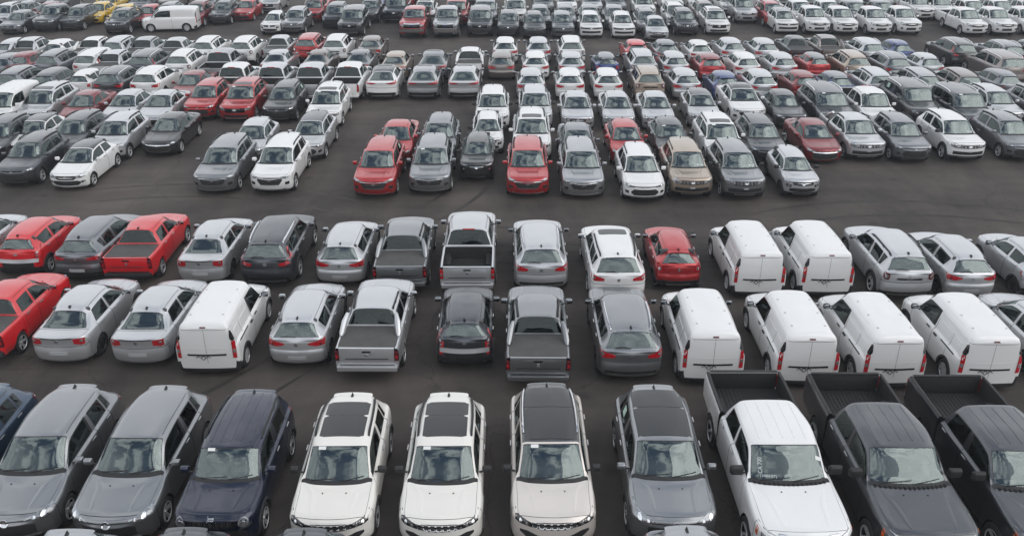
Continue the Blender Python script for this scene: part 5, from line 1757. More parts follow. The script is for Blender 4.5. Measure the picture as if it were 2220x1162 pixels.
# model, colour, x, y, facing, detail, label, group, category, roof colour, yaw, extras
FLEET = [
 ('escape', 'lightgrey', -8.83, 11.4, 0, 2, 'light grey SUV, bottom edge, left of dark grey SUV', 'cars cut off by the bottom edge', 'SUV', None, 0.2, ()),
 ('kicks', 'darkgrey', -6.56, 11.64, 0, 2, 'dark grey SUV, bottom edge, between light grey SUV and dark grey SUV', 'cars cut off by the bottom edge', 'SUV', None, 0.4, ()),
 ('kicks', 'darkgrey', -4.15, 11.62, 0, 2, 'dark grey SUV, bottom edge, between dark grey SUV and light grey SUV', 'cars cut off by the bottom edge', 'SUV', None, 0.5, ()),
 ('kicks', 'lightgrey', 3.53, 11.69, 0, 2, 'light grey SUV, bottom edge, right of dark grey SUV', 'cars cut off by the bottom edge', 'SUV', None, 0.7, ()),
 ('escape', 'steelblue', -13.21, 16.58, 0, 2, 'steel blue SUV, first full row, left of grey SUV', 'nearest row of nose-on vehicles', 'SUV', None, 0.4, ()),
 ('escape', 'midgrey', -10.97, 16.53, 0, 2, 'grey SUV, first full row, between steel blue SUV and grey SUV', 'nearest row of nose-on vehicles', 'SUV', None, 0.7, ()),
 ('escape', 'midgrey', -8.7, 16.47, 0, 2, 'grey SUV with chrome window line, first full row, between grey SUV and navy blue SUV', 'nearest row of nose-on vehicles', 'SUV', None, -0.8, ()),
 ('renegade', 'navy', -6.41, 16.17, 0, 2, 'navy blue SUV with windscreen sticker, first full row, between grey SUV and off-white SUV', 'nearest row of nose-on vehicles', 'SUV', None, -0.1, ('stickerL', 'lettering')),
 ('compass', 'cream', -3.94, 16.2, 0, 2, 'off-white SUV with windscreen sticker, first full row, between navy blue SUV and off-white SUV', 'nearest row of nose-on vehicles', 'SUV', None, 0.7, ('stickerL',)),
 ('compass', 'cream', -1.56, 16.2, 0, 2, 'off-white SUV with windscreen sticker, first full row, between off-white SUV and champagne SUV', 'nearest row of nose-on vehicles', 'SUV', None, 0.2, ('stickerL',)),
 ('commander', 'champagne', 0.89, 16.39, 0, 2, 'champagne SUV with black roof, first full row, between off-white SUV and grey SUV', 'nearest row of nose-on vehicles', 'SUV', 'black', 0.6, ('stickerL',)),
 ('edge', 'midgrey', 3.53, 16.39, 0, 2, 'grey SUV with glass sunroof, first full row, between champagne SUV and white pickup', 'nearest row of nose-on vehicles', 'SUV', None, -0.6, ('doorpaperL',)),
 ('bigtruck', 'white', 6.08, 16.27, 0, 2, 'white pickup with open bed, first full row, between grey SUV and dark grey pickup', 'nearest row of nose-on vehicles', 'pickup truck', None, -0.0, ('stickerR', 'chalk')),
 ('bigtruck', 'darkgrey', 8.69, 16.17, 0, 2, 'dark grey pickup with open bed, first full row, between white pickup and dark grey pickup', 'nearest row of nose-on vehicles', 'pickup truck', None, -0.4, ()),
 ('bigtruck', 'darkgrey', 11.34, 16.06, 0, 2, 'dark grey pickup with open bed, first full row, right of dark grey pickup', 'nearest row of nose-on vehicles', 'pickup truck', None, 0.1, ()),
 ('sedan', 'silver', -17.92, 23.76, 180, 2, 'silver sedan, second row, left of red pickup', 'vehicles in the nearest tail-on row', 'sedan', None, 0.1, ()),
 ('strada', 'red', -15.59, 23.77, 180, 2, 'red pickup with covered bed, second row, between silver sedan and silver sedan', 'vehicles in the nearest tail-on row', 'pickup truck', None, -0.8, ()),
 ('sedan', 'silver', -13.16, 23.61, 180, 2, 'silver sedan, second row, between red pickup and silver sedan', 'vehicles in the nearest tail-on row', 'sedan', None, -0.5, ()),
 ('sedan', 'silver', -10.84, 23.53, 180, 2, 'silver sedan, second row, between silver sedan and white van', 'vehicles in the nearest tail-on row', 'sedan', None, -0.4, ()),
 ('van', 'white', -8.71, 23.09, 180, 2, 'white van, second row, between silver sedan and silver hatchback', 'vehicles in the nearest tail-on row', 'van', None, 0.7, ()),
 ('sandero', 'silver', -6.25, 23.37, 180, 2, 'silver hatchback, second row, between white van and silver pickup', 'vehicles in the nearest tail-on row', 'hatchback', None, 0.4, ()),
 ('oroch', 'silver', -4.07, 23.07, 180, 2, 'silver pickup with covered bed, second row, between silver hatchback and dark grey hatchback', 'vehicles in the nearest tail-on row', 'pickup truck', None, -0.5, ()),
 ('picanto', 'darkgrey', -1.39, 23.19, 180, 2, 'dark grey hatchback, second row, between silver pickup and grey pickup', 'vehicles in the nearest tail-on row', 'hatchback', None, 0.5, ()),
 ('oroch', 'midgrey', 0.75, 22.58, 180, 2, 'grey pickup with covered bed, second row, between dark grey hatchback and grey SUV', 'vehicles in the nearest tail-on row', 'pickup truck', None, -0.6, ()),
 ('haval', 'midgrey', 3.35, 22.79, 180, 2, 'grey SUV with roof rails, second row, between grey pickup and white van', 'vehicles in the nearest tail-on row', 'SUV', None, 0.2, ()),
 ('van', 'white', 5.64, 22.58, 180, 2, 'white van, second row, between grey SUV and white van', 'vehicles in the nearest tail-on row', 'van', None, -0.6, ()),
 ('van', 'white', 8.27, 22.46, 180, 2, 'white van, second row, third from left of the 5 such there', 'vehicles in the nearest tail-on row', 'van', None, -0.8, ()),
 ('van', 'white', 10.58, 22.35, 180, 2, 'white van, second row, fourth from left of the 5 such there', 'vehicles in the nearest tail-on row', 'van', None, 0.6, ()),
 ('van', 'white', 13.24, 22.32, 180, 2, 'white van, second row, between white van and silver sedan', 'vehicles in the nearest tail-on row', 'van', None, -0.5, ()),
 ('sedan', 'silver', 15.71, 22.6, 180, 2, 'silver sedan, second row, right of white van', 'vehicles in the nearest tail-on row', 'sedan', None, -0.5, ()),
 ('hatch', 'silver', -19.57, 29.31, 180, 2, 'silver hatchback, third row, left of red hatchback', 'vehicles in the second tail-on row', 'hatchback', None, 0.8, ()),
 ('picanto', 'red', -17.32, 29.07, 180, 2, 'red hatchback, third row, between silver hatchback and grey SUV', 'vehicles in the second tail-on row', 'hatchback', None, 0.6, ()),
 ('kicks', 'grey', -15.03, 28.93, 180, 2, 'grey SUV, third row, between red hatchback and red pickup', 'vehicles in the second tail-on row', 'SUV', None, -0.3, ()),
 ('strada', 'red', -13.25, 28.87, 180, 2, 'red pickup with covered bed, third row, between grey SUV and silver sedan', 'vehicles in the second tail-on row', 'pickup truck', None, 0.7, ()),
 ('sedan', 'silver', -10.71, 28.71, 180, 2, 'silver sedan, third row, between red pickup and dark grey SUV', 'vehicles in the second tail-on row', 'sedan', None, 0.1, ()),
 ('crv', 'darkgrey', -8.41, 28.64, 180, 2, 'dark grey SUV with roof rails, third row, between silver sedan and silver hatchback', 'vehicles in the second tail-on row', 'SUV', None, 0.3, ()),
 ('sandero', 'silver', -5.89, 28.5, 180, 2, 'silver hatchback, third row, between dark grey SUV and grey pickup', 'vehicles in the second tail-on row', 'hatchback', None, -0.5, ()),
 ('oroch', 'midgrey', -3.79, 28.22, 180, 2, 'grey pickup with covered bed, third row, between silver hatchback and silver pickup', 'vehicles in the second tail-on row', 'pickup truck', None, 0.7, ()),
 ('midtruck', 'silver', -1.51, 28.37, 180, 2, 'silver pickup with open bed, third row, between grey pickup and silver SUV', 'vehicles in the second tail-on row', 'pickup truck', None, 0.3, ()),
 ('haval', 'silver', 0.97, 28.21, 180, 2, 'silver SUV with roof rails, third row, between silver pickup and white SUV', 'vehicles in the second tail-on row', 'SUV', None, 0.7, ()),
 ('sunsuv', 'white', 3.49, 27.58, 180, 2, 'white SUV with glass sunroof, third row, between silver SUV and metallic red hatchback', 'vehicles in the second tail-on row', 'SUV', None, 0.6, ()),
 ('kwid', 'metalred', 5.66, 27.99, 180, 2, 'metallic red hatchback, third row, between white SUV and white van', 'vehicles in the second tail-on row', 'hatchback', None, -0.3, ()),
 ('van', 'white', 8.25, 27.75, 180, 2, 'white van, third row, between metallic red hatchback and white van', 'vehicles in the second tail-on row', 'van', None, -0.2, ()),
 ('van', 'white', 10.53, 27.75, 180, 2, 'white van, third row, between white van and silver SUV', 'vehicles in the second tail-on row', 'van', None, -0.5, ()),
 ('duster', 'silver', 13.13, 27.52, 180, 2, 'silver SUV with roof rails, third row, between white van and silver hatchback', 'vehicles in the second tail-on row', 'SUV', None, -0.6, ()),
 ('sandero', 'silver', 15.31, 27.5, 180, 2, 'silver hatchback, third row, between silver SUV and silver hatchback', 'vehicles in the second tail-on row', 'hatchback', None, -0.7, ()),
 ('kwid', 'silver', 17.78, 27.39, 180, 2, 'silver hatchback, third row, right of silver hatchback', 'vehicles in the second tail-on row', 'hatchback', None, -0.3, ()),
 ('tracker', 'darkgrey', -21.99, 38.0, 0, 1, 'dark grey SUV with roof rails, fourth row, left of white hatchback', 'vehicles in the row behind the wide lane', 'SUV', None, 0.2, ()),
 ('hatch', 'white', -19.43, 37.47, 0, 1, 'white hatchback with dark grey roof, fourth row, between dark grey SUV and grey SUV', 'vehicles in the row behind the wide lane', 'hatchback', 'darkgrey', -0.8, ()),
 ('equinox', 'midgrey', -12.9, 37.25, 0, 1, 'grey SUV with roof rails, fourth row, between white hatchback and white SUV', 'vehicles in the row behind the wide lane', 'SUV', None, 0.3, ()),
 ('equinox', 'white', -10.43, 37.31, 0, 1, 'white SUV with roof rails, fourth row, between grey SUV and metallic red SUV', 'vehicles in the row behind the wide lane', 'SUV', None, -0.3, ()),
 ('equinox', 'metalred', -5.89, 36.82, 0, 1, 'metallic red SUV with roof rails, fourth row, between white SUV and grey SUV', 'vehicles in the row behind the wide lane', 'SUV', None, -0.3, ('doorpaper',)),
 ('equinox', 'midgrey', -3.58, 37.2, 0, 1, 'grey SUV with sticker on windscreen, fourth row, between metallic red SUV and black hatchback', 'vehicles in the row behind the wide lane', 'SUV', None, 0.5, ('stickerL',)),
 ('kwid', 'black', -1.59, 38.42, 0, 1, 'black hatchback, fourth row, between grey SUV and metallic red SUV', 'vehicles in the row behind the wide lane', 'hatchback', None, -0.0, ()),
 ('equinox', 'metalred', 0.69, 36.88, 0, 1, 'metallic red SUV with roof rails, fourth row, between black hatchback and light grey SUV', 'vehicles in the row behind the wide lane', 'SUV', None, -0.3, ()),
 ('equinox', 'lightgrey', 3.05, 36.72, 0, 1, 'light grey SUV with roof rails, fourth row, between metallic red SUV and white SUV', 'vehicles in the row behind the wide lane', 'SUV', None, -0.0, ()),
 ('tracker', 'white', 5.59, 36.16, 0, 1, 'white SUV with roof rails, fourth row, between light grey SUV and beige SUV', 'vehicles in the row behind the wide lane', 'SUV', None, 0.3, ()),
 ('duster', 'beige', 7.69, 36.58, 0, 1, 'beige SUV with roof rails, fourth row, between white SUV and grey SUV', 'vehicles in the row behind the wide lane', 'SUV', None, -0.7, ('stickerB',)),
 ('duster', 'midgrey', 9.88, 36.48, 0, 1, 'grey SUV with roof rails, fourth row, between beige SUV and silver hatchback', 'vehicles in the row behind the wide lane', 'SUV', None, 0.8, ('stickerB',)),
 ('kwid', 'silver', 12.42, 36.36, 0, 1, 'silver hatchback, fourth row, right of grey SUV', 'vehicles in the row behind the wide lane', 'hatchback', None, -0.8, ()),
 ('tracker', 'darkgrey', -24.89, 40.9, 0, 1, 'dark grey SUV with roof rails, fifth row, left of white hatchback', 'vehicles in the fifth row', 'SUV', None, 0.4, ()),
 ('hatch', 'white', -23.58, 41.63, 0, 1, 'white hatchback with dark grey roof, fifth row, between dark grey SUV and dark grey SUV', 'vehicles in the fifth row', 'hatchback', 'darkgrey', 0.6, ()),
 ('tracker', 'darkgrey', -21.45, 41.43, 0, 1, 'dark grey SUV with roof rails, fifth row, between white hatchback and silver SUV', 'vehicles in the fifth row', 'SUV', None, -0.8, ()),
 ('tracker', 'silver', -19.36, 41.27, 0, 1, 'silver SUV with roof rails, fifth row, between dark grey SUV and black sedan', 'vehicles in the fifth row', 'SUV', None, 0.5, ()),
 ('cruze', 'black', -17.11, 42.21, 0, 1, 'black sedan, fifth row, between silver SUV and silver hatchback', 'vehicles in the fifth row', 'sedan', None, -0.2, ()),
 ('hatch', 'silver', -12.59, 40.87, 0, 1, 'silver hatchback, fifth row, between black sedan and silver SUV', 'vehicles in the fifth row', 'hatchback', None, 0.1, ()),
 ('kicks', 'silver', -9.84, 41.4, 0, 1, 'silver SUV with dark grey roof, fifth row, between silver hatchback and metallic red sedan', 'vehicles in the fifth row', 'SUV', 'darkgrey', -0.8, ()),
 ('cruze', 'metalred', -5.58, 40.88, 0, 1, 'metallic red sedan, fifth row, between silver SUV and grey SUV', 'vehicles in the fifth row', 'sedan', None, -0.7, ()),
 ('tracker', 'grey', -3.52, 40.9, 0, 1, 'grey SUV with roof rails, fifth row, between metallic red sedan and white hatchback', 'vehicles in the fifth row', 'SUV', None, -0.5, ()),
 ('kwid', 'white', -1.21, 42.01, 0, 1, 'white hatchback, fifth row, between grey SUV and white SUV', 'vehicles in the fifth row', 'hatchback', None, 0.7, ()),
 ('sunsuv', 'white', 0.97, 41.6, 0, 1, 'white SUV with glass sunroof, fifth row, between white hatchback and grey sedan', 'vehicles in the fifth row', 'SUV', None, -0.5, ()),
 ('sedan', 'grey', 3.12, 40.27, 0, 1, 'grey sedan, fifth row, between white SUV and metallic red hatchback', 'vehicles in the fifth row', 'sedan', None, 0.4, ()),
 ('hatch', 'metalred', 5.5, 40.65, 0, 1, 'metallic red hatchback, fifth row, between grey sedan and dark grey hatchback', 'vehicles in the fifth row', 'hatchback', None, 0.7, ()),
 ('hatch', 'darkgrey', 7.71, 41.02, 0, 1, 'dark grey hatchback with windscreen sticker, fifth row, between metallic red hatchback and white SUV', 'vehicles in the fifth row', 'hatchback', None, 0.7, ('stickerL',)),
 ('sunsuv', 'white', 10.06, 40.77, 0, 1, 'white SUV with windscreen sticker, fifth row, between dark grey hatchback and dark grey SUV', 'vehicles in the fifth row', 'SUV', None, -0.2, ('stickerL',)),
 ('tracker', 'darkgrey', 12.1, 40.82, 0, 1, 'dark grey SUV with roof rails, fifth row, between white SUV and dark red sedan', 'vehicles in the fifth row', 'SUV', None, -0.2, ()),
 ('cruze', 'darkred', 14.78, 41.14, 0, 1, 'dark red sedan, fifth row, between dark grey SUV and silver pickup', 'vehicles in the fifth row', 'sedan', None, 0.0, ()),
 ('oroch', 'silver', 16.88, 41.52, 0, 1, 'silver pickup with covered bed, fifth row, between dark red sedan and grey SUV', 'vehicles in the fifth row', 'pickup truck', None, 0.4, ()),
 ('tracker', 'grey', 19.04, 41.09, 0, 1, 'grey SUV with roof rails, fifth row, between silver pickup and white SUV', 'vehicles in the fifth row', 'SUV', None, -0.6, ()),
 ('duster', 'white', 21.61, 41.28, 0, 1, 'white SUV with roof rails, fifth row, between grey SUV and grey SUV', 'vehicles in the fifth row', 'SUV', None, 0.4, ('stickerB',)),
 ('tracker', 'grey', 24.41, 41.36, 0, 1, 'grey SUV with roof rails, fifth row, right of white SUV', 'vehicles in the fifth row', 'SUV', None, 0.5, ()),
 ('minivan', 'white', -27.27, 46.05, 0, 1, 'white van, sixth row, left of silver SUV', 'vehicles in the sixth row', 'van', None, 0.6, ()),
 ('sunsuv', 'silver', -25.6, 46.84, 0, 1, 'silver SUV with glass sunroof, sixth row, between white van and dark red sedan', 'vehicles in the sixth row', 'SUV', None, -0.7, ()),
 ('cruze', 'darkred', -23.25, 46.54, 0, 1, 'dark red sedan, sixth row, between silver SUV and silver sedan', 'vehicles in the sixth row', 'sedan', None, 0.7, ()),
 ('sedan', 'silver', -20.95, 46.51, 0, 1, 'silver sedan, sixth row, between dark red sedan and silver sedan', 'vehicles in the sixth row', 'sedan', None, -0.7, ()),
 ('cruze', 'silver', -19.07, 46.54, 0, 1, 'silver sedan, sixth row, between silver sedan and metallic red SUV', 'vehicles in the sixth row', 'sedan', None, -0.3, ()),
 ('tracker', 'metalred', -17.07, 47.97, 0, 1, 'metallic red SUV with roof rails, sixth row, between silver sedan and metallic red SUV', 'vehicles in the sixth row', 'SUV', None, 0.2, ()),
 ('sunsuv', 'metalred', -14.97, 47.81, 0, 1, 'metallic red SUV with windscreen sticker, sixth row, between metallic red SUV and black SUV', 'vehicles in the sixth row', 'SUV', None, 0.7, ('stickerL',)),
 ('tracker', 'black', -12.63, 47.55, 0, 1, 'black SUV with roof rails, sixth row, between metallic red SUV and white SUV', 'vehicles in the sixth row', 'SUV', None, -0.3, ('doorpaper',)),
 ('sunsuv', 'white', -10.05, 46.74, 0, 1, 'white SUV with windscreen sticker, sixth row, between black SUV and white SUV', 'vehicles in the sixth row', 'SUV', None, 0.7, ('stickerL',)),
 ('duster', 'white', -1.04, 45.97, 0, 1, 'white SUV with roof rails, sixth row, between white SUV and silver SUV', 'vehicles in the sixth row', 'SUV', None, 0.1, ()),
 ('duster', 'silver', 1.24, 46.15, 0, 1, 'silver SUV with roof rails, sixth row, between white SUV and silver sedan', 'vehicles in the sixth row', 'SUV', None, -0.3, ()),
 ('sedan', 'silver', 3.47, 46.14, 0, 1, 'silver sedan, sixth row, between silver SUV and silver sedan', 'vehicles in the sixth row', 'sedan', None, -0.3, ()),
 ('sedan', 'silver', 5.65, 46.14, 0, 1, 'silver sedan, sixth row, between silver sedan and silver sedan', 'vehicles in the sixth row', 'sedan', None, -0.5, ()),
 ('sedan', 'silver', 7.75, 46.14, 0, 1, 'silver sedan, sixth row, between silver sedan and silver hatchback', 'vehicles in the sixth row', 'sedan', None, -0.7, ()),
 ('hatch', 'silver', 10.28, 46.48, 0, 1, 'silver hatchback with dark grey roof, sixth row, between silver sedan and white coupe', 'vehicles in the sixth row', 'hatchback', 'darkgrey', -0.6, ()),
 ('coupe', 'white', 12.71, 47.48, 0, 1, 'white coupe SUV with dark grey roof, sixth row, between silver hatchback and dark grey sedan', 'vehicles in the sixth row', 'SUV', 'darkgrey', 0.3, ()),
 ('sedan', 'darkgrey', 14.79, 46.51, 0, 1, 'dark grey sedan, sixth row, between white coupe and dark grey SUV', 'vehicles in the sixth row', 'sedan', None, 0.8, ()),
 ('bigsuv', 'darkgrey', 17.0, 46.01, 0, 1, 'dark grey SUV with windscreen sticker, sixth row, between dark grey sedan and white pickup', 'vehicles in the sixth row', 'SUV', None, -0.5, ('stickerL',)),
 ('midtruck', 'white', 19.27, 46.06, 0, 1, 'white pickup with windscreen sticker, sixth row, between dark grey SUV and black SUV', 'vehicles in the sixth row', 'pickup truck', None, -0.7, ('stickerL',)),
 ('bigsuv', 'black', 22.01, 46.95, 0, 1, 'black SUV with roof rails, sixth row, between white pickup and dark grey SUV', 'vehicles in the sixth row', 'SUV', None, 0.8, ('doorpaperL',)),
 ('bigsuv', 'darkgrey', 24.16, 45.73, 0, 1, 'dark grey SUV with windscreen sticker, sixth row, between black SUV and silver SUV', 'vehicles in the sixth row', 'SUV', None, 0.1, ('stickerL',)),
 ('tracker', 'silver', 26.41, 46.72, 0, 1, 'silver SUV with roof rails, sixth row, between dark grey SUV and grey SUV', 'vehicles in the sixth row', 'SUV', None, -0.2, ()),
 ('tracker', 'grey', 28.76, 46.53, 0, 1, 'grey SUV with roof rails, sixth row, right of silver SUV', 'vehicles in the sixth row', 'SUV', None, -0.4, ()),
 ('duster', 'grey', -29.31, 51.8, 180, 0, 'grey SUV with roof rails, seventh row, left of dark grey SUV', 'vehicles in the seventh row', 'SUV', None, 0.2, ()),
 ('kicks', 'darkgrey', -27.29, 51.77, 180, 0, 'dark grey SUV, seventh row, between grey SUV and white hatchback', 'vehicles in the seventh row', 'SUV', None, 0.5, ()),
 ('kwid', 'white', -25.44, 52.02, 180, 0, 'white hatchback, seventh row, between dark grey SUV and dark grey SUV', 'vehicles in the seventh row', 'hatchback', None, -0.1, ()),
 ('haval', 'darkgrey', -23.57, 52.0, 180, 0, 'dark grey SUV with roof rails, seventh row, between white hatchback and white SUV', 'vehicles in the seventh row', 'SUV', None, -0.1, ()),
 ('haval', 'white', -21.42, 52.0, 180, 0, 'white SUV with roof rails, seventh row, between dark grey SUV and dark red sedan', 'vehicles in the seventh row', 'SUV', None, -0.7, ()),
 ('cruze', 'darkred', -18.9, 51.0, 0, 0, 'dark red sedan, seventh row, between white SUV and white pickup', 'vehicles in the seventh row', 'sedan', None, 0.7, ()),
 ('midtruck', 'white', -16.55, 51.83, 180, 0, 'white pickup with open bed, seventh row, between dark red sedan and silver pickup', 'vehicles in the seventh row', 'pickup truck', None, -0.7, ()),
 ('midtruck', 'silver', -14.23, 51.83, 180, 0, 'silver pickup with open bed, seventh row, between white pickup and silver pickup', 'vehicles in the seventh row', 'pickup truck', None, -0.0, ()),
 ('midtruck', 'silver', -11.98, 51.83, 180, 0, 'silver pickup with open bed, seventh row, between silver pickup and white pickup', 'vehicles in the seventh row', 'pickup truck', None, 0.5, ()),
 ('midtruck', 'white', -9.71, 51.95, 180, 0, 'white pickup with open bed, seventh row, between silver pickup and white coupe', 'vehicles in the seventh row', 'pickup truck', None, -0.6, ()),
 ('coupe', 'white', -7.66, 52.32, 180, 0, 'white coupe SUV with dark grey roof, seventh row, between white pickup and light grey coupe', 'vehicles in the seventh row', 'SUV', 'darkgrey', 0.4, ()),
 ('coupe', 'lightgrey', -5.25, 52.32, 180, 0, 'light grey coupe SUV with glass sunroof, seventh row, between white coupe and silver coupe', 'vehicles in the seventh row', 'SUV', None, 0.7, ()),
 ('coupe', 'silver', -2.84, 52.32, 180, 0, 'silver coupe SUV with glass sunroof, seventh row, between light grey coupe and silver hatchback', 'vehicles in the seventh row', 'SUV', None, 0.2, ()),
 ('sandero', 'silver', 1.11, 51.99, 180, 0, 'silver hatchback, seventh row, between silver coupe and white hatchback', 'vehicles in the seventh row', 'hatchback', None, 0.5, ()),
 ('sandero', 'white', 3.43, 51.99, 180, 0, 'white hatchback, seventh row, between silver hatchback and white hatchback', 'vehicles in the seventh row', 'hatchback', None, -0.6, ()),
 ('sandero', 'white', 5.67, 51.99, 180, 0, 'white hatchback, seventh row, between white hatchback and beige SUV', 'vehicles in the seventh row', 'hatchback', None, -0.1, ()),
 ('duster', 'beige', 8.06, 51.8, 180, 0, 'beige SUV with roof rails, seventh row, between white hatchback and silver hatchback', 'vehicles in the seventh row', 'SUV', None, -0.6, ()),
 ('sandero', 'silver', 10.25, 51.99, 180, 0, 'silver hatchback, seventh row, between beige SUV and blue hatchback', 'vehicles in the seventh row', 'hatchback', None, 0.6, ()),
 ('hatch', 'blue', 12.54, 51.53, 180, 0, 'blue hatchback, seventh row, between silver hatchback and silver hatchback', 'vehicles in the seventh row', 'hatchback', None, -0.3, ()),
 ('sandero', 'silver', 14.7, 51.77, 180, 0, 'silver hatchback, seventh row, between blue hatchback and dark red hatchback', 'vehicles in the seventh row', 'hatchback', None, -0.1, ()),
 ('hatch', 'darkred', 17.17, 51.64, 180, 0, 'dark red hatchback, seventh row, between silver hatchback and blue hatchback', 'vehicles in the seventh row', 'hatchback', None, 0.8, ()),
 ('hatch', 'blue', 19.11, 51.43, 180, 0, 'blue hatchback with grey roof, seventh row, between dark red hatchback and silver SUV', 'vehicles in the seventh row', 'hatchback', 'grey', 0.6, ()),
 ('duster', 'silver', 21.35, 51.47, 180, 0, 'silver SUV with roof rails, seventh row, between blue hatchback and light grey SUV', 'vehicles in the seventh row', 'SUV', None, 0.8, ()),
 ('duster', 'lightgrey', 23.99, 51.37, 180, 0, 'light grey SUV with roof rails, seventh row, between silver SUV and grey-brown SUV', 'vehicles in the seventh row', 'SUV', None, -0.1, ()),
 ('duster', 'brown', 26.35, 51.26, 180, 0, 'grey-brown SUV with roof rails, seventh row, between light grey SUV and grey hatchback', 'vehicles in the seventh row', 'SUV', None, -0.0, ()),
 ('sandero', 'grey', 29.06, 51.88, 180, 0, 'grey hatchback, seventh row, right of grey-brown SUV', 'vehicles in the seventh row', 'hatchback', None, 0.4, ()),
 ('hatch', 'grey', -32.28, 56.2, 180, 0, 'grey hatchback, eighth row, left of dark red sedan', 'vehicles in the eighth row', 'hatchback', None, -0.0, ()),
 ('sedan', 'darkred', -31.39, 56.48, 180, 0, 'dark red sedan, eighth row, between grey hatchback and grey SUV', 'vehicles in the eighth row', 'sedan', None, -0.3, ()),
 ('duster', 'grey', -29.25, 56.39, 180, 0, 'grey SUV with roof rails, eighth row, between dark red sedan and white SUV', 'vehicles in the eighth row', 'SUV', None, -0.2, ()),
 ('crv', 'white', -26.84, 56.66, 180, 0, 'white SUV with roof rails, eighth row, between grey SUV and silver pickup', 'vehicles in the eighth row', 'SUV', None, -0.6, ()),
 ('oroch', 'silver', -25.47, 56.02, 180, 0, 'silver pickup with covered bed, eighth row, between white SUV and dark grey SUV', 'vehicles in the eighth row', 'pickup truck', None, -0.2, ()),
 ('crv', 'darkgrey', -23.35, 56.41, 180, 0, 'dark grey SUV with roof rails, eighth row, between silver pickup and white SUV', 'vehicles in the eighth row', 'SUV', None, 0.8, ()),
 ('duster', 'white', -21.05, 56.39, 180, 0, 'white SUV with roof rails, eighth row, between dark grey SUV and light grey pickup', 'vehicles in the eighth row', 'SUV', None, 0.7, ()),
 ('midtruck', 'lightgrey', -18.51, 55.71, 180, 0, 'light grey pickup with open bed, eighth row, between white SUV and silver sedan', 'vehicles in the eighth row', 'pickup truck', None, 0.2, ()),
 ('cruze', 'silver', -15.25, 57.21, 180, 0, 'silver sedan, eighth row, between light grey pickup and grey-brown sedan', 'vehicles in the eighth row', 'sedan', None, -0.0, ()),
 ('cruze', 'brown', -12.57, 57.21, 180, 0, 'grey-brown sedan, eighth row, between silver sedan and grey sedan', 'vehicles in the eighth row', 'sedan', None, -0.3, ()),
 ('cruze', 'grey', -9.9, 57.21, 180, 0, 'grey sedan, eighth row, between grey-brown sedan and beige sedan', 'vehicles in the eighth row', 'sedan', None, -0.7, ()),
 ('sedan', 'beige', -7.48, 56.48, 180, 0, 'beige sedan, eighth row, between grey sedan and grey coupe', 'vehicles in the eighth row', 'sedan', None, -0.4, ()),
 ('coupe', 'grey', -5.03, 56.36, 180, 0, 'grey coupe SUV with glass sunroof, eighth row, between beige sedan and white pickup', 'vehicles in the eighth row', 'SUV', None, 0.5, ()),
 ('oroch', 'white', -2.72, 56.81, 180, 0, 'white pickup with covered bed, eighth row, between grey coupe and grey-brown hatchback', 'vehicles in the eighth row', 'pickup truck', None, 0.6, ()),
 ('sandero', 'brown', -0.67, 56.59, 180, 0, 'grey-brown hatchback, eighth row, between white pickup and white hatchback', 'vehicles in the eighth row', 'hatchback', None, -0.2, ()),
 ('sandero', 'white', 1.49, 56.59, 180, 0, 'white hatchback, eighth row, between grey-brown hatchback and silver hatchback', 'vehicles in the eighth row', 'hatchback', None, 0.5, ()),
 ('sandero', 'silver', 3.79, 56.59, 180, 0, 'silver hatchback, eighth row, between white hatchback and blue hatchback', 'vehicles in the eighth row', 'hatchback', None, 0.4, ()),
 ('kwid', 'blue', 6.03, 56.39, 180, 0, 'blue hatchback with grey roof, eighth row, between silver hatchback and silver SUV', 'vehicles in the eighth row', 'hatchback', 'grey', 0.3, ()),
 ('duster', 'silver', 8.31, 56.39, 180, 0, 'silver SUV with roof rails, eighth row, between blue hatchback and silver hatchback', 'vehicles in the eighth row', 'SUV', None, 0.3, ()),
 ('sandero', 'silver', 10.41, 56.59, 180, 0, 'silver hatchback, eighth row, between silver SUV and metallic red hatchback', 'vehicles in the eighth row', 'hatchback', None, 0.4, ()),
 ('hatch', 'metalred', 12.65, 56.2, 180, 0, 'metallic red hatchback with dark red roof, eighth row, between silver hatchback and white hatchback', 'vehicles in the eighth row', 'hatchback', 'darkred', -0.2, ()),
 ('sandero', 'white', 14.87, 56.34, 180, 0, 'white hatchback, eighth row, between metallic red hatchback and silver hatchback', 'vehicles in the eighth row', 'hatchback', None, 0.3, ()),
 ('sandero', 'silver', 17.23, 56.34, 180, 0, 'silver hatchback, eighth row, between white hatchback and metallic red hatchback', 'vehicles in the eighth row', 'hatchback', None, -0.4, ()),
 ('kwid', 'metalred', 19.44, 56.39, 180, 0, 'metallic red hatchback with grey roof, eighth row, between silver hatchback and beige SUV', 'vehicles in the eighth row', 'hatchback', 'grey', -0.0, ()),
 ('duster', 'beige', 21.64, 56.01, 180, 0, 'beige SUV with roof rails, eighth row, between metallic red hatchback and grey SUV', 'vehicles in the eighth row', 'SUV', None, 0.4, ()),
 ('haval', 'grey', 24.11, 55.98, 180, 0, 'grey SUV with roof rails, eighth row, between beige SUV and silver hatchback', 'vehicles in the eighth row', 'SUV', None, 0.3, ()),
 ('hatch', 'silver', 26.49, 56.33, 180, 0, 'silver hatchback, eighth row, between grey SUV and grey-brown SUV', 'vehicles in the eighth row', 'hatchback', None, -0.3, ()),
 ('bigsuv', 'brown', 30.85, 55.49, 180, 0, 'grey-brown SUV with roof rails, eighth row, right of silver hatchback', 'vehicles in the eighth row', 'SUV', None, 0.7, ()),
 ('sandero', 'silver', -34.16, 60.68, 180, 0, 'silver hatchback, ninth row, left of silver pickup', 'vehicles in the ninth row', 'hatchback', None, 0.2, ()),
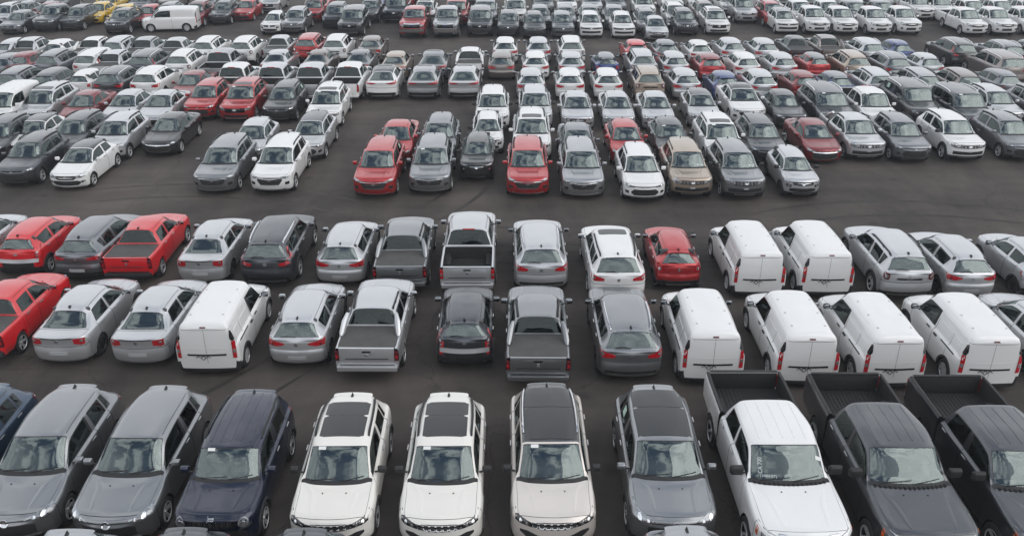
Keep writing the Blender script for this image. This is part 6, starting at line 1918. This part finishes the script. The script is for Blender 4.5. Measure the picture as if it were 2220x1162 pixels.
 ('oroch', 'silver', -32.82, 60.02, 180, 0, 'silver pickup with covered bed, ninth row, between silver hatchback and white hatchback', 'vehicles in the ninth row', 'pickup truck', None, 0.1, ()),
 ('hatch', 'white', -30.99, 60.54, 180, 0, 'white hatchback, ninth row, between silver pickup and white pickup', 'vehicles in the ninth row', 'hatchback', None, -0.8, ()),
 ('oroch', 'white', -28.53, 60.16, 180, 0, 'white pickup with covered bed, ninth row, between white hatchback and silver SUV', 'vehicles in the ninth row', 'pickup truck', None, 0.1, ()),
 ('duster', 'silver', -26.79, 60.47, 180, 0, 'silver SUV with roof rails, ninth row, between white pickup and light grey pickup', 'vehicles in the ninth row', 'SUV', None, -0.4, ()),
 ('oroch', 'lightgrey', -25.01, 60.16, 180, 0, 'light grey pickup with covered bed, ninth row, between silver SUV and silver pickup', 'vehicles in the ninth row', 'pickup truck', None, 0.3, ()),
 ('strada', 'silver', -23.02, 60.37, 180, 0, 'silver pickup with covered bed, ninth row, between light grey pickup and white SUV', 'vehicles in the ninth row', 'pickup truck', None, -0.1, ()),
 ('duster', 'white', -20.76, 60.47, 180, 0, 'white SUV with roof rails, ninth row, between silver pickup and white SUV', 'vehicles in the ninth row', 'SUV', None, 0.5, ()),
 ('duster', 'white', -18.23, 60.47, 180, 0, 'white SUV with roof rails, ninth row, between white SUV and silver pickup', 'vehicles in the ninth row', 'SUV', None, 0.2, ()),
 ('strada', 'silver', -16.09, 61.12, 180, 0, 'silver pickup with covered bed, ninth row, between white SUV and metallic red SUV', 'vehicles in the ninth row', 'pickup truck', None, 0.5, ()),
 ('duster', 'metalred', -14.03, 61.36, 180, 0, 'metallic red SUV with roof rails, ninth row, between silver pickup and white SUV', 'vehicles in the ninth row', 'SUV', None, -0.2, ()),
 ('duster', 'white', -12.07, 61.06, 180, 0, 'white SUV with roof rails, ninth row, between metallic red SUV and grey-brown sedan', 'vehicles in the ninth row', 'SUV', None, 0.2, ()),
 ('sedan', 'brown', -9.75, 61.34, 180, 0, 'grey-brown sedan, ninth row, between white SUV and white hatchback', 'vehicles in the ninth row', 'sedan', None, 0.4, ()),
 ('sandero', 'white', -0.47, 60.97, 180, 0, 'white hatchback, ninth row, between grey-brown sedan and silver hatchback', 'vehicles in the ninth row', 'hatchback', None, 0.5, ()),
 ('sandero', 'silver', 1.81, 60.97, 180, 0, 'silver hatchback, ninth row, between white hatchback and white SUV', 'vehicles in the ninth row', 'hatchback', None, -0.2, ()),
 ('duster', 'white', 4.02, 60.47, 180, 0, 'white SUV with roof rails, ninth row, between silver hatchback and red hatchback', 'vehicles in the ninth row', 'SUV', None, 0.5, ()),
 ('hatch', 'red', 8.45, 60.39, 180, 0, 'red hatchback, ninth row, between white SUV and grey hatchback', 'vehicles in the ninth row', 'hatchback', None, 0.6, ()),
 ('hatch', 'grey', 10.47, 60.39, 180, 0, 'grey hatchback, ninth row, between red hatchback and white hatchback', 'vehicles in the ninth row', 'hatchback', None, 0.3, ()),
 ('hatch', 'white', 12.71, 60.25, 180, 0, 'white hatchback, ninth row, between grey hatchback and silver hatchback', 'vehicles in the ninth row', 'hatchback', None, 0.8, ()),
 ('sandero', 'silver', 15.0, 60.82, 180, 0, 'silver hatchback, ninth row, between white hatchback and silver hatchback', 'vehicles in the ninth row', 'hatchback', None, 0.7, ()),
 ('sandero', 'silver', 17.24, 60.68, 180, 0, 'silver hatchback, ninth row, between silver hatchback and dark grey pickup', 'vehicles in the ninth row', 'hatchback', None, 0.0, ()),
 ('strada', 'darkgrey', 19.59, 60.97, 180, 0, 'dark grey pickup with covered bed, ninth row, between silver hatchback and grey-brown pickup', 'vehicles in the ninth row', 'pickup truck', None, 0.0, ()),
 ('oroch', 'brown', 21.65, 60.76, 180, 0, 'grey-brown pickup with covered bed, ninth row, between dark grey pickup and silver SUV', 'vehicles in the ninth row', 'pickup truck', None, -0.5, ()),
 ('haval', 'silver', 24.08, 60.13, 180, 0, 'silver SUV with roof rails, ninth row, between grey-brown pickup and blue hatchback', 'vehicles in the ninth row', 'SUV', None, 0.5, ()),
 ('hatch', 'blue', 26.29, 60.39, 180, 0, 'blue hatchback, ninth row, between silver SUV and black SUV', 'vehicles in the ninth row', 'hatchback', None, 0.7, ()),
 ('crv', 'black', 30.07, 59.9, 180, 0, 'black SUV with roof rails, ninth row, between blue hatchback and grey SUV', 'vehicles in the ninth row', 'SUV', None, -0.0, ()),
 ('haval', 'grey', 33.09, 59.42, 180, 0, 'grey SUV with roof rails, ninth row, between black SUV and grey SUV', 'vehicles in the ninth row', 'SUV', None, 0.3, ()),
 ('haval', 'grey', 35.13, 59.42, 180, 0, 'grey SUV with roof rails, ninth row, right of grey SUV', 'vehicles in the ninth row', 'SUV', None, 0.4, ()),
 ('hatch', 'grey', -39.18, 70.62, 0, 0, 'grey hatchback, tenth row, left of dark grey pickup', 'vehicles in the tenth row', 'hatchback', None, 0.4, ()),
 ('midtruck', 'darkgrey', -36.92, 72.16, 0, 0, 'dark grey pickup with open bed, tenth row, between grey hatchback and yellow hatchback', 'vehicles in the tenth row', 'pickup truck', None, -0.5, ()),
 ('hatch', 'yellow', -34.56, 74.7, 0, 0, 'yellow hatchback, tenth row, between dark grey pickup and dark grey pickup', 'vehicles in the tenth row', 'hatchback', None, 0.4, ()),
 ('oroch', 'darkgrey', -30.92, 70.98, 0, 0, 'dark grey pickup with covered bed, tenth row, between yellow hatchback and dark grey SUV', 'vehicles in the tenth row', 'pickup truck', None, 0.1, ()),
 ('tracker', 'darkgrey', -24.08, 74.64, 0, 0, 'dark grey SUV with roof rails, tenth row, between dark grey pickup and silver SUV', 'vehicles in the tenth row', 'SUV', None, 0.3, ()),
 ('sunsuv', 'silver', -21.34, 80.02, 0, 0, 'silver SUV with glass sunroof, tenth row, between dark grey SUV and white hatchback', 'vehicles in the tenth row', 'SUV', None, -0.1, ()),
 ('kwid', 'white', -18.83, 70.31, 0, 0, 'white hatchback, tenth row, between silver SUV and light grey SUV', 'vehicles in the tenth row', 'hatchback', None, 0.2, ()),
 ('duster', 'lightgrey', -17.15, 70.81, 0, 0, 'light grey SUV with roof rails, tenth row, between white hatchback and navy blue SUV', 'vehicles in the tenth row', 'SUV', None, 0.4, ()),
 ('renegade', 'navy', -14.39, 72.92, 0, 0, 'navy blue SUV with roof rails, tenth row, between light grey SUV and dark grey SUV', 'vehicles in the tenth row', 'SUV', None, 0.2, ()),
 ('bigsuv', 'darkgrey', -12.54, 70.44, 0, 0, 'dark grey SUV with roof rails, tenth row, between navy blue SUV and navy blue SUV', 'vehicles in the tenth row', 'SUV', None, 0.4, ()),
 ('bigsuv', 'navy', -9.73, 75.82, 0, 0, 'navy blue SUV with roof rails, tenth row, between dark grey SUV and metallic red pickup', 'vehicles in the tenth row', 'SUV', None, -0.8, ()),
 ('bigtruck', 'metalred', -7.62, 70.18, 0, 0, 'metallic red pickup with open bed, tenth row, between navy blue SUV and light grey pickup', 'vehicles in the tenth row', 'pickup truck', None, -0.5, ()),
 ('bigtruck', 'lightgrey', -5.08, 70.18, 0, 0, 'light grey pickup with open bed, tenth row, between metallic red pickup and dark grey SUV', 'vehicles in the tenth row', 'pickup truck', None, -0.1, ()),
 ('bigsuv', 'darkgrey', -2.49, 70.27, 0, 0, 'dark grey SUV with roof rails, tenth row, between light grey pickup and dark grey SUV', 'vehicles in the tenth row', 'SUV', None, 0.2, ()),
 ('tcross', 'darkgrey', -0.28, 69.85, 0, 0, 'dark grey SUV with roof rails, tenth row, between dark grey SUV and dark grey SUV', 'vehicles in the tenth row', 'SUV', None, -0.4, ()),
 ('tracker', 'darkgrey', 1.73, 69.2, 0, 0, 'dark grey SUV with roof rails, tenth row, between dark grey SUV and grey SUV', 'vehicles in the tenth row', 'SUV', None, 0.3, ()),
 ('tcross', 'grey', 3.92, 69.34, 0, 0, 'grey SUV with roof rails, tenth row, between dark grey SUV and white SUV', 'vehicles in the tenth row', 'SUV', None, 0.2, ()),
 ('tcross', 'white', 6.1, 69.34, 0, 0, 'white SUV with roof rails, tenth row, between grey SUV and white SUV', 'vehicles in the tenth row', 'SUV', None, -0.7, ()),
 ('tcross', 'white', 8.56, 69.17, 0, 0, 'white SUV with roof rails, tenth row, between white SUV and silver hatchback', 'vehicles in the tenth row', 'SUV', None, -0.0, ()),
 ('hatch', 'silver', 11.03, 68.23, 0, 0, 'silver hatchback, tenth row, between white SUV and dark grey SUV', 'vehicles in the tenth row', 'hatchback', None, -0.4, ()),
 ('duster', 'darkgrey', 13.57, 70.28, 0, 0, 'dark grey SUV with roof rails, tenth row, between silver hatchback and white SUV', 'vehicles in the tenth row', 'SUV', None, -0.7, ()),
 ('sunsuv', 'white', 16.1, 70.76, 0, 0, 'white SUV with glass sunroof, tenth row, between dark grey SUV and silver pickup', 'vehicles in the tenth row', 'SUV', None, -0.6, ()),
 ('midtruck', 'silver', 19.37, 75.55, 0, 0, 'silver pickup with open bed, tenth row, between white SUV and white SUV', 'vehicles in the tenth row', 'pickup truck', None, -0.3, ()),
 ('tcross', 'white', 21.58, 70.9, 0, 0, 'white SUV with grey roof, tenth row, between silver pickup and white pickup', 'vehicles in the tenth row', 'SUV', 'grey', -0.5, ()),
 ('midtruck', 'white', 23.94, 71.27, 0, 0, 'white pickup with open bed, tenth row, between white SUV and white pickup', 'vehicles in the tenth row', 'pickup truck', None, -0.5, ()),
 ('midtruck', 'white', 26.07, 71.09, 0, 0, 'white pickup with open bed, tenth row, second from left of the 7 such there', 'vehicles in the tenth row', 'pickup truck', None, -0.7, ()),
 ('midtruck', 'white', 28.62, 70.92, 0, 0, 'white pickup with open bed, tenth row, third from left of the 7 such there', 'vehicles in the tenth row', 'pickup truck', None, -0.1, ()),
 ('midtruck', 'white', 30.99, 71.09, 0, 0, 'white pickup with open bed, tenth row, fourth from left of the 7 such there', 'vehicles in the tenth row', 'pickup truck', None, -0.2, ()),
 ('midtruck', 'white', 35.86, 70.57, 0, 0, 'white pickup with open bed, tenth row, fifth from left of the 7 such there', 'vehicles in the tenth row', 'pickup truck', None, 0.2, ()),
 ('midtruck', 'white', 38.23, 70.74, 0, 0, 'white pickup with open bed, tenth row, sixth from left of the 7 such there', 'vehicles in the tenth row', 'pickup truck', None, 0.1, ()),
 ('midtruck', 'white', 40.72, 70.92, 0, 0, 'white pickup with open bed, tenth row, right of white pickup', 'vehicles in the tenth row', 'pickup truck', None, -0.4, ()),
 ('tracker', 'silver', -41.59, 73.3, 0, 0, 'silver SUV with roof rails, eleventh row, left of grey hatchback', 'vehicles in the eleventh row', 'SUV', None, 0.6, ()),
 ('hatch', 'grey', -40.98, 74.9, 0, 0, 'grey hatchback, eleventh row, between silver SUV and dark red hatchback', 'vehicles in the eleventh row', 'hatchback', None, -0.8, ()),
 ('hatch', 'darkred', -38.72, 74.46, 0, 0, 'dark red hatchback, eleventh row, between grey hatchback and dark grey SUV', 'vehicles in the eleventh row', 'hatchback', None, -0.2, ()),
 ('tracker', 'darkgrey', -35.16, 72.24, 0, 0, 'dark grey SUV with roof rails, eleventh row, between dark red hatchback and yellow hatchback', 'vehicles in the eleventh row', 'SUV', None, -0.4, ()),
 ('hatch', 'yellow', -32.04, 73.37, 0, 0, 'yellow hatchback, eleventh row, between dark grey SUV and metallic red hatchback', 'vehicles in the eleventh row', 'hatchback', None, -0.1, ()),
 ('hatch', 'metalred', -29.96, 73.37, 0, 0, 'metallic red hatchback, eleventh row, between yellow hatchback and grey SUV', 'vehicles in the eleventh row', 'hatchback', None, -0.6, ()),
 ('tracker', 'grey', -28.28, 73.52, 0, 0, 'grey SUV with roof rails, eleventh row, between metallic red hatchback and dark red SUV', 'vehicles in the eleventh row', 'SUV', None, 0.5, ()),
 ('sunsuv', 'darkred', -26.01, 73.77, 0, 0, 'dark red SUV with glass sunroof, eleventh row, between grey SUV and metallic red hatchback', 'vehicles in the eleventh row', 'SUV', None, -0.2, ()),
 ('hatch', 'metalred', -22.55, 76.03, 0, 0, 'metallic red hatchback, eleventh row, between dark red SUV and metallic red SUV', 'vehicles in the eleventh row', 'hatchback', None, -0.7, ()),
 ('sunsuv', 'metalred', -16.72, 75.61, 0, 0, 'metallic red SUV with glass sunroof, eleventh row, between metallic red hatchback and dark grey SUV', 'vehicles in the eleventh row', 'SUV', None, 0.2, ()),
 ('tracker', 'darkgrey', -11.95, 75.43, 0, 0, 'dark grey SUV with roof rails, eleventh row, between metallic red SUV and white SUV', 'vehicles in the eleventh row', 'SUV', None, -0.6, ()),
 ('sunsuv', 'white', -7.26, 74.87, 0, 0, 'white SUV with glass sunroof, eleventh row, between dark grey SUV and metallic red SUV', 'vehicles in the eleventh row', 'SUV', None, 0.1, ()),
 ('bigsuv', 'metalred', -4.6, 74.3, 0, 0, 'metallic red SUV with roof rails, eleventh row, between white SUV and grey SUV', 'vehicles in the eleventh row', 'SUV', None, -0.3, ()),
 ('bigsuv', 'grey', -2.2, 74.08, 0, 0, 'grey SUV with roof rails, eleventh row, between metallic red SUV and white pickup', 'vehicles in the eleventh row', 'SUV', None, 0.1, ()),
 ('midtruck', 'white', 0.27, 75.03, 0, 0, 'white pickup with open bed, eleventh row, between grey SUV and grey SUV', 'vehicles in the eleventh row', 'pickup truck', None, 0.7, ()),
 ('tcross', 'grey', 2.27, 72.17, 0, 0, 'grey SUV with roof rails, eleventh row, between white pickup and grey SUV', 'vehicles in the eleventh row', 'SUV', None, 0.5, ()),
 ('tcross', 'grey', 4.32, 72.38, 0, 0, 'grey SUV with roof rails, eleventh row, second from left of the 4 such there', 'vehicles in the eleventh row', 'SUV', None, -0.1, ()),
 ('tcross', 'grey', 6.3, 72.38, 0, 0, 'grey SUV with roof rails, eleventh row, third from left of the 4 such there', 'vehicles in the eleventh row', 'SUV', None, 0.5, ()),
 ('tcross', 'grey', 8.29, 72.17, 0, 0, 'grey SUV with roof rails, eleventh row, fourth from left of the 4 such there', 'vehicles in the eleventh row', 'SUV', None, 0.2, ()),
 ('tracker', 'grey', 10.64, 70.6, 0, 0, 'grey SUV with roof rails, eleventh row, between grey SUV and white SUV', 'vehicles in the eleventh row', 'SUV', None, -0.2, ()),
 ('duster', 'white', 13.31, 72.96, 0, 0, 'white SUV with roof rails, eleventh row, between grey SUV and grey-brown SUV', 'vehicles in the eleventh row', 'SUV', None, -0.6, ()),
 ('tracker', 'brown', 16.01, 74.17, 0, 0, 'grey-brown SUV with roof rails, eleventh row, between white SUV and metallic red SUV', 'vehicles in the eleventh row', 'SUV', None, 0.2, ()),
 ('duster', 'metalred', 21.42, 73.82, 0, 0, 'metallic red SUV with roof rails, eleventh row, between grey-brown SUV and white pickup', 'vehicles in the eleventh row', 'SUV', None, 0.1, ()),
 ('midtruck', 'white', 23.75, 74.14, 0, 0, 'white pickup with open bed, eleventh row, between metallic red SUV and white pickup', 'vehicles in the eleventh row', 'pickup truck', None, 0.7, ()),
 ('midtruck', 'white', 26.06, 74.14, 0, 0, 'white pickup with open bed, eleventh row, between white pickup and grey pickup', 'vehicles in the eleventh row', 'pickup truck', None, 0.7, ()),
 ('midtruck', 'grey', 28.11, 73.92, 0, 0, 'grey pickup with open bed, eleventh row, between white pickup and grey pickup', 'vehicles in the eleventh row', 'pickup truck', None, 0.2, ()),
 ('midtruck', 'grey', 30.45, 73.92, 0, 0, 'grey pickup with open bed, eleventh row, between grey pickup and white pickup', 'vehicles in the eleventh row', 'pickup truck', None, -0.2, ()),
 ('midtruck', 'white', 34.6, 76.95, 0, 0, 'white pickup with open bed, eleventh row, between grey pickup and white pickup', 'vehicles in the eleventh row', 'pickup truck', None, 0.6, ()),
 ('midtruck', 'white', 36.35, 76.55, 0, 0, 'white pickup with open bed, eleventh row, fifth from left of the 8 such there', 'vehicles in the eleventh row', 'pickup truck', None, -0.8, ()),
 ('midtruck', 'white', 38.13, 74.59, 0, 0, 'white pickup with open bed, eleventh row, sixth from left of the 8 such there', 'vehicles in the eleventh row', 'pickup truck', None, -0.6, ()),
 ('midtruck', 'white', 40.49, 74.59, 0, 0, 'white pickup with open bed, eleventh row, seventh from left of the 8 such there', 'vehicles in the eleventh row', 'pickup truck', None, 0.1, ()),
 ('midtruck', 'white', 42.85, 74.59, 0, 0, 'white pickup with open bed, eleventh row, right of white pickup', 'vehicles in the eleventh row', 'pickup truck', None, 0.2, ()),
 ('hatch', 'silver', -44.11, 82.17, 0, 0, 'silver hatchback, farthest row, left of grey SUV', 'vehicles in the farthest row', 'hatchback', None, -0.6, ()),
 ('tracker', 'grey', -40.23, 80.33, 0, 0, 'grey SUV with roof rails, farthest row, between silver hatchback and yellow hatchback', 'vehicles in the farthest row', 'SUV', None, 0.2, ()),
 ('hatch', 'yellow', -35.28, 78.62, 0, 0, 'yellow hatchback, farthest row, between grey SUV and grey SUV', 'vehicles in the farthest row', 'hatchback', None, 0.6, ()),
 ('tracker', 'grey', -32.47, 78.82, 0, 0, 'grey SUV with roof rails, farthest row, between yellow hatchback and grey-brown sedan', 'vehicles in the farthest row', 'SUV', None, -0.2, ()),
 ('sedan', 'brown', -30.67, 81.19, 0, 0, 'grey-brown sedan, farthest row, between grey SUV and grey SUV', 'vehicles in the farthest row', 'sedan', None, -0.1, ()),
 ('tracker', 'grey', -27.09, 80.33, 0, 0, 'grey SUV with roof rails, farthest row, between grey-brown sedan and metallic red SUV', 'vehicles in the farthest row', 'SUV', None, -0.4, ()),
 ('tracker', 'metalred', -17.03, 81.36, 0, 0, 'metallic red SUV with roof rails, farthest row, between grey SUV and blue SUV', 'vehicles in the farthest row', 'SUV', None, -0.3, ()),
 ('tracker', 'blue', -12.23, 80.33, 0, 0, 'blue SUV with roof rails, farthest row, between metallic red SUV and red SUV', 'vehicles in the farthest row', 'SUV', None, 0.8, ()),
 ('tracker', 'red', -8.38, 82.95, 0, 0, 'red SUV with roof rails, farthest row, between blue SUV and black SUV', 'vehicles in the farthest row', 'SUV', None, -0.2, ()),
 ('tracker', 'black', -3.36, 82.41, 0, 0, 'black SUV with roof rails, farthest row, between red SUV and grey SUV', 'vehicles in the farthest row', 'SUV', None, 0.7, ()),
 ('tracker', 'grey', 2.74, 78.82, 0, 0, 'grey SUV with roof rails, farthest row, between black SUV and white SUV', 'vehicles in the farthest row', 'SUV', None, 0.7, ()),
 ('tracker', 'white', 4.76, 78.82, 0, 0, 'white SUV with roof rails, farthest row, between grey SUV and silver SUV', 'vehicles in the farthest row', 'SUV', None, 0.2, ()),
 ('tracker', 'silver', 6.98, 78.82, 0, 0, 'silver SUV with roof rails, farthest row, between white SUV and grey SUV', 'vehicles in the farthest row', 'SUV', None, -0.4, ()),
 ('tracker', 'grey', 9.0, 78.82, 0, 0, 'grey SUV with roof rails, farthest row, between silver SUV and white SUV', 'vehicles in the farthest row', 'SUV', None, 0.8, ()),
 ('tracker', 'white', 11.34, 77.37, 0, 0, 'white SUV with roof rails, farthest row, between grey SUV and white SUV', 'vehicles in the farthest row', 'SUV', None, -0.0, ()),
 ('sunsuv', 'white', 14.11, 80.11, 0, 0, 'white SUV with glass sunroof, farthest row, first from left of the 2 such there', 'vehicles in the farthest row', 'SUV', None, -0.1, ()),
 ('sunsuv', 'white', 16.53, 80.63, 0, 0, 'white SUV with glass sunroof, farthest row, second from left of the 2 such there', 'vehicles in the farthest row', 'SUV', None, -0.3, ()),
 ('duster', 'white', 18.85, 78.45, 0, 0, 'white SUV with roof rails, farthest row, between white SUV and white pickup', 'vehicles in the farthest row', 'SUV', None, 0.8, ()),
 ('midtruck', 'white', 22.52, 80.57, 0, 0, 'white pickup with open bed, farthest row, between white SUV and grey pickup', 'vehicles in the farthest row', 'pickup truck', None, -0.0, ()),
 ('midtruck', 'grey', 25.12, 81.09, 0, 0, 'grey pickup with open bed, farthest row, between white pickup and white pickup', 'vehicles in the farthest row', 'pickup truck', None, -0.3, ()),
 ('midtruck', 'white', 27.6, 81.09, 0, 0, 'white pickup with open bed, farthest row, between grey pickup and white pickup', 'vehicles in the farthest row', 'pickup truck', None, -0.0, ()),
 ('midtruck', 'white', 29.89, 80.57, 0, 0, 'white pickup with open bed, farthest row, between white pickup and grey pickup', 'vehicles in the farthest row', 'pickup truck', None, -0.6, ()),
 ('midtruck', 'grey', 32.55, 80.57, 0, 0, 'grey pickup with open bed, farthest row, between white pickup and silver pickup', 'vehicles in the farthest row', 'pickup truck', None, 0.2, ()),
 ('midtruck', 'silver', 35.21, 80.57, 0, 0, 'silver pickup with open bed, farthest row, between grey pickup and silver pickup', 'vehicles in the farthest row', 'pickup truck', None, -0.1, ()),
 ('midtruck', 'silver', 37.67, 80.57, 0, 0, 'silver pickup with open bed, farthest row, second from left of the 5 such there', 'vehicles in the farthest row', 'pickup truck', None, -0.3, ()),
 ('midtruck', 'silver', 40.12, 80.57, 0, 0, 'silver pickup with open bed, farthest row, third from left of the 5 such there', 'vehicles in the farthest row', 'pickup truck', None, 0.5, ()),
 ('midtruck', 'silver', 42.58, 80.57, 0, 0, 'silver pickup with open bed, farthest row, fourth from left of the 5 such there', 'vehicles in the farthest row', 'pickup truck', None, 0.5, ()),
 ('midtruck', 'silver', 45.04, 80.57, 0, 0, 'silver pickup with open bed, farthest row, right of silver pickup', 'vehicles in the farthest row', 'pickup truck', None, -0.8, ()),
]
for m_, c_, x_, y_, f_, l_, lab_, g_, cat_, rf_, yaw_, ex_ in FLEET:
    place(m_, c_, x_, y_, f_, l_, lab_, g_, cat_, rf_, yaw_, ex_)
# the white van crossing the lane, side on
x_, y_ = (-27.26, 70.83)
place('minivan', 'white', x_, y_, -84, 0, 'white delivery van parked side-on in the far lane, nose to the left', 'vehicles standing in the lanes', 'van')
